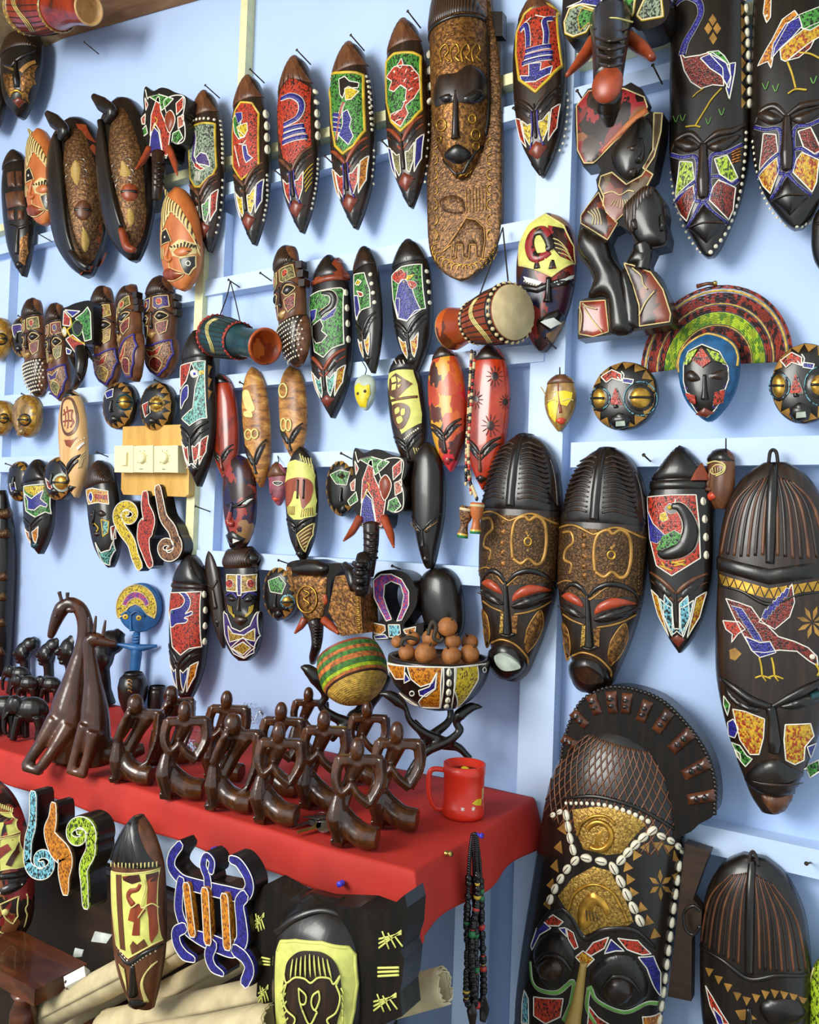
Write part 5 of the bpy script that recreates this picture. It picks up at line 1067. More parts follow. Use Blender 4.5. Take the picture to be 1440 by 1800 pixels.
for k in range(5): s.tube('C', f'{425+k*5},{130+k*40} 495,{148+k*38} {575-k*6},{130+k*40}', 2.6, [.13+k*.025, .155+k*.025, .13+k*.025], 'ebony', 'trunk_ring', n=8)
s.tube('C', '410,115 500,82 598,100', 1.6, [.10, .13, .10], 'cream', 'trunk_edge_line', n=8)
c = s.plane_at(topx('C', [(483, 383)]), .20)[0]; V, Fc = ell(c, (.026, .012, .030), 20, 10); mk('trunk_tip', V, Fc, 'tusk', s.root, label='rounded orange trunk tip')
s.tube('C', '488,420 490,490 494,570', [22, 20, 7], [.15, .12, .10], 'black_wood', 'trunk_underside')
s.tube('C', '425,185 372,262 300,342', [13, 11, 3.5], [.07, .09, .12], 'tusk', 'tusk'); s.tube('C', '580,175 640,220 688,262', [13, 12, 6], [.07, .09, .12], 'tusk', 'tusk')
# --- two women plaque
s = Slab('figure_plaque', 'dark carved plaque of two women, one in a patterned headwrap', 'C', '395,402 440,388 560,388 590,372 640,402 655,440 640,480 690,508 735,510 730,600 705,720 690,790 650,830 700,850 735,900 745,960 740,1000 758,1060 750,1110 690,1125 665,1180 668,1212 705,1230 755,1335 778,1415 775,1466 600,1500 350,1533 348,1405 365,1355 395,1345 420,1266 400,1215 362,1178 345,1120 355,1040 368,980 400,920 440,860 432,812 455,770 440,742 375,755 345,690 335,590 335,490', .04, 'black_wood', .05, 'carving', smooth=False, holes=['480,1080 500,1040 540,1020 590,1050 606,1100 582,1156 548,1225 505,1160'], bodyname='board')
s.patch('C', '345,480 400,412 560,402 650,440 665,485 440,722 420,738 380,738 350,680', 'splash_dark', 'headwrap', outline='carve_line', ow=1.3, inflate=4); s.band('C', '440,700 520,620 600,545 665,498', [5, 7, 8, 6], 'orange_wood', 'carve_line', 'headwrap_band')
s.patch('C', '505,690 560,600 640,528 682,560 690,640 668,720 640,760 615,790 575,815 520,765', 'black_wood', 'head', smooth=True, inflate=14); s.ridge('C', '645,640 652,700 640,735 620,742', [3, 4, 6, 3], 'black_wood', 'nose', 1.4, lift=.012); s.patch('C', '580,790 600,770 622,775 605,805', 'ebony', 'lips', smooth=True, inflate=6, lift=.010); s.patch('C', '580,690 610,668 638,672 615,700', 'ebony', 'eye', smooth=True, inflate=4, lift=.014)
s.patch('C', '695,512 732,514 725,600 695,710 640,795 570,835 505,780 455,798 446,840 468,890 462,950 490,990 520,1004 560,965 632,900 690,790 645,760 690,680', 'splash_earth', 'scarf', outline='carve_line', ow=1.4, inflate=2)
s.line('C', '470,880 510,870 545,885 580,865 608,870', 'carve_line', 1.3, lift=.004); 
for k in range(7): s.line('C', f'{500+k*15},{945+abs(k-3)*-4} {520+k*9},{905}', 'carve_line', .8, lift=.004)
s.patch('C', '555,960 600,900 650,850 700,858 732,915 742,1000 752,1060 740,1102 690,1115 640,1110 600,1060', 'black_wood', 'head', smooth=True, inflate=14); s.patch('C', '560,960 600,900 660,850 700,870 650,950 620,1040 590,1050', 'hair_lines', 'hair', smooth=True, inflate=6, lift=.010); s.patch('C', '600,1010 622,1000 628,1040 608,1046', 'ebony', 'ear', smooth=True, inflate=4, lift=.014)
s.ridge('C', '735,980 742,1030 735,1050', [3, 5, 3], 'black_wood', 'nose', 1.4, lift=.01); s.ridge('C', '640,1100 650,1160 640,1220', [16, 14, 14], 'black_wood', 'neck', .7)
s.patch('C', '365,975 400,925 445,870 480,960 530,1010 485,1085 430,1050 365,1010', 'splash_earth', 'headwrap', outline='carve_line', ow=1.2, inflate=4)
for k in range(4): s.line('C', f'{400+k*14},{960-k*6} {425+k*10},{985-k*2} {420+k*14},{1020}', 'carve_line', .9, lift=.006)
s.patch('C', '350,1120 372,1030 420,1050 480,1090 505,1165 545,1230 560,1300 600,1490 500,1505 480,1350 400,1345 428,1260 405,1205', 'black_wood', 'body', inflate=16, smooth=True); s.patch('C', '545,1235 585,1165 612,1120 690,1125 665,1215 600,1195 560,1195 600,1290 626,1390 626,1480 560,1490', 'black_wood', 'neck', inflate=9)
s.patch('C', '560,1190 600,1200 680,1232 735,1310 770,1420 765,1455 630,1475 628,1380 600,1290', 'splash_earth', 'shoulder_cloth', outline='carve_line', ow=1.3, inflate=3); s.patch('C', '357,1510 362,1365 475,1358 490,1500 420,1522', 'redpaint', 'shoulder_cloth', outline='carve_line', ow=1.3, inflate=3)
for pts in ('600,1215 640,1250 650,1290 668,1310', '700,1320 660,1370 630,1430', '375,1375 400,1390 440,1400', '380,1390 420,1450 465,1505', '362,1390 372,1430 366,1500'): s.line('C', pts, 'carve_line', 1.3, lift=.006)

# --- two large bird masks, top right
BIG = [(0, .86), (.1, .92), (.3, .97), (.5, 1), (.62, 1), (.74, .9), (.85, .68), (.93, .42), (.98, .22), (1, .08)]
BD = [(0, .8), (.3, 1), (.6, 1), (.8, .9), (.93, .7), (1, .4)]
m = Dome('large_bird_mask', 'large black mask with a beaded ostrich and gold diamonds', (1177, -75, 1321, 456), BIG, dx=-6, mat='black_wood', depth=.42, p=3, dprof=BD)
m.band('C', '795,25 815,2 850,-12 895,10 906,60 880,120 840,190 822,250', [3, 4, 5, 5, 5, 6, 7], 'b_blue', er=.8); m.patch('C', '812,235 835,262 900,252 940,240 1005,310 1010,390 960,385 908,402 862,372 832,320', 'b_darkred', 'bird_body', outline=W_); m.patch('C', '905,265 960,240 1020,285 1042,350 1032,402 1000,345 950,312', 'b_blue', 'bird_wing', outline=W_, lift=.002)
m.patch('C', '935,238 985,232 1012,255 1040,300 1000,275', 'b_green', 'bird_wing', outline=W_, lift=.002); m.patch('C', '1035,290 1062,285 1058,330 1045,400 1035,452 1020,400 1040,350', 'b_blue', 'bird_tail', outline=W_)
m.line('C', '1000,400 955,450 930,490 905,530 880,572', Y_, 1.6); m.line('C', '920,400 890,420 870,440', Y_, 1.3); m.line('C', '838,574 880,570 905,576', Y_, 1.6)
for c in ((960, 92), (980, 130), (940, 130), (962, 175)): m.patch('C', f'{c[0]},{c[1]-28} {c[0]+18},{c[1]} {c[0]},{c[1]+28} {c[0]-18},{c[1]}', 'goldtri', 'diamond_inlay')
for x, y in ((795, 540), (825, 535), (940, 550), (1000, 510)): m.line('C', f'{x-12},{y-15} {x},{y+12} {x+12},{y-18}', 'green_line', .9)
for k in range(8): m.patch('C', f'1088,{20+k*60} 1108,{45+k*60} 1090,{72+k*60}', 'goldtri', 'triangle_inlay')
def bigface(m, T, f, c_lo, c_up, lipm='black_wood'):
    for pts in ('770,690 800,630 860,605 915,650', '915,650 980,605 1050,590 1115,560'): m.ridge(T, f(pts), [3, 7, 6, 3], 'ebony', 'brow', .7)
    for pts in ('778,650 830,625 900,665 840,690', '935,665 1000,630 1090,610 1050,650 985,690'): m.patch(T, f(pts), 'ebony', 'eyelid', smooth=True, inflate=6)
    for pts in ('772,700 820,712 885,712 890,800 880,900 905,910', '1095,655 1020,690 955,705 945,800 950,880 925,910', '880,820 845,850 800,905 785,930', '955,800 990,800 1040,835 1075,815', '845,1030 880,970 915,915 960,960 1025,1010'): m.band(T, f(pts), 3.2, 'b_blue', er=.8)
    m.ridge(T, f('917,655 917,760 917,860 918,895'), [7, 9, 12, 8], 'ebony', 'nose', 1.1)
    for pts, mt in (('812,730 868,735 878,812 838,845 795,895 805,800', c_up), ('872,840 882,900 845,1000 812,965 792,922', c_lo), ('968,720 1025,703 1048,750 1072,805 1042,822 992,790', c_up), ('985,815 1062,850 1050,950 1030,995 945,905 960,850', c_lo)): m.patch(T, f(pts), mt, 'cheek_panel', outline=W_)
    m.patch(T, f('920,925 1018,1012 930,1100 852,1035'), lipm, 'lips', inflate=9); m.line(T, f('862,1030 930,1012 1010,1012'), 'ebony', 1.4, 'mouth_line', lift=.012)
bigface(m, 'C', lambda q: q, 'b_darkred', 'b_lime')
for k in range(5): m.line('C', f'1045,{690+k*12} 1085,{670+k*14}', 'b_orange', 1.3)
m.cowries('C', '1122,0 1126,120 1124,250 1122,470', 10, 17); m.studs('C', '1110,600 1105,700 1085,860 1040,1010 1000,1080 950,1140', 18, 3.2, r2=4); m.studs('C', '770,780 790,920 830,1030 870,1100 905,1140', 14, 2.8)
m = Dome('large_bird_mask', 'large black mask with a beaded flamingo at the top right corner', (1319, -75, 1486, 407), BIG, dx=-6, mat='black_wood', depth=.42, p=3, dprof=BD)
m.patch('C', '1165,300 1200,230 1230,180 1275,90 1330,50 1345,70 1300,110 1240,220 1225,310 1210,280', 'b_orange', 'bird_tail', outline=W_); m.patch('C', '1225,270 1235,200 1290,110 1350,80 1365,120 1320,170 1265,220', 'b_blue', 'bird_wing', outline=W_, lift=.002); m.patch('C', '1350,70 1400,50 1500,20 1500,90 1400,140 1365,130', 'b_green', 'bird_wing', outline=W_, lift=.002)
m.patch('C', '1265,225 1320,175 1370,135 1450,100 1480,150 1400,195 1340,240 1290,280 1270,270', 'b_gold', 'bird_body', outline=W_); m.patch('C', '1300,275 1350,235 1420,180 1400,220 1350,262', 'b_darkred', 'bird_body', outline=W_, lift=.002)
m.line('C', '1298,280 1320,340 1335,400', Y_, 1.8); m.line('C', '1300,425 1335,405 1385,408', Y_, 1.8); m.line('C', '1350,240 1400,245 1450,270', Y_, 1.8); m.patch('C', '1190,60 1200,-20 1225,-20 1222,80 1205,105', 'b_orange', 'bird_head', outline=W_); m.studs('C', '1204,72', 0, 3)
for x, y in ((1200, 390), (1245, 400), (1415, 365)): m.line('C', f'{x-14},{y-12} {x},{y+14} {x+14},{y-20}', 'green_line', 1)
TILES['R'] = (TILES['C'][0]+378/2.5714, TILES['C'][1]-125/2.5714, 2.5714); bigface(m, 'R', lambda q: q, 'b_gold', 'b_darkred')
m.studs('C', '1140,640 1155,750 1180,860 1230,960 1290,1020', 16, 2.8); m.studs('C', '1440,960 1400,1005 1345,1035', 7, 3)
m = Dome('carved_mask', 'dark mask edge just showing at the right border above the fan', (1426, 350, 1500, 490), 'oval', mat='black_wood'); m.ridge('S', '0,30 0,60', 3, 'black_wood', 'nose'); m.ridge('S', '-70,30 0,36 70,30', 3, 'black_wood', 'brow'); m.patch('S', '0,70 30,74 0,79 -30,74', 'black_wood', 'lips', inflate=3)
# --- small painted mask with yellow bird forehead
m = Dome('painted_mask', 'painted mask with a bird on its yellow forehead and an open mouth', (909, 374, 1015, 620), 'egg', dx=10, mat='splash_pink', depth=.6)
m.patch('F', '86,275 88,180 130,95 205,45 285,95 330,190 336,268 232,325 160,292', 'lime_cream', 'forehead_panel', outline='cream', ow=1.6)
m.band('F', '205,200 225,190 215,150 190,118 150,130 132,180 150,235 190,235 225,215', [5, 8, 9, 9, 10, 10, 8, 5], 'splash_dark', None, 'bird_figure'); m.patch('F', '215,95 285,110 330,200 335,265 270,235 230,190', 'splash_dark', 'wing_figure', lift=.0018)
for k in range(4): m.line('F', f'{225+k*12},{150+k*22} {265+k*12},{165+k*22} {305+k*7},{210+k*16}', 'cream', 1.1)
m.line('F', '240,205 200,225 150,235 200,245 240,260', 'cream', 1.2)
for x in (165, 235): m.band('F', f'{x},250 {x},290', [3, 7], 'splash_dark', None)
m.zone(.5, .55, 'black_wood', 'brow', vee=.06, vee0=.06, inflate=3); m.ridge('F', '218,330 216,400 214,440', [5, 6, 9], 'black_wood', 'nose', 1.2)
for pts, dots in (('108,325 150,338 190,352 175,365 120,350', '108,345 150,362 190,362'), ('240,352 290,335 328,318 320,335 260,365', '240,368 290,355 325,330')): m.patch('F', pts, 'plastic_white', 'eye', lift=.004); m.studs('F', dots, 8, 2)
m.patch('F', '168,530 215,490 260,475 300,508 250,560 225,575', 'black_wood', 'mouth', inflate=7); m.patch('F', '186,530 235,510 262,532 222,556', 'plastic_white', 'mouth_gap', lift=.010)
# --- woven fan
fan = thing('woven_fan', 'half-round woven straw fan in red, lime and gold', 'fan', on_y(1256, 645, -.03))
beads('weave_dr', (156, 50, 30), (44, 18, 14), .42, 160, rough=.7); beads('weave_lime', (176, 196, 40), (90, 130, 30), .3, 160, rough=.7)
C0 = on_y(*topx('F', [(962, 722)])[0], -.035); RR = abs(on_y(*topx('F', [(1322, 722)])[0], -.035)[0]-C0[0]); RV = abs(on_y(*topx('F', [(962, 366)])[0], -.035)[2]-C0[2])
for nm, r0, r1, mt in (('rim_braid', .955, 1.0, 'weave_dr'), ('gold_band', .915, .945, 'straw_gold'), ('woven_band', .78, .905, 'weave_dr'), ('gold_band', .755, .775, 'straw_gold'), ('woven_band', .67, .745, 'weave_dr'), ('lime_band', .51, .66, 'weave_lime'), ('gold_band', .485, .503, 'straw_gold'), ('woven_band', .33, .478, 'weave_dr')):
    parts = []; n = max(1, int(round((r1-r0)/.022)))
    for k in range(n):
        r = r0+(r1-r0)*(k+.5)/n; A = np.linspace(math.radians(-2), math.radians(183), 61)
        P = np.stack([C0[0]+RR*r*np.cos(A), C0[1]+.0012*np.sin(A*46+k*3.1)+0*A, C0[2]+RV*r*np.sin(A)], 1); parts.append(sweep(P, (r1-r0)/n*RR*.56, 6))
    mk(nm, *merge(*parts), mt, fan)
V, Fc = sweep([C0+np.array((-.03, -.006, RV*1.005)), C0+np.array((-.012, -.008, RV*1.02)), C0+np.array((.004, -.008, RV*1.0))], [.004, .003, .004], 8); mk('hanging_tab', V, Fc, 'brown_wood', fan); inst('pin', stud_mesh('brass'), C0+np.array((.002, -.012, RV*1.005)), fan, .004)
m = Dome('beaded_mask', 'blue-rimmed beaded mask hanging in front of the fan', (1193, 584, 1302, 742), 'egg', dx=-2, mat='sea_blue', off=.06, depth=.5)
m.ridge('S', ' '.join(f'{100*s:.0f},{100*t:.1f}' for s, t in [(-.95, .42), (-.97, .3), (-.9, .16), (-.6, .06), (0, .02), (.6, .06), (.9, .16), (.97, .3), (.95, .42)]), 2.4, 'straw_gold', 'straw_rim')
m.patch('F', '830,730 850,665 912,632 990,665 1028,735 1030,790 1000,880 965,930 935,960 890,935 850,870 830,800', 'black_wood', 'face_panel', outline=W_, inflate=2); L_ = .006
for pts, mt in (('872,705 912,648 955,708 915,738', 'b_red'), ('835,720 855,675 895,655 868,705 850,725', 'b_lime'), ('935,655 985,675 1020,725 965,705', 'b_lime'), ('845,850 885,862 890,900 865,890', 'b_red'), ('965,850 1012,835 1000,890 962,905', 'b_red')): m.patch('F', pts, mt, 'bead_panel', outline=W_, lift=L_)
for pts in ('840,745 870,742 910,765 960,742 1028,735', '832,825 880,848 900,870 905,895', '1022,815 965,845 950,870 948,895', '880,925 915,905 950,905 975,925'): m.band('F', pts, 2.6, 'b_purple', er=.8)
for pts in ('838,770 870,750 905,790 860,800', '940,780 985,752 1022,755 1000,790'): m.patch('F', pts, 'ebony', 'eyelid', smooth=True, inflate=4, lift=L_*.8)
m.ridge('F', '925,770 925,830 925,880', [3, 4, 7], 'black_wood', 'nose', 1.2, lift=.004); m.patch('F', '892,940 925,915 965,935 930,955', 'lip_red', 'lips', inflate=4, lift=L_)
m = Dome('small_face', 'small yellow face mask with a wavy brown hairline', (958, 659, 1014, 759), [(0, .3), (.06, .68), (.12, .8), (.25, .92), (.4, 1), (.6, .92), (.78, .66), (.9, .38), (1, .1)], dx=2, mat='goldwood', cat='mask')
m.zone(.0, .16, 'brown_wood', 'hair', inflate=3); m.ridge('F', '260,795 262,850 272,940', [1.5, 1.6, 3], 'red_wood', 'nose'); m.patch('F', '252,975 275,962 295,972 275,992', 'lip_bright', 'lips', smooth=True, inflate=3); m.patch('F', '225,850 250,842 255,860 215,900 222,950 250,985 262,900 300,910 320,880 325,850 290,840', 'face_yellow', 'painted_face')
for pts in ('218,888 240,882 258,890', '280,888 305,878 328,884'): m.line('F', pts, 'cream', 1.3, 'eyelid'); 
m.tube('F', '268,735 268,772', 1.2, [.02, .01], 'iron', 'hanging_nail'); m.tube('F', '182,822 196,845 208,868', .9, [.02, .01], 'straw_gold', 'straw_tuft')
# --- two-eyed round masks
def round2(label, bb, dx=0):
    m = roundmask(label, bb, 72, 52, 15, dx, off=.045, depth=.4, nose=(38, 66)); pct(bb)
    for ex, rx, sc in ((12, 9, .6),):
        m.patch('Q', [(ex+rx*1.4*math.cos(a), 53+19*math.sin(a)) for a in np.linspace(0, 6.28, 18)[:-1]], 'black_wood', 'eye_ring', inflate=2); m.patch('Q', [(ex+rx*math.cos(a), 53+14*math.sin(a)) for a in np.linspace(0, 6.28, 18)[:-1]], 'gold', 'eye', inflate=4, lift=.003); m.line('Q', f'{ex-rx},53 {ex+rx},53', 'black_wood', 2.2, 'eye_slit', lift=.0075)
    for ex, rx in ((12, 15), (72, 24)): m.line('Q', ' '.join(f'{ex+rx*math.cos(a)},{53+rx*1.0*math.sin(a)}' for a in np.linspace(0, 6.3, 24)), 'b_sky', 1.0, 'bead_ring')
    m.patch('Q', '28,62 36,38 46,62', 'b_red', 'nose_panel', outline=W_, lift=.006); m.patch('Q', '14,22 30,12 44,18 44,28 30,24 22,30', 'b_red', 'brow_panel', outline=W_); m.patch('Q', '46,24 62,26 60,32 46,30', 'b_blue', 'brow_panel', outline=W_); m.line('Q', '44,14 48,20 44,28 38,22', W_, 1.2)
    m.patch('Q', '26,88 30,78 48,76 58,82 54,94 36,98', 'black_wood', 'mouth', inflate=6); m.patch('Q', '38,84 50,83 51,89 38,90', 'face_grey', 'mouth_gap', lift=.010)
round2('round dark mask with beaded eye rings left below the fan', (1041, 636, 1159, 758))
round2('round dark mask with beaded eye rings at the right edge beside the fan', (1356, 603, 1478, 746))

# --- drums
def drum(name, label, A, B, yA, yB, prof, shell, stem, a_open, rope, dots, mouth='skin_drum', wave=True, cordto=None):
    A = on_y(*A, yA); B = on_y(*B, yB); d = B-A; L = np.linalg.norm(d); d = d/L; k = depth_of((A+B)/2)/F_PX
    r = thing(name, label, 'drum', (A+B)/2); P = [(rr*k, f*L) for f, rr in prof]; ns = [i for i, (f, rr) in enumerate(prof) if f == a_open][0]
    mk('shell', *lathe(P[:ns+1], 32, A, d), shell, r); mk('stem', *lathe(P[ns:], 32, A, d), stem, r)
    mk('drum_skin', *lathe([(0, -.004), (P[0][0]*.97, -.003), (P[0][0]*1.0, .004)], 32, A, d), mouth, r)
    e = P[-1]; mk('stem_mouth', *lathe([(e[0], e[1]), (e[0]*.98, e[1]+.004), (e[0]*.86, e[1]+.003), (e[0]*.72, e[1]-.03), (0, e[1]-.05)], 32, A, d), 'drum_orange' if mouth == 'skin_drum' and shell == 'teal_wood' else 'tan_wood', r)
    for i in (0, 1, ns):
        f = P[i][1]+(.006 if i == 0 else 0); mk('rope_ring', *lathe([(P[i][0]*1.0, f-.004), (P[i][0]*1.06, f-.002), (P[i][0]*1.06, f+.003), (P[i][0]*1.0, f+.005)], 32, A, d), rope, r)
    t = np.array((0, 0, 1.)); e1 = np.cross(d, t); e1 /= np.linalg.norm(e1); e2 = np.cross(d, e1)
    at = lambda f, a: A+d*(f*L)+(np.interp(f, [p[0] for p in prof], [p[1] for p in prof])*k*1.02)*(math.cos(a)*e1+math.sin(a)*e2)
    fs = prof[ns][0]
    for q in range(26):
        a = 2*math.pi*q/26; V, Fc = sweep([at(.05, a), at(fs*.5, a+.04), at(fs*.97, a)], .0011, 5); mk('tension_cord', V, Fc, 'cord', r)
        inst('rope_bead', stud_mesh(dots), at(.035, a), r, .0042); inst('rope_bead', stud_mesh(dots), at(fs, a), r, .0036)
    if wave:
        face_a = math.atan2((CAM-A) @ e2, (CAM-A) @ e1)
        for q in range(3):
            P2 = [at(fs*(.42+.05*q+.12*math.sin(3*x)), face_a+x) for x in np.linspace(-.95, .95, 20)]; V, Fc = sweep(np.array(P2), .0014, 6); mk('painted_wave', V, Fc, 'cream', r)
    if cordto is not None:
        N = on_y(*cordto, -.06)
        for f in (.08, fs): V, Fc = sweep(crom([N, (N*.6+at(f, math.pi/2 if e2[2] > 0 else -math.pi/2)*.4)+np.array((0, 0, -.004)), A+d*(f*L)+np.array((0, 0, prof[0][1]*k*.98 if f < .2 else prof[ns][1]*k))]), .0016, 6); mk('hanging_cord', V, Fc, 'cord', r)
    return r
drum('goblet_drum', 'teal goblet drum hanging by a cord with its open end to the right', (378, 590), (466, 609), -.075, -.155, [(0, 36), (.06, 37), (.3, 36), (.52, 31), (.58, 25), (.75, 25), (.9, 28), (1, 31)], 'teal_wood', 'teal_wood', .52, 'weave_dr', 'red_bead', cordto=(405, 494))
drum('goblet_drum', 'orange-brown goblet drum hanging by a cord with its skin to the right', (902, 549), (796, 578), -.150, -.075, [(0, 47), (.06, 49), (.3, 46), (.58, 37), (.66, 31), (.8, 32), (.92, 36), (1, 39)], 'red_wood', 'drum_orange', .58, 'black_wood', 'skin_drum', cordto=(884, 400))
drum('goblet_drum', 'red goblet drum lying against the beam in the top left corner', (42, 18), (156, 16), -.145, -.19, [(0, 38), (.06, 39), (.3, 40), (.55, 34), (.62, 28), (.8, 23), (1, 25)], 'redpaint', 'redpaint', .55, 'goldwood', 'yellow_bead')
# ================================================================= large masks, lower right
def ribbed(name, label, bb, T, dx):
    m = Dome(name, label, bb, [(0, .12), (.03, .42), (.08, .66), (.16, .86), (.28, .98), (.4, 1), (.55, .98), (.68, .88), (.8, .7), (.9, .5), (.96, .36), (1, .15)], dx=dx, mat='ebony', depth=.62, off=.05)
    m.zone(.004, .31, 'black_wood', 'crown', inflate=4)
    for sg in (1, -1):
        for k in range(12):
            t = 5.5+k*1.95; m.ridge('S', f'{sg*17},{t} {sg*45},{t-.8} {sg*84},{t+1.2}', [2.2, 2.6, 1.6], 'ebony', 'crown_rib', .9, lift=.004)
    m.ridge('S', '0,1.5 0,10 0,20 0,30', [4, 8, 10, 9], 'black_wood', 'crown_keel', .8, lift=.003); m.ridge('S', '96,10 97,20 97,29', [2, 3, 3], 'black_wood', 'crown_edge', .8)
    m.zone(.335, .585, 'dark_copper', 'metal_panel', vee=.03); m.line('S', '-98,34 -50,32.5 -4,35.5 4,35.5 50,32.5 98,36', 'goldtri', 2.2, 'rope_line'); m.line('S', '-96,57 -50,55 -4,61 4,61 50,55 96,58', 'goldtri', 1.6, 'rope_line')
    m.line(T, '190,560 186,480 200,412 238,390 258,406 288,390 320,420 326,500 312,568 285,585 255,562 225,582 192,562', 'goldtri', 3.4, 'emblem_loop')
    m.line(T, ' '.join(f'{252+14*math.cos(a)},{493+16*math.sin(a)}' for a in np.linspace(0, 6.3, 14)), 'gold', 2, 'emblem_ring'); m.patch(T, '232,440 252,455 275,440 254,475', 'goldtri', 'emblem_leaf', inflate=2); m.patch(T, '232,545 250,520 275,545 252,535', 'goldtri', 'emblem_leaf', inflate=2)
    m.line(T, '70,400 100,400 108,440 82,470 75,510 102,530 95,570', 'goldtri', 3, 'emblem_scroll')
    for k in range(5): m.patch(T, [(150+13*math.cos(a), 412+k*42+15*math.sin(a)) for a in np.linspace(0, 6.28, 12)[:-1]], 'copper', 'disc', inflate=2.5)
    m.studs(T, '352,415 356,520 354,625', 16, 1.7, 'goldtri')
    for pts in ('165,665 200,628 260,612 330,638 366,690', '160,665 138,628 100,612 64,650'): m.ridge(T, pts, [3, 5, 6, 4.5, 2.5], 'black_wood', 'brow', .8)
    for pts in ('188,735 203,695 262,668 345,690 290,702 222,722', '66,662 92,645 130,670 146,705 104,690'): m.patch(T, pts, 'eye_red', 'eyelid', inflate=5, smooth=True)
    for pts in ('186,752 270,712 352,700 295,750 215,770', '60,692 102,702 152,748 100,742'): m.patch(T, pts, 'black_wood', 'eye', inflate=6, smooth=True); 
    for pts in ('190,755 270,735 345,706', '66,698 105,722 150,748'): m.line(T, pts, 'ebony', 1.2, 'eye_slit', lift=.010)
    m.ridge(T, '160,655 164,740 167,830 168,868', [3, 4.5, 6, 8], 'black_wood', 'nose', 1.5); m.ridge(T, '142,872 168,878 198,868', [3, 5, 3], 'black_wood', 'nostrils', 1)
    for pts in ('238,905 252,840 300,772 312,830 285,900 248,945', '64,770 88,800 98,880 84,925 70,850'): m.patch(T, pts, 'copper', 'leaf_relief', smooth=True, inflate=3); m.line(T, pts, 'goldtri', 1.4, 'leaf_edge')
    m.line(T, '195,790 250,780 300,762 345,735', 'goldtri', 2, 'rope_line'); m.line(T, '70,735 105,760 150,780', 'goldtri', 2, 'rope_line'); m.patch(T, '142,780 156,778 156,860 135,868', 'brass_sheet', 'cheek_strip'); m.patch(T, '185,795 210,792 205,868 188,862', 'copper', 'cheek_strip')
    m.line(T, '105,905 145,892 200,912 245,960 250,990', 'goldtri', 2, 'rope_line')
    m.patch(T, '96,945 118,920 158,915 215,950 242,1000 205,1045 160,1055 118,1020', 'black_wood', 'lips', smooth=True, inflate=12); m.patch(T, '138,945 170,940 205,965 215,990 175,1003 148,985', 'face_grey' if 'left' in label else 'ebony', 'mouth_gap', smooth=True, lift=.0185)
    return m
ribbed('ribbed_mask', 'tall dark mask with ribbed crown and copper emblem, left of the pair', (844, 761, 991, 1198), 'I', 24)
k_ = TILES['I'][2]*340/365; ky_ = TILES['I'][2]*1014/1010; TILES['U'] = (984-55/k_, 785-48/ky_, k_, ky_)
ribbed('ribbed_mask', 'tall dark mask with ribbed crown and copper emblem, right of the pair', (984, 785, 1142, 1221), 'U', 24)
# --- black bird on red beads
m = Dome('beaded_mask', 'mask with a black long-necked bird on red beads beside the ribbed pair', (1139, 783, 1258, 1148), [(0, .04), (.05, .4), (.12, .72), (.17, .88), (.22, .9), (.26, 1), (.5, 1), (.66, .93), (.8, .72), (.9, .46), (.96, .24), (1, .04)], dx=0, mat='black_wood')
m.zone(.01, .165, 'black_wood', 'crown', inflate=5); m.patch('I', '915,245 950,180 985,245', 'red_wood', 'crown_stripe', lift=.008); m.zone(.17, .215, 'black_wood', 'crown_band', inflate=3)
m.patch('I', '742,312 845,302 938,302 950,420 955,560 900,595 840,632 778,590 752,480', 'b_red', outline=W_)
m.band('I', '840,350 875,355 905,400 915,450 900,500 865,530 810,545 785,535', [7, 9, 11, 14, 16, 14, 10, 5], 'black_wood'); m.patch('I', '810,360 830,338 862,345 858,372 835,380', 'black_wood', 'bird_head', outline=W_, lift=.003); m.studs('I', '833,354', 0, 4, 'yellow_line', lift=.004); m.line('I', '850,345 856,318', W_, 1.3)
m.patch('I', '795,380 815,372 825,400 805,412 792,400', 'b_yellow', 'beak_figure', outline=W_, lift=.0025); m.patch('I', '805,470 850,448 888,470 870,500 800,525 780,525', 'b_green', 'wing_figure', outline=W_, lift=.004); m.patch('I', '745,370 765,420 800,455 815,470 780,500 755,490', 'b_blue', 'tail_figure', outline=W_, lift=.0025)
for pts in ('790,590 840,610', '800,575 815,605', '840,580 895,568', '850,592 890,580', '838,575 900,590'): m.line('I', pts, Y_, 1.5)
m.cowries('I', '966,328 973,412 977,485 978,547', 4, 15); face(m, 66, 5, (70, 86), (91, 97), browmat='brown_wood', cheek='b_sky', cheek2='b_gold', lipmat='lip_red', lipw=60)
m.patch('S', '-14,76 -40,72 -55,82 -30,91 0,89 30,91 55,82 40,72 14,76 16,88 -16,88', 'b_sky', 'cheek_panel', outline=W_, lift=.002)
# --- small profile face on a nail
m = Dome('small_face', 'small brown profile face with outlined eye on a nail at right', (1240, 790, 1293, 895), [(0, .4), (.08, .75), (.2, .92), (.45, 1), (.7, .95), (.88, .75), (1, .45)], dx=6, mat='brown_wood', cat='mask', off=.05, yaw=-.5, depth=.7)
m.zone(.0, .2, 'black_wood', 'hair', inflate=3); m.patch('I', '1000,205 1020,180 1050,185 1045,205 1015,218', 'lip_red', 'eye', smooth=True, outline='cream', ow=1.2); m.line('I', '985,175 1020,165 1055,180 1050,210 1020,225', 'cream', 1.3); m.ridge('I', '998,190 990,250 985,275 1000,280', [2, 3, 5, 3], 'brown_wood', 'nose', 1.3); m.patch('I', '985,300 1005,292 1018,312 995,325', 'lip_bright', 'lips', smooth=True, inflate=4)
for k in range(4): m.line('I', f'{1010+k*10},{188+k*2} {1013+k*9},{212-k*2}', 'cream', .8, lift=.003)
m.tube('I', '1060,72 1060,125', 1.2, [.04, .02], 'iron', 'hanging_nail')
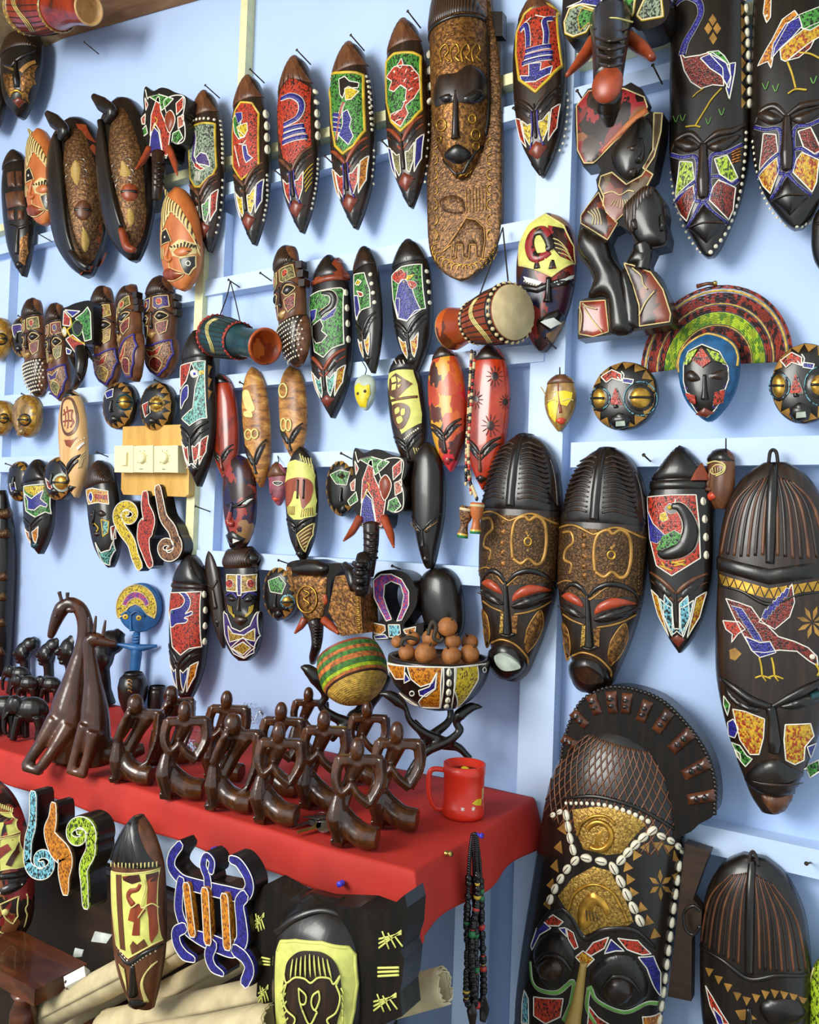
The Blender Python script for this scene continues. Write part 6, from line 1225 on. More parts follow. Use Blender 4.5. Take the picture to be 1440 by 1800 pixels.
# --- the big bird mask at the right edge
m = Dome('large_bird_mask', 'very large dark mask with a swooping beaded bird and gold band at right', (1258, 812, 1466, 1432), [(0, .2), (.03, .48), (.08, .72), (.15, .88), (.25, .97), (.36, .98), (.5, 1), (.62, .98), (.72, .86), (.82, .68), (.9, .48), (.96, .32), (1, .14)], dx=10, mat='ebony', depth=.42, p=2.6, off=.05)
for k in range(15):
    s_ = -93+186*k/14
    if abs(s_) > 8: m.ridge('S', f'{s_*.55},{3.5+abs(s_)*.025} {s_*.85},{12} {s_*.97},{27.5-abs(abs(s_)-50)*.02}', [1.8, 3, 3], 'ebony' if k % 2 else 'brown_wood', 'hair_rib', .9)
m.ridge('S', '0,1 0,8 0,16 0,29', [6, 9, 9, 7], 'black_wood', 'hair_keel', .7, lift=.002)
m.zone(.275, .315, 'black_wood', 'head_band', vee=.035, vee0=.03, inflate=4)
for k in range(12):
    s0 = -94+188*k/12; s1 = s0+188/12; f = lambda s: 32.6+3.4*(1-abs(s)/100)
    m.patch('S', f'{s0+1},{f(s0)} {s1-1},{f(s1)} {(s0+s1)/2},{f((s0+s1)/2)+2.5}', 'gold', 'triangle_inlay'); m.patch('S', f'{(s0+s1)/2+1.4},{f((s0+s1)/2)+2.9} {s1},{f(s1)+.4} {s1+(s1-s0)/2-1.4},{f(s1+7)+2.9}' if k < 11 else f'{s0},{f(s0)} {s1-2},{f(s1)} {s1-2},{f(s1)+2.4}', 'gold', 'triangle_inlay')
m.ridge('S', '-96,36 -50,37.2 0,40.5 50,37.2 96,36', [2.5, 3, 4, 3, 2.5], 'black_wood', 'band_edge', .8)
m.patch('I', '1062,725 1110,740 1165,760 1200,810 1230,835 1275,880 1340,900 1395,925 1430,960 1435,1000 1400,980 1350,940 1280,935 1220,945 1170,940 1130,870 1090,790', 'b_darkred', 'bird_body', outline=W_)
m.patch('I', '1195,820 1230,780 1290,735 1330,665 1340,740 1320,800 1260,850 1235,835', 'b_darkred', 'bird_wing', outline=W_, lift=.002)
for k in range(6): m.patch('I', f'{1208+k*17},{800-k*18} {1222+k*17},{768-k*17} {1240+k*16},{775-k*18} {1226+k*16},{812-k*18}', 'b_blue', 'wing_feather', outline=W_, lift=.003)
m.patch('I', '1050,815 1115,820 1140,850 1110,870 1085,905 1088,870 1062,850', 'b_red', 'bird_tail', outline=W_)
for k in range(4): m.patch('I', f'{1085+k*22},{755+k*32} {1125+k*22},{765+k*33} {1150+k*20},{800+k*33} {1118+k*20},{792+k*33}', 'b_blue', 'wing_feather', outline=W_, lift=.003)
m.patch('I', '1140,880 1200,905 1240,900 1265,945 1200,965 1165,935', 'b_blue', 'bird_belly', outline=W_, lift=.002); m.studs('I', '1412,962', 0, 5); m.line('I', '1425,990 1440,1020 1432,1040', Y_, 2)
for x in (1205, 1255): m.line('I', f'{x-8},965 {x},1000 {x+4},1040', Y_, 1.8); m.line('I', f'{x-24},1048 {x+4},1040 {x+40},1052', Y_, 1.6); m.line('I', f'{x+4},1040 {x+20},1062', Y_, 1.4)
for k in range(8):
    a = 2*math.pi*k/8+.3; m.patch('I', [(1412+8*math.cos(a), 822+8*math.sin(a)), (1412+40*math.cos(a-.22), 822+44*math.sin(a-.22)), (1412+66*math.cos(a), 822+70*math.sin(a)), (1412+40*math.cos(a+.22), 822+44*math.sin(a+.22))], 'goldtri', 'petal_inlay')
m.patch('I', '1075,935 1098,925 1125,950 1100,978 1078,970', 'goldtri', 'diamond_inlay')
for pts in ('995,30 1060,80 1130,130 1222,165', '1222,165 1300,125 1380,85 1450,50'): m.ridge('N', pts, [4, 8, 9, 7], 'black_wood', 'brow', .7)
for pts in ('1015,70 1080,130 1180,175 1130,185 1050,140', '1260,160 1340,125 1440,100 1440,130 1340,170'): m.patch('N', pts, 'black_wood', 'eyelid', smooth=True, inflate=6)
m.patch('N', '1400,100 1440,85 1440,105 1400,120', 'teal_wood', 'eye', lift=.008); m.ridge('N', '1222,160 1232,240 1235,320 1235,365', [9, 10, 13, 10], 'black_wood', 'nose', 1.1)
for pts, mt in (('1052,170 1105,180 1195,215 1190,300 1170,375 1130,375 1085,310 1068,240', 'b_gold'), ('1288,240 1400,235 1415,290 1375,340 1370,400 1330,420 1290,400 1282,310', 'b_gold'), ('1030,230 1055,215 1078,260 1062,300 1035,290', 'b_blue'), ('1385,340 1440,315 1450,385 1400,388', 'b_blue'), ('1048,320 1085,335 1115,380 1140,395 1110,430 1085,400', 'b_green'), ('1012,110 1040,150 1030,200 1012,150', 'b_green'), ('1370,440 1440,400 1445,450 1400,480', 'b_green'), ('1060,350 1085,370 1090,400 1072,385', 'b_darkred')): m.patch('N', pts, mt, 'cheek_panel', outline=W_)
m.patch('N', '1108,480 1160,420 1235,395 1310,430 1390,480 1330,545 1250,565 1165,545', 'black_wood', 'lips', smooth=True, inflate=12); m.ridge('N', '1150,482 1200,496 1280,498 1340,482', [1, 3, 3, 1], 'ebony', 'mouth_line', .5, lift=.013); m.patch('N', '1180,560 1250,570 1320,550 1290,625 1230,640', 'brown_wood', 'chin', smooth=True, inflate=6)
m.tube('I', '1235,168 1240,130 1252,118 1266,130 1272,170', 3.2, [.03, .02, .03], 'cord', 'hanging_loop')

# --- the huge mask leaning by the table
s = Slab('crest_tmp', 'x', 'N', '262,490 285,330 338,180 400,110 500,72 620,86 740,140 850,250 930,370 970,500 968,640 900,690 840,735 700,760 300,640', .05, 'black_wood', .05, smooth=True, bodyname='crest')
m = Dome('huge_mask', 'huge mask with crosshatched dome, cowrie shells and a crest of carved faces', (908, 1261, 1206, 2060), [(0, .28), (.03, .54), (.07, .72), (.13, .87), (.2, .95), (.4, .98), (.6, 1), (.75, .95), (.9, .7), (1, .3)], dx=108, mat='black_wood', depth=.62, off=.055, p=2.3)
crest_org = np.array(s.root.location)
s.body.parent = m.root; s.body.location = Vector((crest_org-np.array(m.root.location)).tolist()); bpy.data.objects.remove(s.root); s.root = m.root; crest = s.body
for (x, y, a, w_, h_) in ((312, 318, -62, 26, 50), (358, 215, -45, 28, 60), (425, 150, -22, 30, 62), (505, 140, -6, 32, 66), (570, 145, 6, 30, 62), (650, 180, 22, 32, 66), (735, 225, 34, 34, 74), (818, 315, 48, 36, 84), (885, 440, 62, 36, 88), (908, 570, 80, 34, 84)):
    ca, sa = math.cos(math.radians(a)), math.sin(math.radians(a)); R = lambda dx_, dy_: (x+dx_*ca-dy_*sa, y+dx_*sa+dy_*ca)
    q = s.patch('N', [R(-w_*.8, -h_*.75), R(w_*.8, -h_*.75), R(w_*.7, h_*.75), R(-w_*.7, h_*.75)], 'chair_wood', 'carved_face', inflate=7)
    for dy_ in (-.25, .2): s.patch('N', [R(-w_*.45, h_*dy_), R(0, h_*(dy_-.14)), R(w_*.45, h_*dy_), R(0, h_*(dy_+.14))], 'black_wood', 'face_feature', smooth=True, inflate=4, lift=.010)
for i, q in enumerate(along(crom(topx('N', '270,500 285,330 338,180 400,110 500,72 620,86 740,140 850,250 930,370 970,500 968,640')), 70)):
    inst('crest_notch', stud_mesh('black_wood'), s.plane_at(q[None], .048)[0], m.root, .0042)
def hatch(m, t0, t1, n, mat):
    for sg in (1, -1):
        for k in range(n):
            pts = []
            for j in range(9):
                t = t0+(t1-t0)*j/8; s_ = -1.5+3.0*k/n + sg*(.55*(j/8)-.27)*1.2
                if abs(s_) < .97: pts.append((100*s_, 100*t))
            if len(pts) > 2: m.line('S', np.array(pts), mat, 1.5, 'carved_lattice', lift=.0005)
hatch(m, .035, .235, 26, 'brown_wood')
m.ridge('N', '285,575 400,565 480,575 600,610 700,660 830,740', [3, 4, 4, 4, 4, 3], 'black_wood', 'dome_rim', .8)
m.studs('N', '300,596 400,597 480,606 580,635 666,676', 15, 3.2, r2=4.6, lift=.002)
m.patch('N', '325,625 420,612 505,612 590,640 660,690 600,752 545,822 480,830 375,803 335,700', 'brass_sheet', 'brass_panel', inflate=2); m.patch('N', '262,1015 325,935 420,882 498,902 558,1015 602,1130 575,1148 470,1158 382,1192 335,1135', 'brass_sheet', 'brass_panel', inflate=2)
m.line('N', '350,740 370,690 420,655 480,655 520,690', 'gold', 2.6, 'embossed_arc', lift=.005); m.line('N', ' '.join(f'{445+58*math.cos(a)},{742+62*math.sin(a)}' for a in np.linspace(-2.6, 2.2, 18)), 'gold', 5, 'emblem_ring', lift=.005); m.band('N', '490,690 450,740 430,800', [4, 8, 5], 'gold', None, 'emblem_stem'); m.band('N', '410,700 400,740 430,770', [3, 6, 4], 'gold', None, 'emblem_stem')
m.line('N', '310,1080 340,1000 420,960 500,990 545,1060 575,1130', 'gold', 2.6, 'embossed_arc', lift=.005); m.patch('N', '352,1120 360,1050 410,1000 460,1020 495,1075 480,1110 460,1070 425,1060 410,1140 370,1165', 'gold', 'bird_relief', smooth=True, inflate=4, lift=.004)
for k in range(4): m.line('N', f'{395+k*14},{1070+k*4} {400+k*16},{1120-k*2}', 'slit', 1, lift=.010)
m.cowries('N', '240,650 270,636', 2, 15); m.cowries('N', '301,650 309,700 317,752 330,805', 4, 20); m.cowries('N', '340,855 304,893 274,938 249,982 228,1030', 5, 21); m.cowries('N', '390,843 456,857', 2, 22); m.cowries('N', '512,888 543,947 572,1007 600,1066 628,1123', 5, 23); m.cowries('N', '545,853 578,815 614,778 648,746 684,720', 5, 21); m.cowries('N', '725,743 766,763 797,787 819,812', 4, 18); m.cowries('N', '824,860 815,960 805,1030 795,1130 780,1230 765,1330 748,1420 735,1500 725,1560', 13, 20)
for k in range(5): m.patch('N', f'{292-k*18},{680+k*85} {300-k*18},{740+k*85} {258-k*16},{712+k*85}', 'goldtri', 'triangle_inlay')
for x, y, a in ((620, 830, 0), (580, 885, 10), (590, 940, 0), (605, 1000, 0), (645, 1070, 15), (675, 1130, 15), (705, 1190, 20), (660, 800, 60), (712, 792, 90), (755, 805, 100), (792, 840, 130), (795, 920, 180), (790, 1000, 180)):
    ca, sa = math.cos(math.radians(a)), math.sin(math.radians(a)); m.patch('N', [(x+u*ca-v*sa, y+u*sa+v*ca) for u, v in ((-20, -26), (20, 0), (-20, 26))], 'goldtri', 'triangle_inlay')
for k in range(6):
    a = math.pi*k/3+.5; m.patch('N', [(722+8*math.cos(a), 965+10*math.sin(a)), (722+34*math.cos(a-.3), 965+42*math.sin(a-.3)), (722+56*math.cos(a), 965+70*math.sin(a)), (722+34*math.cos(a+.3), 965+42*math.sin(a+.3))], 'goldtri', 'petal_inlay')
for pts, mt in (('195,1125 240,1100 285,1130 265,1150 215,1148', 'b_red'), ('140,1240 165,1165 195,1130 230,1160 180,1190 145,1260', 'b_blue'), ('300,1160 330,1180 352,1245 335,1255 308,1210', 'b_red'), ('265,1160 295,1158 302,1200', 'b_blue'), ('385,1270 420,1225 490,1200 470,1250 410,1285', 'b_red'), ('500,1210 560,1262 520,1262 470,1275', 'b_blue'), ('530,1205 620,1215 680,1275 640,1280 570,1255', 'b_red'), ('622,1290 690,1285 722,1360 722,1465 690,1420 660,1340', 'b_blue'), ('340,1290 375,1262 425,1300 385,1340', 'b_gold')): m.patch('N', pts, mt, 'brow_panel', outline=W_)
m.ridge('N', '160,1170 250,1075 320,1110 380,1205 470,1170 600,1170 700,1250', [3, 5, 5, 6, 6, 5, 3], 'black_wood', 'brow', .7)
for sock, c in (('150,1280 195,1195 280,1190 332,1270 325,1370 270,1425 195,1410', (237, 1338, 52)), ('402,1380 470,1300 580,1285 655,1370 662,1470 570,1522 460,1485', (532, 1432, 62))):
    m.patch('N', sock, 'black_wood', 'eye_socket', smooth=True, inflate=8); m.patch('N', [(c[0]+c[2]*math.cos(a), c[1]+c[2]*math.sin(a)) for a in np.linspace(0, 6.28, 24)[:-1]], 'ebony', 'eyeball', inflate=14, lift=.008)
    m.ridge('N', f'{c[0]-70},{c[1]-10} {c[0]-20},{c[1]-62} {c[0]+45},{c[1]-50} {c[0]+95},{c[1]+12}', [2, 5, 5, 2], 'black_wood', 'eyelid', .9, lift=.008)
m.ridge('N', '380,1310 366,1400 350,1500 330,1594 320,1680', [6, 8, 10, 13, 16], 'gold_lines', 'nose', 1.3, lift=.004)
for pts in ('135,1310 145,1400 180,1440 260,1450 330,1400 318,1500 285,1580', '405,1420 440,1490 560,1540 660,1500 710,1500', '400,1430 392,1520 430,1594'): m.band('N', pts, 3, 'green_line', er=.9)
for pts, mt in (('152,1470 285,1478 272,1560 205,1592 152,1555', 'b_red'), ('402,1512 440,1560 520,1610 470,1660 390,1640', 'b_red'), ('110,1440 128,1480 130,1590 98,1590 100,1500', 'b_sky'), ('640,1560 720,1540 715,1600 650,1640', 'b_orange')): m.patch('N', pts, mt, 'cheek_panel', outline=W_)
m.patch('S', '-50,76 0,72 50,76 0,84', 'black_wood', 'lips', smooth=True, inflate=14)
for pts in ('832,778 948,815 905,930 870,1030 910,1080 908,1150 865,1200 862,1492 755,1470 790,1200 810,1000', '175,900 200,888 195,1000 170,1000', '120,1300 135,1310 90,1594 60,1594'):
    q = topx('N', pts); F_ = m.plane_at(q, .025); B_ = F_+np.array((0, .024, 0)); n = len(q)
    mk('side_board', np.vstack([F_, B_]), [tuple(range(n)), tuple(range(2*n-1, n-1, -1))]+[(i, (i+1) % n, n+(i+1) % n, n+i) for i in range(n)], 'desk_wood', m.root, False)
for q in np.linspace(0, 1, 1): m.tube('N', '905,1085 872,1060 830,1090 835,1160 870,1190 905,1150', 3, [.04], 'black_wood', 'ear_ring')
# --- lower right dark mask
m = Dome('ridged_mask', 'dark mask with vertical hair ridges and gold triangles at the bottom right', (1231, 1496, 1428, 2010), [(0, .2), (.04, .52), (.1, .74), (.18, .9), (.3, .98), (.45, 1), (.6, .97), (.75, .85), (.88, .6), (1, .15)], dx=0, mat='black_wood', depth=.5, off=.05)
for k in range(21):
    s_ = -96+192*k/20
    if abs(s_) > 10: m.ridge('S', f'{s_*.6},{4+abs(s_)*.03} {s_*.88},{16} {s_*.98},{36-abs(s_)*.02}', [1.4, 2.2, 2.2], 'ebony' if k % 2 else 'brown_wood', 'hair_rib', .9)
m.ridge('S', '0,1 0,10 0,22 0,38', [6, 8, 8, 7], 'black_wood', 'hair_keel', .7, lift=.002); m.ridge('S', '-97,36 -50,36.5 0,40 50,36.5 97,36', [3, 4, 5, 4, 3], 'black_wood', 'hair_edge', .8)
for k in range(11): 
    x = 945+k*42; y = 1350+(35*math.sin(k/3.2) if k < 4 else 40+30*math.cos((k-4)/3)) if False else [1350, 1385, 1420, 1460, 1480, 1468, 1452, 1448, 1455, 1465, 1480][k]
    m.patch('N', f'{x-18},{y-12} {x+20},{y-4} {x},{y+30}', 'goldtri', 'triangle_inlay')
m.patch('N', '1062,1532 1110,1528 1160,1572 1085,1575', 'goldtri', 'triangle_inlay'); m.patch('N', '930,1420 960,1470 1000,1540 1035,1594 990,1594 950,1510', 'b_red', 'bead_panel', outline=W_); m.patch('N', '965,1520 1000,1560 1010,1594 985,1594', 'b_blue', 'bead_panel', outline=W_, lift=.002)
m.patch('N', '1170,1510 1250,1480 1350,1490 1390,1540 1320,1594 1220,1594', 'black_wood', 'eye_socket', smooth=True, inflate=8); m.ridge('S', '0,50 0,64', [5, 9], 'black_wood', 'nose'); m.patch('S', '-40,74 0,71 40,74 0,81', 'black_wood', 'lips', smooth=True, inflate=8)
m.tube('N', '1125,872 1128,835 1140,815 1155,835 1165,878', 3, [.03, .02, .03], 'cord', 'hanging_loop')
m = Dome('beaded_mask', 'beaded mask with lime border just entering at the lower right edge', (1421, 1672, 1540, 2000), 'bullet', mat='b_lime', off=.05); m.line('S', '-95,10 -96,40 -90,70', 'cream', 2); m.cowries('S', '-92,45 -92,70', 5, 16); m.patch('S', '-60,30 60,30 60,60 0,70 -60,60', 'black_wood', 'face_panel'); m.ridge('S', '0,40 0,60', 4, 'ebony', 'nose')
# ================================================================= things on the red table
EX = RCW @ np.array((1., 0, 0)); EX[2] = 0; EX /= np.linalg.norm(EX); EZ = np.array((0, 0, 1.)); EY = np.cross(EZ, EX)      # right / up / away as seen
RFIG = Matrix((EX.tolist(), EY.tolist(), EZ.tolist())).transposed()
class Fig:
    def __init__(self, bx, by, z=None, O=None):
        self.O = (on_z(bx, by, TABLE_Z+.004 if z is None else z) if O is None else np.array(O)); self.bx, self.by = bx, by; self.m = depth_of(self.O)/F_PX
    def p(self, tile, pts, d=0):
        q = topx(tile, pts); d = np.interp(np.linspace(0, 1, len(q)), np.linspace(0, 1, len(np.atleast_1d(d))), np.atleast_1d(d))
        return self.O + np.outer((q[:, 0]-self.bx)*self.m, EX) + np.outer((self.by-q[:, 1])*self.m, EZ) + np.outer(d*self.m, EY)
    def tube(self, tile, pts, radii, d=0, n=14, flat=1., up=None):
        P = crom(self.p(tile, pts, d)); return sweep(P, np.array(radii if np.ndim(radii) else [radii, radii], float)*self.m, n, flat, EY if up is None else up)
    def ell(self, tile, c, r, d=0):
        C = self.p(tile, [c], d)[0]; V, Fc = ell((0, 0, 0), np.array(r)*self.m, 18, 12); return V @ np.array([EX, EY, EZ]) + C, Fc
def tabat(px, y):
    lo, hi = 1000., 1800.
    for _ in range(40):
        m_ = (lo+hi)/2
        if on_z(px, m_, TABLE_Z+.004)[1] > y: lo = m_
        else: hi = m_
    return lo
def chain(pts, r, n=10): return sweep(crom(np.array(pts, float)), r, n)
def scaled(parts): return parts
P_B = [chain([(-.14, .0, .30), (-.05, -.03, .19), (.06, -.08, .125), (.21, -.12, .115)], [.085, .11, .115, .105], 16), chain([(-.17, -.03, .46), (-.185, -.05, .26), (-.14, -.05, .06)], [.055, .092, .06]), chain([(-.10, -.06, .05), (-.22, -.03, .055)], [.06, .055], 4), chain([(-.14, .02, .09), (.02, 0, .09)], [.08, .08]),
       chain([(-.14, .04, .36), (-.08, .055, .55), (.0, .03, .76)], [.075, .065, .085]), box((.02, .01, .785), (.42, .11, .085)), chain([(.2, .0, .80), (.215, -.03, .60), (.115, -.07, .40)], [.068, .06, .062], 4),
       chain([(.13, -.07, .40), (.02, -.075, .48), (-.07, -.06, .60)], [.058, .048, .036], 4), chain([(-.17, 0, .80), (-.2, -.02, .62), (-.14, -.06, .50), (-.05, -.08, .57)], [.06, .054, .055, .036], 4), chain([(.01, .02, .80), (-.01, 0, .88)], [.045, .04]), ell((-.012, -.015, .893), (.07, .078, .108))]
P_A = [chain([(-.15, 0, .30), (-.05, -.04, .18), (.08, -.08, .125), (.22, -.11, .115)], [.08, .105, .115, .105], 16), chain([(-.2, -.04, .46), (-.195, -.05, .26), (-.17, -.05, .05)], [.055, .092, .06]), chain([(-.16, -.06, .055), (-.27, -.04, .055)], [.055, .055], 4), chain([(-.16, .02, .09), (.02, 0, .09)], [.08, .08]),
       chain([(-.12, .06, .34), (-.02, .08, .55), (.09, .05, .74)], [.08, .075, .095]), box((.09, .03, .765), (.36, .12, .09)), chain([(.24, 0, .78), (.23, -.05, .5), (.15, -.10, .24)], [.068, .056, .036], 4), chain([(.15, -.10, .25), (.07, -.12, .21)], [.034, .024]),
       chain([(-.07, .02, .76), (-.13, .0, .6), (-.2, -.04, .49)], [.052, .048, .052]), chain([(-.2, -.05, .48), (-.15, -.07, .64), (-.10, -.08, .76), (-.07, -.10, .85)], [.052, .046, .036, .026]), chain([(-.11, -.10, .74), (-.05, -.12, .80)], [.026, .02]),
       chain([(.05, .04, .76), (-.01, 0, .84)], [.06, .055]), ell((-.03, -.02, .878), (.094, .095, .115))]
ME_B = fused('seated_figure', P_B, .0115, 'statue_wood', 3); ME_A = fused('thinking_figure', P_A, .0115, 'statue_wood', 3)
def figure(me, bb, label, name='figurine', yaw=0):
    cx = (bb[0]+bb[2])/2; O = on_z(cx, bb[3]-6, TABLE_Z+.004); h = (bb[3]-bb[1])*depth_of(O)/F_PX*.99
    o = inst(name, me, O, None, h, RFIG @ Matrix.Rotation(yaw, 3, 'Z')); tag(o, label, 'figurine', 'polished dark wood figurines on the red cloth'); return o
figure(ME_A, (194, 1223, 282, 1382), 'polished thinker figurine with hand at chin, just right of the small giraffe', 'thinker_figurine')
figure(ME_A, (268, 1208, 330, 1348), 'thinker figurine half hidden behind the leftmost arms-crossed figurine', 'thinker_figurine', .5)
figure(ME_A, (366, 1256, 452, 1430), 'light bronze thinker figurine covering its face with a hand', 'thinker_figurine')
figure(ME_B, (283, 1236, 358, 1408), 'figurine with arms crossed on its knee, leftmost of the front figurines', 'seated_figurine', .25)
figure(ME_B, (359, 1218, 432, 1376), 'arms-crossed figurine standing behind the thinker that covers its face', 'seated_figurine')
figure(ME_B, (441, 1273, 533, 1452), 'arms-crossed figurine in front, left of the keys', 'seated_figurine')
figure(ME_B, (455, 1238, 527, 1402), 'arms-crossed figurine peeking out behind the one left of the keys', 'seated_figurine')
figure(ME_B, (505, 1212, 575, 1345), 'arms-crossed figurine farthest back, below the basket', 'seated_figurine')
figure(ME_B, (525, 1252, 607, 1427), 'arms-crossed figurine behind the keys in the middle of the group', 'seated_figurine')
figure(ME_B, (608, 1236, 678, 1385), 'arms-crossed figurine in the back row, left of the bowl stand', 'seated_figurine')
figure(ME_B, (583, 1300, 666, 1492), 'foremost arms-crossed figurine, right of the keys', 'seated_figurine')
figure(ME_B, (650, 1272, 738, 1460), 'rightmost arms-crossed figurine, next to the red mug', 'seated_figurine')
# --- giraffes
def solid(name, label, cat, f, parts, mat, vox=3.0, sm=4):
    me = fused(name, [(V-f.O, Fc) for V, Fc in parts], vox*f.m, mat, sm); r = thing(name, label, cat, f.O); b = inst('body', me, f.O, r); return r
f = Fig(118, 1342)
g = solid('giraffe_statue', 'large carved giraffe bending its neck down to the left', 'statue', f, [
    f.tube('P', '120,1335 122,1290 122,1245 128,1200 136,1150 140,1120 139,1095 130,1072 116,1062 104,1060', [34, 40, 36, 25, 16, 14, 13.5, 12.5, 12, 10]), f.tube('P', '112,1060 98,1070 88,1092 80,1118 78,1124', [10, 14, 11, 7, 5]), f.tube('P', '105,1262 84,1302 63,1338', [19, 11, 9], [-20, -34, -40]), f.tube('P', '130,1270 112,1305 92,1338', [19, 11, 9], [-24, -40, -48]),
    f.tube('P', '60,1338 95,1342', [8, 9], [-40, -48]), f.tube('P', '120,1310 150,1330 175,1335', [30, 22, 12], [0, 0]), f.tube('P', '100,1340 160,1340', [10, 10], 0)], 'giraffe_wood')
for x0, y0, x1, y1 in ((98, 1060, 92, 1041), (107, 1058, 107, 1042)): V, Fc = f.tube('P', f'{x0},{y0} {(x0+x1)/2},{(y0+y1)/2} {x1},{y1}', [3.6, 2.8, 3.4], -3); mk('horn', V, Fc, 'giraffe_wood', g)
V, Fc = f.ell('P', (117, 1072), (9, 3, 5), -10); mk('ear', V, Fc, 'giraffe_wood', g); V, Fc = f.ell('P', (92, 1083), (3, 2, 2.4), -13); mk('eye', V, Fc, 'statue_wood', g)
f = Fig(160, 1360)
g = solid('giraffe_statue', 'smaller carved giraffe facing right in front of the large one', 'statue', f, [f.tube('P', '166,1345 165,1300 162,1250 156,1200 150,1160 147,1135 150,1122', [22, 27, 24, 15, 11.5, 11, 11]), f.tube('P', '148,1122 160,1124 178,1129 196,1131', [11, 12, 8, 5]), f.tube('P', '155,1270 143,1310 136,1345', [14, 9, 8], [-18, -28]), f.tube('P', '172,1280 164,1320 157,1352', [14, 9, 8], [-22, -34]), f.tube('P', '175,1320 210,1325 245,1318', [24, 20, 10], [6, 20]), f.tube('P', '130,1346 165,1352', [7, 8], [-28, -34])], 'giraffe_wood')
for x0, y0, x1, y1 in ((148, 1113, 146, 1085), (156, 1112, 158, 1083), (172, 1118, 175, 1090)): V, Fc = f.tube('P', f'{x0},{y0} {(x0+x1)/2},{(y0+y1)/2} {x1},{y1}', [3.4, 3, 1.8], -3); mk('horn', V, Fc, 'giraffe_wood', g)
V, Fc = f.ell('P', (163, 1121), (3, 2, 2.2), -11); mk('eye', V, Fc, 'statue_wood', g)
# --- elephants
E_ = [ell((.06, 0, .62), (.34, .2, .26)), ell((-.30, 0, .70), (.17, .15, .2)), chain([(-.40, 0, .68), (-.47, -.01, .45), (-.47, -.02, .2), (-.42, -.02, .1)], [.1, .065, .05, .035]), chain([(-.14, -.1, .5), (-.2, -.11, .25), (-.24, -.11, .02)], [.1, .075, .07]), chain([(-.12, .1, .5), (-.10, .1, .25), (-.08, .1, .02)], [.1, .075, .07]), chain([(.25, -.1, .5), (.28, -.1, .25), (.24, -.1, .02)], [.12, .08, .07]), chain([(.3, .1, .5), (.33, .1, .25), (.36, .1, .02)], [.12, .08, .07]), ell((-.2, -.15, .72), (.1, .035, .15)), ell((-.2, .15, .72), (.1, .035, .15)), chain([(-.38, -.08, .55), (-.46, -.1, .42)], [.025, .012]), chain([(.38, 0, .7), (.42, 0, .45)], [.02, .015])]
ME_E = fused('elephant', E_, .014, 'black_wood', 3)
def eleph(bb, label, yaw=0):
    O = on_z((bb[0]+bb[2])/2, bb[3]-3, TABLE_Z+.004); h = (bb[3]-bb[1])*depth_of(O)/F_PX/.92; o = inst('elephant_statue', ME_E, O, None, h, RFIG @ Matrix.Rotation(yaw, 3, 'Z')); tag(o, label, 'statue', 'carved dark elephants on the left of the table')
eleph((9, 1224, 88, 1304), 'carved dark elephant in front, left of the large giraffe')
eleph((-38, 1222, 42, 1298), 'carved elephant cut by the left edge behind the front elephant'); eleph((15, 1188, 75, 1240), 'carved elephant right behind the front elephant'); eleph((58, 1190, 112, 1240), 'carved elephant tucked behind the large giraffe'); eleph((-10, 1172, 70, 1222), 'carved elephant farthest back below the busts')
# --- busts
B_ = [ell((0, 0, .62), (.17, .17, .22)), ell((.12, 0, .78), (.17, .13, .16)), chain([(.02, 0, .45), (.05, 0, .2), (.05, 0, .02)], [.1, .1, .17]), chain([(-.15, 0, .66), (-.21, 0, .58), (-.16, 0, .55)], [.03, .045, .03]), ell((-.15, 0, .49), (.05, .06, .035)), ell((-.1, 0, .42), (.07, .07, .05)), ell((-.13, -.08, .66), (.04, .04, .03)), ell((.06, -.16, .58), (.03, .025, .06)), chain([(.1, 0, .75), (.24, 0, .92)], [.14, .07])]
ME_BU = fused('bust', B_, .016, 'black_wood', 3)
for bb, lb, yw in (((20, 1135, 60, 1200), 'dark bust with swept-back hair, leftmost of the busts', 0), ((62, 1137, 100, 1205), 'dark bust with swept-back hair, second of the busts from the left', 0), ((100, 1128, 140, 1210), 'dark bust with striped hair behind the large giraffe neck', .2), ((152, 1132, 194, 1242), 'tall dark bust behind the smaller giraffe', .5)):
    O = on_z((bb[0]+bb[2])/2, bb[3]-2, TABLE_Z+.004); h = (bb[3]-bb[1])*depth_of(O)/F_PX*1.28; o = inst('bust', ME_BU, O, None, h, RFIG @ Matrix.Rotation(yw, 3, 'Z')); tag(o, lb, 'bust', 'dark wooden busts at the back of the table')
# --- tall dark carving at the left border
f = Fig(-4, 1190); g = thing('totem_carving', 'tall dark carved totem cut by the left border', 'carving', f.O)
mk('column', *f.tube('P', '-6,1186 -4,1120 -3,1010 -6,930 -12,862', [22, 22, 21, 19, 8], 0, 16), 'black_wood', g)
for y in (900, 935, 1010, 1045, 1090, 1140): mk('carved_block', *f.tube('P', f'-18,{y} 0,{y+4} 12,{y}', 9, -14, 8), 'dark_copper', g)
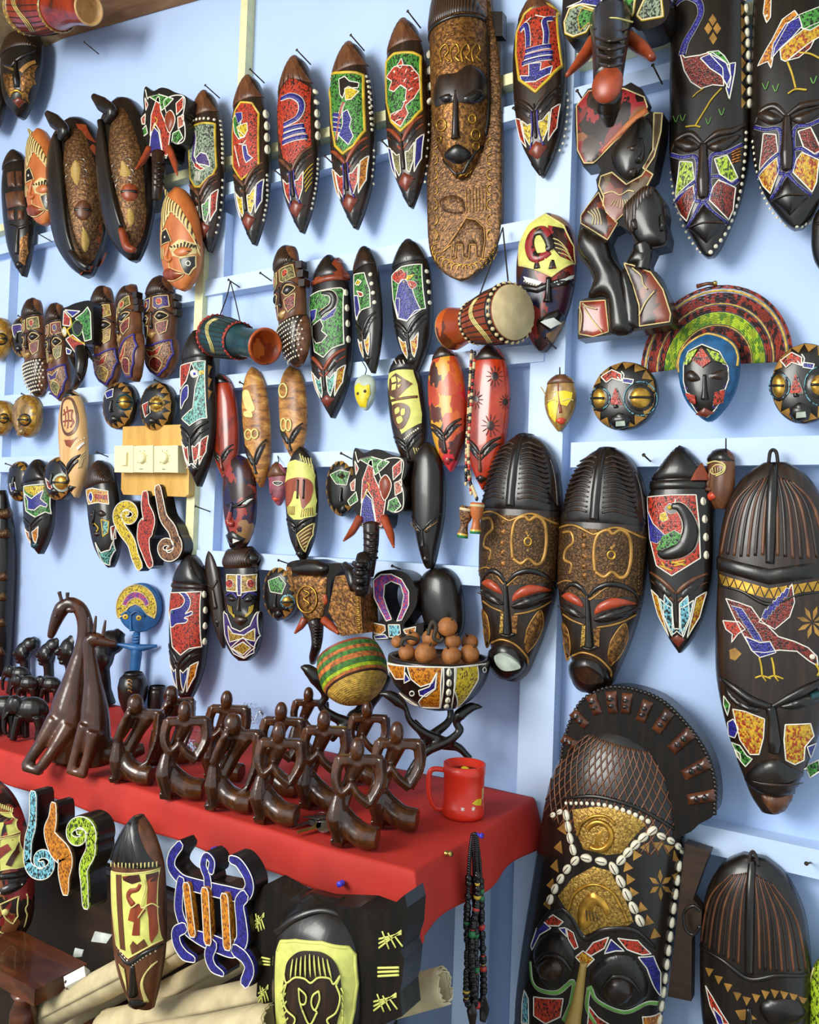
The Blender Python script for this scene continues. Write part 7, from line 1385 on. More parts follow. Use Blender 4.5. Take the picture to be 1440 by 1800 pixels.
# --- blue doll with disc head
f = Fig(240, 1243); g = thing('disc_head_doll', 'blue wooden doll with a large disc head and outstretched arms', 'doll', f.O); fwd = -EY
mk('body', *f.tube('P', '236,1243 235,1225 234,1185 236,1150 235,1136', [13, 12, 8.5, 9.5, 8], 0, 18), 'blue_paint', g); mk('arm', *f.tube('P', '203,1134 218,1136 236,1139 256,1137 272,1134', [2.5, 5, 7.5, 5, 2.5], -2, 14), 'blue_paint', g)
mk('neck', *f.tube('P', '235,1138 235,1112', 6, 0, 16), 'blue_paint', g)
for y in (1117, 1122, 1127): mk('neck_ring', *f.tube('P', f'229,{y} 235,{y+1.5} 241,{y}', [1.8, 2.2, 1.8], -6, 8), 'blue_paint', g)
C0 = f.p('P', [(240, 1068)])[0]
class Disc(Slab): pass
dsc = Slab.__new__(Disc); dsc.O = C0 + EY*.012; dsc.eu, dsc.ev, dsc.en = EX, EZ, -EY; dsc.th = .024; dsc.hmax = .024; dsc.L = dsc.W = 1; dsc.mpp = f.m; dsc.root = g
A = np.linspace(0, 2*math.pi, 41)[:-1]; c = np.stack([38*f.m*np.cos(A), 43*f.m*np.sin(A)], 1)
V = np.vstack([dsc.wld(c[:, 0], c[:, 1], 0*A), dsc.wld(c[:, 0]*1.0, c[:, 1]*1.0, 0*A+.021), dsc.wld(c[:, 0]*.95, c[:, 1]*.95, 0*A+.024)]); n = len(A)
mk('disc_head', V, [tuple(range(n-1, -1, -1)), tuple(range(2*n, 3*n))]+[(j*n+i, j*n+(i+1) % n, (j+1)*n+(i+1) % n, (j+1)*n+i) for j in range(2) for i in range(n)], 'blue_paint', g)
dsc.patch('G', [(720+106*math.cos(a), 868+124*math.sin(a)) for a in np.linspace(math.pi*.86, math.pi*2.14, 24)] + [(778, 900), (745, 860), (715, 845), (680, 860), (650, 905)], 'b_yellow', 'bead_rim', outline='carve_line')
dsc.patch('G', [(718+74*math.cos(a), 872+92*math.sin(a)) for a in np.linspace(math.pi*1.08, math.pi*1.92, 16)] + [(718+50*math.cos(a), 872+58*math.sin(a)) for a in np.linspace(math.pi*1.92, math.pi*1.08, 16)], 'b_violet', 'bead_arc', outline='carve_line', lift=.002)
dsc.ridge('G', '692,900 690,950 692,988', [1.6, 2, 3], 'blue_paint', 'nose', 1.2); dsc.line('G', '640,905 670,885 690,900 720,885 765,910', 'blue_paint', 2, 'brow')
for x, y in ((662, 912), (732, 918)): dsc.patch('G', [(x+15*math.cos(a), y+14*math.sin(a)) for a in A[::3]], 'yellow_line', 'eye', inflate=1.5); dsc.studs('G', f'{x},{y}', 0, 2, 'slit', 'pupil', lift=.002)
# --- black pots in front of the doll
def pot(name, label, bx, by, prof, mat):
    f = Fig(bx, by); r = thing(name, label, 'pot', f.O); k = f.m; mk('vessel', *lathe([(0, 0)]+[(a*k, b*k) for a, b in prof]+[(prof[-1][0]*k*.8, prof[-1][1]*k-.001), (prof[-1][0]*k*.75, prof[-1][1]*k-.02), (0, prof[-1][1]*k-.02)], 28, f.O, (0, 0, 1)), mat, r)
    mk('rim', *lathe([(prof[-1][0]*k*.98, prof[-1][1]*k-.003), (prof[-1][0]*k*1.06, prof[-1][1]*k), (prof[-1][0]*k*.95, prof[-1][1]*k+.003)], 28, f.O, (0, 0, 1)), mat, r); return r, f
r, f = pot('carved_pot', 'rounded black pot with scratched marks in front of the blue doll', 232, 1252, [(14, 0), (18, 8), (24, 26), (26, 44), (23, 60), (16, 68)], 'black_wood')
for k in range(4): mk('scratched_mark', *f.tube('P', f'{229+k},{1192+k*6} {234},{1190+k*6} {239},{1194+k*6}', .9, -25.5, 6), 'goldtri', r)
pot('carved_pot', 'small straight black pot beside the blue antelope mask', 275, 1250, [(15, 0), (16, 10), (16, 34), (14, 42)], 'black_wood')
# --- stands
f = Fig(768, tabat(768, -.15))
solid('leaf_stand', 'black carved stand with leaf tips carrying the beaded bowl', 'stand', f, [f.tube('K', '645,105 690,108 735,135 765,165 785,215 840,262 905,292 990,322 1055,378', [2, 9, 11, 5, 6, 8, 9, 7, 6], [-10, -10, 0]), f.tube('K', '1102,148 1050,150 1000,185 985,220 1005,250 950,300 860,345 800,420 770,500', [2, 9, 11, 6, 7, 8, 8, 7, 6], [-6, -10, -20]), f.tube('K', '800,240 860,300 930,330 1000,340 1040,370', [7, 10, 10, 8, 6], [30, 20, 14]), f.tube('K', '960,160 965,230 900,290 850,330 835,400', [6, 7, 9, 9, 7], [40, 20])], 'black_wood', 3.2, 3)
f = Fig(600, tabat(600, -.14))
solid('leaf_stand', 'black carved stand with leaf tips holding the woven basket', 'stand', f, [f.tube('H', '243,1182 285,1195 335,1240 375,1300 385,1340 362,1385 430,1440 520,1470 600,1520', [2, 10, 14, 9, 7, 7, 9, 9, 7], [-6, -6, 0]), f.tube('H', '710,1220 660,1300 620,1370 600,1420 540,1460 470,1500 420,1560', [8, 13, 10, 8, 9, 8, 7], [10, 0, -10]), f.tube('H', '590,1350 560,1420 520,1450 500,1540', [8, 9, 9, 7], [24, 10])], 'black_wood', 3.2, 3)
# --- basket
yb = tabat(614, -.13); f = Fig(614, yb); mB = f.m; O_ = f.O + EZ*(yb-1180)*mB
d = EX*.34 - EZ*.78 - EY*.50; d /= np.linalg.norm(d); bs = thing('woven_basket', 'round woven basket with green and orange bands lying tilted on a stand', 'basket', O_)
Rb = 61*mB; H0 = -.62; prev = None
segs = [(-.60, -.52, 'red_wood', 'rim'), (-.52, -.36, 'straw_green', 'green_band'), (-.36, -.24, 'straw_orange', 'orange_band'), (-.24, -.10, 'straw_green', 'green_band'), (-.10, .06, 'straw_orange', 'orange_band'), (.06, .22, 'straw_green', 'green_band'), (.22, .32, 'straw_lime', 'lime_band'), (.32, .40, 'straw_orange', 'orange_band'), (.40, .46, 'straw_dark', 'dark_band'), (.46, .95, 'straw_gold', 'straw_bottom')]
for h0, h1, mt, nm in segs:
    n = max(1, int(round((h1-h0)/.04))); prof = []
    for k in range(n):
        for q in range(5):
            h = h0+(h1-h0)*(k+q/5)/n; rr = math.sqrt(max(0, 1-(h/.97)**2)) if h > 0 else math.sqrt(max(0, 1-(h*.75)**2)); prof.append((Rb*(rr+.012*math.sin(math.pi*q/5)), h*Rb))
    h = h1; rr = math.sqrt(max(0, 1-(h/.97)**2)) if h > 0 else math.sqrt(max(0, 1-(h*.75)**2)); prof.append((Rb*rr, h*Rb))
    if nm == 'straw_bottom': prof.append((0, .97*Rb))
    V, Fc = lathe(prof, 48, O_, d)
    if 'band' in nm or nm == 'straw_bottom':
        V = V + (V-O_)*(.008*np.sin(np.arange(len(V)) % 48*math.pi*(1 if nm != 'straw_bottom' else .5)+np.floor(np.arange(len(V))/48)*1.2))[:, None]
    mk(nm, V, Fc, mt, bs)
mk('inside', *lathe([(Rb*.88, H0*Rb+.002), (Rb*.8, -.2*Rb), (Rb*.5, .3*Rb), (0, .5*Rb)], 36, O_, d), 'straw_gold', bs)
# --- beaded bowl
class Ball(Body):
    def __init__(self, C, R, root): self.C, self.R, self.root = C, R, root; self.mpp = depth_of(C)/F_PX; self.en = -EY; self.eu, self.ev = EX, EZ
    def d3(self, u, v):
        a = np.asarray(u)/self.R; e = np.asarray(v)/self.R; return np.cos(e)[:, None]*(np.sin(a)[:, None]*EX - np.cos(a)[:, None]*EY) + np.sin(e)[:, None]*EZ
    def at(self, UV, lift=0): return self.C + self.d3(UV[:, 0], UV[:, 1])*(self.R+np.reshape(lift, (-1, 1)) if np.ndim(lift) else self.R+lift)
    def nrm(self, u, v, e=0): return self.d3(np.atleast_1d(u), np.atleast_1d(v))
    def uv(self, tile, pts, smooth=False, closed=False):
        P = topx(tile, pts); P = crom(P, closed) if smooth else P; out = []
        for x, y in P:
            r = ray(x, y); r = r/np.linalg.norm(r); o = CAM-self.C; b = o @ r; c = o @ o-self.R**2; D = b*b-c; t = -b-math.sqrt(D) if D > 0 else -b; p = o+r*t; p /= np.linalg.norm(p)
            out.append((self.R*math.atan2(p @ EX, -(p @ EY)), self.R*math.asin(max(-1, min(1, p @ EZ)))))
        return np.array(out)
yb = tabat(764, -.15); f = Fig(764, yb); C0 = f.O + EZ*(yb-1158)*f.m; Rw = 90.5*f.m
bw = thing('beaded_bowl', 'wooden bowl beaded in orange and yellow with a shell strip', 'bowl', C0 - EZ*Rw)
prof = [(Rw*math.cos(e), Rw*math.sin(e)) for e in np.linspace(-1.45, -.02, 16)]
mk('bowl_wall', *lathe([(0, prof[0][1])]+prof+[(Rw*.99, .004), (Rw*.9, .004), (Rw*.86, -.004)], 48, C0, (0, 0, 1)), 'black_wood', bw); mk('bowl_inside', *lathe([(Rw*.87, -.003), (Rw*.75, -.25*Rw), (Rw*.4, -.45*Rw), (0, -.5*Rw)], 40, C0, (0, 0, 1)), 'brown_wood', bw)
b = Ball(C0, Rw, bw)
for pts, mt in (('715,1160 820,1172 815,1240 770,1240 745,1200', 'b_orange'), ('830,1172 1012,1178 1005,1265 1000,1390 905,1385 890,1360 925,1320 975,1290 985,1210 960,1260 900,1280 850,1240', 'b_orange'), ('820,1205 845,1245 815,1262', 'b_blue'), ('890,1300 945,1280 985,1205 978,1290 930,1330 895,1325', 'b_blue'), ('1085,1178 1195,1168 1200,1240 1165,1300 1130,1350 1080,1392 1075,1300', 'b_yellow'), ('775,1325 840,1350 890,1380 840,1375 790,1345', 'b_orange')): b.patch('H', pts, mt, 'bead_panel', outline=W_, step=.004)
for pts in ('1020,1178 1018,1290 1002,1392', '1078,1178 1075,1290 1060,1392', '702,1150 820,1172 1012,1178 1085,1178 1240,1160'): b.line('H', pts, W_, 1.3)
b.cowries('H', '1048,1205 1048,1258 1046,1308 1042,1345 1034,1380', 5, 14, turn=0)
for c in ((725, 1198, 14, 20), (855, 1315, 12, 12), (1232, 1192, 9, 12)): b.line('H', ' '.join(f'{c[0]+c[2]*math.cos(a)},{c[1]+c[3]*math.sin(a)}' for a in np.linspace(0, 6.3, 10)), W_, 1.1)
# --- dried gourds in the bowl
k = f.m
for i, (x, y, r_, dep, lb) in enumerate(((748, 1065, 34, .2, 'dried brown gourd at the far left in the beaded bowl'), (800, 1105, 44, -.35, 'dried brown gourd at the front left of the bowl'), (896, 1102, 57, -.45, 'largest dried gourd at the front of the bowl'), (925, 1035, 48, .0, 'dried gourd with dark stalk in the middle of the heap'), (1012, 975, 53, .1, 'topmost dried gourd of the heap in the bowl'), (1032, 1112, 52, -.4, 'dried gourd at the front right of the bowl'), (1130, 1108, 52, -.15, 'dried gourd at the right rim of the bowl'), (1138, 1062, 46, .45, 'dried gourd at the back right of the bowl'), (1042, 1052, 44, .1, 'dried gourd just below the topmost one'), (830, 1050, 40, .35, 'dried gourd at the back left of the heap'))):
    q = topx('H', [(x, y)])[0]; P0 = C0 + EX*(q[0]-764)*k + EZ*(1160-q[1])*k + EY*dep*Rw*.7; g = thing('dried_gourd', lb, 'gourd', P0-EZ*r_/3*k, 'dried gourds heaped in the beaded bowl')
    V, Fc = ell(P0, (r_/3*k*1.0, r_/3*k, r_/3*k*.98), 22, 14); mk('shell', V, Fc, 'seed', g); t0 = P0+(EZ*.75+EX*.35*(-1)**i-EY*.5)*r_/3*k; V, Fc = sweep(crom([t0, t0+(EZ*.3+EX*.15*(-1)**i)*.02]), [.0022, .0014], 6); mk('stalk', V, Fc, 'stalk', g)
for x0, y0, pts, lb in ((0, 0, '905,1000 915,950 930,930 945,960 935,1010 965,1030 985,1010', 'dark curled gourd stem standing up in the bowl'), (0, 0, '765,1060 775,1030 810,1015 850,1025', 'curved dry gourd stem at the left of the bowl')):
    fp = Fig(764, 1160, O=C0-EY*.03); V, Fc = fp.tube('H', pts, [3.2, 4.2, 4, 3], -20, 8); o = mk('gourd_stem', V, Fc, 'stalk'); tag(o, lb, 'stem')
# --- mug
f = Fig(814, 1432); k = f.m; mg = thing('mug', 'red plastic mug with handle and small yellow fish print', 'mug', f.O); h = 90*k; r0 = 36*k
mk('cup', *lathe([(0, 0), (r0*1.0, 0), (r0*1.03, .006), (r0*1.02, .02), (r0*.98, .022), (r0, h*.8), (r0*1.03, h*.82), (r0*1.03, h), (r0*.95, h), (r0*.93, h*.5), (0, h*.5)], 40, f.O, (0, 0, 1)), 'mug_red', mg)
P = [f.O+EX*(-r0*.98)+EZ*h*.86, f.O+EX*(-r0*1.55)+EZ*h*.86, f.O+EX*(-r0*1.72)+EZ*h*.72, f.O+EX*(-r0*1.66)+EZ*h*.35, f.O+EX*(-r0*1.35)+EZ*h*.12, f.O+EX*(-r0*.98)+EZ*h*.1]; V, Fc = sweep(crom(P), 4.6*k, 12, 1.0, EY); mk('handle', V, Fc, 'mug_red', mg)
mk('contents', *lathe([(r0*.93, h*.84), (r0*.5, h*.87), (0, h*.86)], 24, f.O, (0, 0, 1)), 'splash_earth', mg); mk('contents_scrap', *ell(f.O+EZ*h*.93-EY*.012, (.008, .006, .004)), 'face_yellow', mg)
def on_mug(a, z, lift=.0008): return f.O+EX*(r0*1.0+lift)*math.sin(a)-EY*(r0*1.0+lift)*math.cos(a)+EZ*z*h
def mugdot(nm, a, z, mat, pts, s):
    q = [on_mug(a+s*x/r0, z+s*y/h, .0012) for x, y in pts]; q2 = [on_mug(a+s*x/r0, z+s*y/h, -.002) for x, y in pts]; n = len(q); mk(nm, np.array(q+q2), [tuple(range(n))]+[(i, (i+1) % n, n+(i+1) % n, n+i) for i in range(n)], mat, mg, False)
star = [(math.cos(a)*(1 if i % 2 else .35), math.sin(a)*(1 if i % 2 else .35)) for i, a in enumerate(np.linspace(0, 6.283, 13)[:-1])]
mugdot('printed_star', -.1, .24, 'white_line', star, .0045); mugdot('printed_star', .42, .24, 'white_line', star, .0045); mugdot('printed_fish', .66, .34, 'face_yellow', [(-1.4, 0), (-.2, .8), (1, .7), (1.2, 0), (1, -.7), (-.2, -.5)], .008); mugdot('printed_seahorse', 1.05, .48, 'carve_line', [(-.4, -2), (.4, -1.6), (.5, 1), (.2, 2), (-.3, 1.6), (-.2, 0)], .005)
# --- keys
kr = thing('key_bunch', 'bunch of metal keys with a round tag lying in front of the figurines', 'keys', tab(550, 1455))
def flat(nm, pts, mat, t=.0016, z=.0): 
    q = np.array([tab(*topx('K', [p])[0]) for p in pts]); q[:, 2] = TABLE_Z+.0055+z; b2 = q+np.array((0, 0, t)); n = len(q); return mk(nm, np.vstack([q, b2]), [tuple(range(n-1, -1, -1)), tuple(range(n, 2*n))]+[(i, (i+1) % n, n+(i+1) % n, n+i) for i in range(n)], mat, kr, False)
flat('key', [(275, 685), (350, 662), (362, 650), (385, 648), (392, 668), (370, 680), (352, 672), (280, 692)], 'steel'); flat('key', [(300, 712), (370, 690), (385, 672), (410, 672), (405, 695), (375, 702), (306, 720)], 'brass', z=.002); flat('key', [(330, 650), (400, 640), (440, 640), (445, 655), (400, 660)], 'steel', z=.003)
flat('round_tag', [(422+36*math.cos(a), 688+26*math.sin(a)) for a in np.linspace(0, 6.28, 20)[:-1]], 'steel', z=.002); flat('fob', [(445, 685), (470, 680), (485, 700), (470, 715), (448, 712)], 'iron', .006)
P = np.array([tab(*topx('K', [(408+30*math.cos(a), 650+22*math.sin(a))])[0]) for a in np.linspace(0, 6.28, 20)[:-1]]); P[:, 2] += .005; V, Fc = sweep(P, .0009, 6, closed=True); mk('key_ring', V, Fc, 'steel', kr)
# --- crumpled clear bag behind the figurines
def bag(px, py, s, label):
    O = tab(px, py); rg = random.Random(px); V, Fc = ell((0, 0, 0), (1, 1, 1), 16, 9); n = np.array([1+.22*math.sin(7*v[0]+3*v[2])+.14*rg.uniform(-1, 1) for v in V]); n[:16] = n[0]; n[-16:] = n[-1]
    V = V*n[:, None]*np.array((s*1.0, s*.7, s*.8)); V[:, 2] -= V[:, 2].min(); r = thing('clear_bag', label, 'plastic bag', O); mk('film', V+O, Fc, 'clear_film', r, False)
    for k2 in range(5): mk('bead_inside', *ell(O+np.array((rg.uniform(-.5, .5)*s, rg.uniform(-.3, .3)*s, .3*s+rg.uniform(0, .6)*s)), (.004, .004, .004), 8, 5), ['red_bead', 'yellow_bead', 'green_bead'][k2 % 3], r)
bag(348, 1330, .035, 'crumpled clear plastic bag behind the leftmost arms-crossed figurine'); bag(438, 1290, .04, 'crumpled clear plastic bag with beads behind the thinkers')
# --- push pins in the cloth
def pin(px, py, mat, label, y=None, ax=None):
    O = on_y(px, py, y) if y is not None else tab(px, py); ax = ax if ax is not None else np.array((.2, -1, .2)); r = thing('push_pin', label, 'pin', O); mk('pin_head', *lathe([(0, 0), (.0045, 0), (.0045, .002), (.0025, .003), (.0028, .009), (.0045, .010), (.0045, .012), (0, .012)], 12, O, ax), mat, r); V, Fc = sweep([O-np.array(ax)/np.linalg.norm(ax)*.006, O+np.array(ax)*.001], .0006, 5); mk('pin_shaft', V, Fc, 'steel', r)
pin(602, 1552, 'pin_blue', 'blue push pin in the front edge of the red cloth', T_YF-.018); pin(381, 1492, 'pin_blue', 'blue push pin beside the head of the turtle ornament', T_YF-.020)
pin(784, 1500, 'brass', 'brass push pin in the side of the red cloth', ax=np.array((1, -.3, .25)))
# --- black bead necklaces hanging at the table's end
def on_x(px, py, x): r = ray(px, py); return CAM + r*((x-CAM[0])/r[0])
nk = thing('bead_necklace', 'long black bead necklaces hanging from the end of the red cloth', 'necklace', on_x(835, 1790, T_XR+.035)); rg = random.Random(5)
for q, path in enumerate(('1192,78 1178,200 1172,350 1166,500 1170,650 1165,800 1165,880 1182,905 1195,880 1196,800', '1198,75 1200,200 1206,360 1210,500 1205,650 1200,800 1198,880', '1212,85 1228,220 1234,360 1236,500 1242,640 1246,780 1245,850 1228,900 1205,880 1212,700', '1204,72 1215,250 1215,400 1190,560 1190,700 1205,850')):
    P = np.array([on_x(*topx('M', [p])[0], T_XR+.030+.004*q) for p in resample(crom(parse(path)), 14)]); 
    V, Fc = sweep(P, .0006, 5); mk('thread', V, Fc, 'cord', nk)
    for i, p in enumerate(P):
        low = i > 18; c = 'black_bead' if rg.random() > .07 or not low else rg.choice(['red_bead', 'green_bead', 'yellow_bead']); inst('bead', stud_mesh(c), p, nk, .0034 if not low else rg.choice([.0042, .0062]))
for pts in ('1192,890 1190,940 1192,1000', '1242,850 1250,920 1242,985'):
    P = np.array([on_x(*topx('M', [p])[0], T_XR+.035) for p in crom(parse(pts))]); V, Fc = sweep(P, [.004, .009, .005], 10, .5); mk('pendant', V, Fc, 'black_wood', nk)
pin(838, 1468, 'pin_blue', 'blue push pin holding the black necklaces', ax=np.array((1, -.2, .2)))
# ================================================================= in front of the table: masks, ornaments, rolled canvases, chair
YB = T_YF-.10
# dark chest the wares lean on
zc1 = on_y(250, 1512, T_YF-.01)[2]; xa = on_y(-80, 1600, T_YF-.01)[0]; xb = on_y(455, 1600, T_YF-.01)[0]
ch = thing('dark_chest', 'dark brown wooden chest standing under the front of the table', 'chest', ((xa+xb)/2, T_YF+.2, 0))
zt = min(zc1, TABLE_Z-.17); mk('carcass', *box(((xa+xb)/2, T_YF+.22, zt/2), (xb-xa, .42, zt)), 'desk_wood', ch, False); mk('lid', *box(((xa+xb)/2, T_YF+.215, zt-.012), (xb-xa+.02, .44, .022)), 'desk_wood', ch, False)
# bench with the canvases
zb = on_y(300, 1835, T_YF-.12)[2]-.04; x0, x1 = on_y(150, 1800, T_YF-.12)[0], on_y(640, 1800, T_YF-.12)[0]
bn = thing('bench', 'low dark wooden bench carrying the rolled canvases', 'bench', ((x0+x1)/2, T_YF-.1, 0))
mk('seat', *box(((x0+x1)/2, T_YF-.115, zb-.015), (x1-x0, .22, .03)), 'chair_wood', bn, False)
for x in (x0+.04, x1-.04):
    for y in (T_YF-.20, T_YF-.03): mk('leg', *box((x, y, (zb-.03)/2), (.04, .04, zb-.03)), 'chair_wood', bn, False)
def roll(label, tile, a, b, r_px, ya, yb_, edge=True, mat='canvas'):
    A = on_y(*topx(tile, [a])[0], ya); B = on_y(*topx(tile, [b])[0], yb_); d = B-A; L = np.linalg.norm(d); d /= L; k = depth_of(A)/F_PX; R = r_px*k; t = np.cross(d, (0, 0, 1.)); t /= np.linalg.norm(t); u = np.cross(t, d); V = []; Fc = []; n = 64; ns = 14; rg = random.Random(int(a[0]+a[1]))
    jit = [rg.uniform(-.004, .004) for _ in range(n)]
    for j in range(ns+1):
        for i in range(n):
            ang = 2*math.pi*2.15*i/(n-1); rr = R*(1-.20*i/(n-1))*(1+.03*math.sin(5*j/ns+ang)); f_ = j/ns*L+(jit[i] if j in (0, ns) else 0); V.append(A+d*f_+rr*(math.cos(ang)*t+math.sin(ang)*u*.82))
    for j in range(ns):
        for i in range(n-1): Fc.append((j*n+i, j*n+i+1, (j+1)*n+i+1, (j+1)*n+i))
    r = thing('canvas_roll', label, 'canvas roll', (A+B)/2-np.array((0, 0, R)), 'rolled canvases in front of the table'); o = mk('rolled_sheet', V, Fc, mat, r); s_ = o.modifiers.new('t', 'SOLIDIFY'); s_.thickness = .0012
    P = []
    for i in range(n): P.append(np.array(V[i]))
    V2, F2 = sweep(np.array(P), .0009, 5); mk('frayed_edge', V2, F2, 'canvas_in', r); return r, A, d, R, t, u, L
r, A, d, R, t, u, L = roll('pale canvas roll with a blue painted patch at the lower left', 'L', (200, 1290), (760, 1000), 32, YB-.04, YB-.01)
for (f0, f1, a0, a1, mt) in ((.14, .50, 3.5, 4.25, 'blue_print'), (.12, .24, 3.3, 3.6, 'green_paint'), (.46, .54, 3.9, 4.4, 'green_paint')):
    V = []; n = 10
    for j in range(n+1):
        for i in range(n+1): f_ = f0+(f1-f0)*j/n; a_ = a0+(a1-a0)*i/n+.25*f_; V.append(A+d*f_*L+R*1.035*(math.cos(-a_)*t+math.sin(-a_)*u*.82))
    mk('painted_patch', V, [(j*(n+1)+i, j*(n+1)+i+1, (j+1)*(n+1)+i+1, (j+1)*(n+1)+i) for j in range(n) for i in range(n)], mt, r)
roll('long canvas roll lying lowest in front, running to the right', 'L', (560, 1330), (1440, 1150), 30, YB-.03, YB+.02)
roll('canvas roll leaning behind the elephant mask', 'L', (330, 1320), (1000, 900), 26, YB+.045, YB+.06)
roll('canvas roll under the turtle ornament', 'L', (860, 1180), (1330, 930), 30, YB+.04, YB+.08)
roll('canvas roll at the bottom edge below the turtle ornament', 'L', (700, 1410), (1440, 1300), 28, YB-.11, YB-.08)
roll('canvas roll end sticking out right of the lion mask', 'M', (1055, 815), (700, 905), 36, T_YF-.03, T_YF-.06)
# --- lion mask
s = Slab('lion_tmp', 'x', 'M', '122,470 135,395 178,322 300,390 420,420 640,430 745,470 862,368 876,430 868,560 842,640 860,680 850,790 838,840 850,960 760,1000 700,1100 300,1200 180,900 140,860 150,720 130,620', .045, 'black_wood', yabs=YB, smooth=False, bodyname='ear_board')
m = Dome('lion_mask', 'big black mask with a yellow carved lion face below the table corner', (478, 1562, 664, 1930), [(0, .3), (.05, .62), (.12, .82), (.22, .95), (.4, 1), (.6, .97), (.8, .8), (1, .4)], dx=0, mat='black_wood', depth=.75, yabs=YB-.012, p=2.6)
org = np.array(s.root.location); s.body.parent = m.root; s.body.location = Vector((org-np.array(m.root.location)).tolist()); bpy.data.objects.remove(s.root); s.root = m.root
for (x, y) in ((795, 585), (770, 890), (158, 500), (178, 850)):
    w_ = 55 if x > 400 else 24
    for k in range(3): s.line('M', f'{x-w_},{y+40-k*22} {x+w_},{y-45+k*8}' , 'lime_cream', 1.7, 'carved_mark'); s.line('M', f'{x-w_*.7+k*w_*.5},{y-42+k*8} {x-w_*.1+k*w_*.6},{y+45-k*6}', 'lime_cream', 1.7, 'carved_mark')
for k in range(3): s.line('M', f'735,{722+k*20} 838,{720+k*18}', 'lime_cream', 2, 'carved_mark'); s.line('M', f'140,{665+k*18} 212,{680+k*14}', 'lime_cream', 1.8, 'carved_mark')
m.patch('M', '245,640 262,595 330,592 460,602 590,625 622,660 632,800 615,930 590,1050 250,1050 240,850', 'lime_cream', 'face_panel', outline='slit', ow=1.2, frame='lime_cream', fw=3.5)
m.patch('M', '285,760 300,690 350,645 410,640 470,650 520,690 548,760 555,870 540,960 500,1040 330,1040 285,940 275,850', 'ebony', 'lion_face', smooth=True, lift=.003)
for k in range(9): m.line('M', f'{318+k*24},{762-abs(k-4)*-2} {330+k*20},{652+abs(k-4)*6}', 'lime_cream', 2, 'mane_line', lift=.005, taper=True)
for pts in ('288,750 300,790 340,765 385,770 415,790 450,765 500,768 520,795 548,755 530,800', '300,790 285,860 300,920 340,960 330,1000', '530,800 548,860 530,930 490,965 505,1000', '358,815 392,850 388,890 365,885 358,815', '452,828 425,850 418,890 435,920 455,870 452,828', '375,920 410,990 445,930', '365,885 375,920', '435,920 445,930'): m.line('M', pts, 'lime_cream', 1.8, 'carved_line', lift=.005)
for k in range(5): m.line('M', f'{272+k*2},{840+k*38} {290+k*4},{800+k*40}', 'lime_cream', 1.5, 'mane_line', lift=.004); m.line('M', f'{552+k*2},{815+k*34} {568-k*2},{850+k*34}', 'lime_cream', 1.5, 'mane_line', lift=.004)
m.ridge('M', '230,560 330,480 470,440 600,490 680,570', [4, 8, 9, 8, 4], 'black_wood', 'forehead_ridge', .7)
# --- elephant picture mask
m = Dome('patterned_mask', 'tall brown mask with a yellow elephant picture standing before the table', (195, 1430, 294, 1776), [(0, .06), (.05, .38), (.12, .66), (.2, .86), (.27, .95), (.45, 1), (.6, .98), (.72, .9), (.83, .74), (.92, .58), (1, .42)], dx=-4, mat='brown_wood', yabs=YB-.06, depth=.6)
m.zone(.004, .24, 'black_wood', 'crown', inflate=3)
for s_ in (-70, -30, 10, 55): m.ridge('S', f'{s_*.2},3 {s_*.7},12 {s_},23', [1, 2.6, 3], 'black_wood', 'crown_rib', .8, lift=.003)
for k in range(13): m.line('L', f'{596+k*19},{470-abs(k-6)*1.0} {596+k*19},{496-abs(k-6)*1.0}', 'cream', 1.3, 'carved_tooth', lift=.003)
m.patch('L', '592,512 655,525 845,498 860,870 760,925 680,972 618,900 596,700', 'lime_cream', 'picture_panel', outline='cream', ow=1.3)
for pts, mt in (('618,530 645,532 665,930 640,920', 'brown_wood'), ('775,560 835,530 822,680 840,760 830,840 800,890 790,870 785,760 775,690 780,600', 'red_wood'), ('650,540 690,535 735,530 745,565 700,580 655,560', 'splash_earth'), ('770,530 835,515 835,560 775,570', 'splash_earth'), ('690,720 705,680 735,685 770,720 740,760 738,850 700,850 710,780 680,770', 'red_wood'), ('690,905 705,880 725,900 760,870 780,905 700,950', 'brown_wood')): m.patch('L', pts, mt, 'picture_figure', lift=.0022)
m.band('L', '742,582 725,610 690,620 680,650 705,690', [3, 4, 4.5, 5, 6], 'red_wood', None); m.line('L', '765,560 770,600 750,700 800,680 835,700', 'cream', 1.2, lift=.004); m.line('L', '680,670 700,700 730,680', 'cream', 1.2, lift=.004); m.line('L', '735,755 770,700', 'cream', 1.2, lift=.004)
m.studs('L', '625,920 650,960 685,1000', 6, 1.8); m.studs('L', '700,1008 760,965 820,935', 8, 1.8); m.ridge('L', '625,950 680,1000 760,950 860,900', [2, 4, 4, 2], 'black_wood', 'brow')
m.ridge('L', '700,1010 702,1090 705,1160', [4, 6, 9], 'black_wood', 'nose', 1.1)
for k in range(4): m.line('L', f'{830-k*9},{985+k*6} {775-k*6},{1040+k*10} {745+k*4},{1110+k*8} {765+k*6},{1200}', 'cream', 1.4); m.line('L', f'{632+k*8},{1000+k*8} {650+k*5},{1060+k*6} {672},{1130+k*4}', 'cream', 1.3)
m.patch('L', '675,1205 720,1190 770,1210 720,1240', 'black_wood', 'lips', smooth=True, inflate=4)
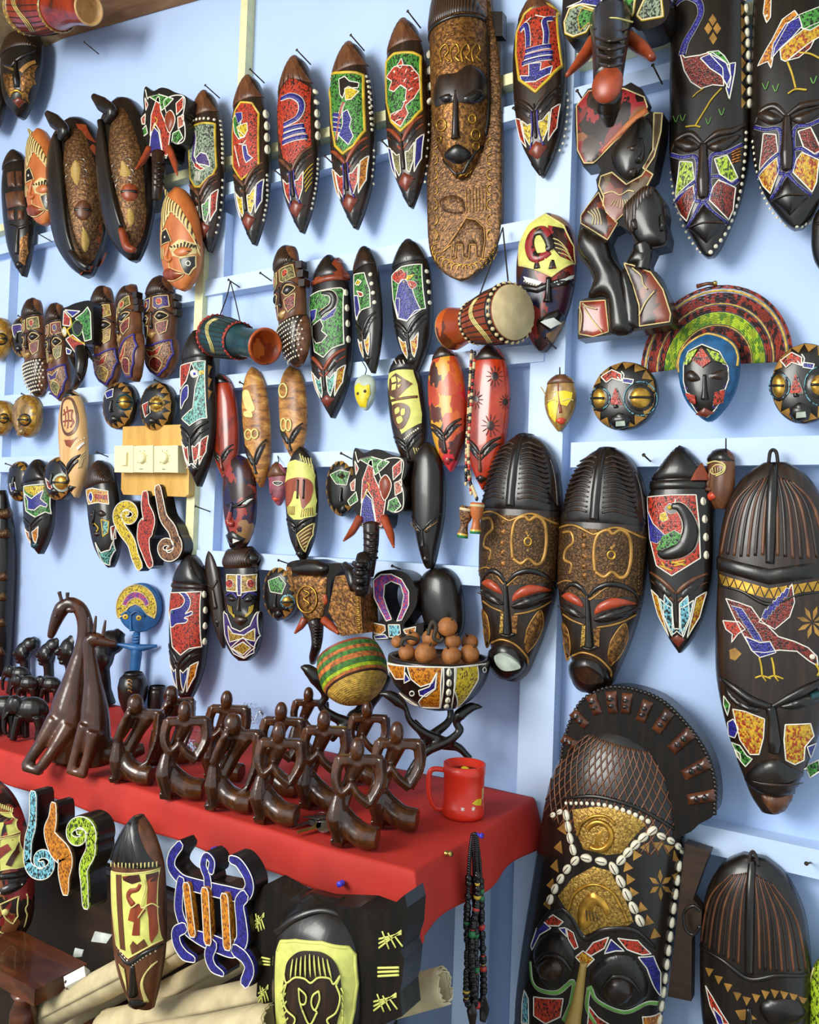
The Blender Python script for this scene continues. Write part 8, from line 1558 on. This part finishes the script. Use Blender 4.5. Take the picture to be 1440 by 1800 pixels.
# --- left mask
m = Dome('patterned_mask', 'cream and dark red mask cut by the lower left edge', (-95, 1372, 61, 1674), [(0, .2), (.06, .5), (.14, .72), (.25, .88), (.4, .97), (.6, 1), (.8, .9), (.92, .6), (1, .25)], dx=-20, mat='splash_dark', yabs=YB+.02, depth=.55)
m.zone(.0, .22, 'hair_lines', 'crown', inflate=4)
for k in range(7): m.line('L', f'{2+k*11},{162+k*4} {0+k*11},{184+k*4}', 'cream', 1.3, 'carved_tooth', lift=.003)
m.patch('L', '0,205 60,205 105,240 110,310 0,335', 'lime_cream', 'picture_panel', outline='cream'); m.patch('L', '0,345 110,320 140,400 140,490 60,500 0,510', 'lime_cream', 'picture_panel', outline='cream'); m.patch('L', '20,240 80,235 60,265 20,275', 'splash_dark', 'picture_figure', lift=.002); m.patch('L', '10,300 30,250 40,330 5,350', 'splash_dark', 'picture_figure', lift=.002); m.patch('L', '30,480 80,400 110,350 100,420 60,490', 'splash_earth', 'picture_figure', lift=.002); m.patch('L', '0,390 40,370 60,400 0,450', 'redpaint', 'picture_figure', lift=.002)
m.ridge('L', '0,545 80,535 165,520', [5, 6, 4], 'black_wood', 'brow'); m.patch('L', '0,610 60,575 140,560 100,610 20,640', 'black_wood', 'eye', smooth=True, inflate=5); m.studs('L', '5,625 60,600 115,582', 8, 1.6, lift=.003); m.patch('L', '0,690 100,645 95,750 70,790 30,760', 'splash_dark', 'cheek_panel', outline='cream', ow=1.3); m.studs('L', '28,730', 0, 6, 'cream'); m.patch('L', '0,830 90,845 0,915', 'black_wood', 'lips', inflate=4, outline='cream'); m.line('L', '140,630 155,670 135,710 150,760 140,800', 'cream', 1.3)
# --- scroll sign in front
s = Arms('scroll_sign', 'turquoise, orange and lime beaded sign with two spirals before the table', (115, 1485), .032, yabs=YB-.0, base_py=1600)
s.arm('L', [(180, 112), (180, 190), (176, 270), (156, 350)] + spiral(226, 462, 76, 14, 1.35, 3.3, -1), [12, 13, 14, 12, 9.5, 9, 8.5, 8, 7], 'b_sky')
s.arm('L', '290,168 285,240 270,310 300,380 350,440 345,530 352,615', [10, 14, 20, 27, 26, 19, 12], 'b_orange'); s.arm('L', [(462, 690), (456, 580), (452, 490), (488, 410)] + spiral(424, 316, 74, 14, 1.35, .5, -1), [10, 15, 15, 12, 9.5, 9, 8.5, 8, 7], 'b_lime')
# --- turtle ornament
s = Arms('turtle_ornament', 'blue beaded turtle ornament with orange bars leaning by the lion mask', (375, 1600), .026, yabs=YB-.03, base_py=1725)
s.arm('L', '955,375 915,430 910,490 950,545 1000,575 1090,600 1200,625 1290,640 1320,600 1310,540 1265,470 1225,450', [10.2, 11.6, 13, 13, 14.5, 14.5, 14.5, 14.5, 13, 11.6, 11.6, 8.7], 'b_blue'); s.arm('L', '1105,590 1100,540 1080,480 1095,430 1125,460 1120,510', [11.6, 10.2, 10.2, 7.25, 8.7, 8.7], 'b_blue')
s.arm('L', '965,560 955,640 955,720 985,800 1040,850 1140,890 1230,920 1290,890', [11.6, 13, 13, 13, 17.4, 17.4, 17.4, 13], 'b_blue'); s.arm('L', '1300,640 1275,680 1285,770 1290,860 1270,910', [13, 13, 14.5, 15.9, 14.5], 'b_blue')
s.arm('L', '985,805 945,830 950,890 985,945 1035,970', [11.6, 13, 13, 13, 7.25], 'b_blue'); s.arm('L', '1140,890 1120,950 1140,1010 1190,1045', [13, 13, 11.6, 5.8], 'b_blue'); s.arm('L', '1260,920 1310,960 1335,1020 1310,1090', [13, 13, 13, 11.6], 'b_blue')
for a, b_ in ((('1005,585'), ('1035,830')), (('1105,610'), ('1120,870')), (('1210,640'), ('1225,895'))): s.arm('L', a+' '+b_, 11, 'b_orange', smooth=False, name='bar')
# --- chair corner
CH = on_y(40, 1740, YB-.10); cr = thing('wooden_chair', 'glossy brown wooden chair corner with a turned leg at the lower left', 'chair', (CH[0], CH[1], 0))
zs = on_y(30, 1722, YB-.10)[2]; xs = on_y(62, 1722, YB-.10)[0]
mk('seat', *box((xs-.2, YB-.05, zs-.014), (.4, .10, .028)), 'chair_wood', cr, False)
k = depth_of(CH)/F_PX; lx = on_y(38, 1760, YB-.09)[0]
mk('leg', *lathe([(0, 0), (.012, 0), (.016, zs*.2), (.02, zs*.5), (.014, zs*.62), (.022, zs*.66), (.014, zs*.70), (.024, zs*.80), (.022, zs*.88), (.015, zs*.92), (.022, zs-.028), (0, zs-.028)], 20, (lx, YB-.085, 0), (0, 0, 1)), 'chair_wood', cr)
mk('leg', *lathe([(0, 0), (.012, 0), (.02, zs*.5), (.022, zs-.028), (0, zs-.028)], 16, (lx-.34, YB-.085, 0), (0, 0, 1)), 'chair_wood', cr)
for x, y0, y1 in ((-20, 1660, 1722), (50, 1668, 1722)): pass
# --- charger and cards
f_ = Fig(135, 1728, O=on_y(135, 1728, YB-.04)); cg = thing('charger', 'white plug charger lying on the canvas roll', 'charger', f_.O)
V, Fc = f_.tube('L', '355,1110 460,1050', [14, 14], 0, 4, .7); mk('housing', V, Fc, 'plastic_white', cg, False)
for q in ((352, 1090), (362, 1122)): V, Fc = f_.ell('L', q, (1.5, 2, 3), -6); mk('socket', V, Fc, 'slit', cg)
for pts, lb in (('480,885 500,832 590,850 560,895', 'pale paper card leaning on the dark chest'), ('382,970 395,920 440,930 430,965', 'cream paper scrap beside the dark chest')):
    q = np.array([on_y(*topx('L', [p])[0], YB+.03) for p in parse(pts)]); b2 = q+np.array((0, .0015, 0)); o = mk('paper_card', np.vstack([q, b2]), [(0, 1, 2, 3), (7, 6, 5, 4), (0, 4, 5, 1), (1, 5, 6, 2), (2, 6, 7, 3), (3, 7, 4, 0)], 'paper', None, False); tag(o, lb, 'paper')
# ================================================================= bare nails
for px, py, wh in ((361, 150, 'above the stork mask'), (440, 122, 'above the goblet mask'), (522, 88, 'above the curled-sign mask'), (617, 62, 'above the torch mask'), (717, 20, 'above the seahorse mask'), (402, 492, 'holding the cord of the teal drum'), (458, 480, 'in the rail right of the teal drum cord'),
    (484, 300, 'between the goblet and curled-sign masks'), (572, 275, 'between the curled-sign and torch masks'), (672, 248, 'between the torch and seahorse masks'), (903, 190, 'left of the purple serpent mask'), (1015, 160, 'left of the two-women plaque headwrap'), (1148, 115, 'just below the right orange tusk'), (1132, 800, 'in the rail above the black bird mask'), (422, 672, 'between the red-brown and scorched masks'),
    (600, 797, 'above the round mask beside the middle elephant'), (490, 985, 'above the round mask beside the copper elephant'), (690, 995, 'above the loop-headed cross'), (344, 890, 'in the yellow strip beside the parrot mask'), (12, 425, 'left of the narrow block-carved mask'), (66, 410, 'right of the narrow block-carved mask'), (32, 555, 'above the small round beaded mask'), (38, 692, 'above the small gilded mask'),
    (88, 692, 'under the white-dotted beard at far left'), (10, 815, 'at the far left of the lower rail'), (170, 795, 'left of the switches'), (272, 668, 'above the speckled round mask'), (1418, 1518, 'in the lower right rail'), (961, 596, 'in the rail end under the painted bird mask'), (148, 74, 'in the bare wall under the drum')): nail(px, py, wh)
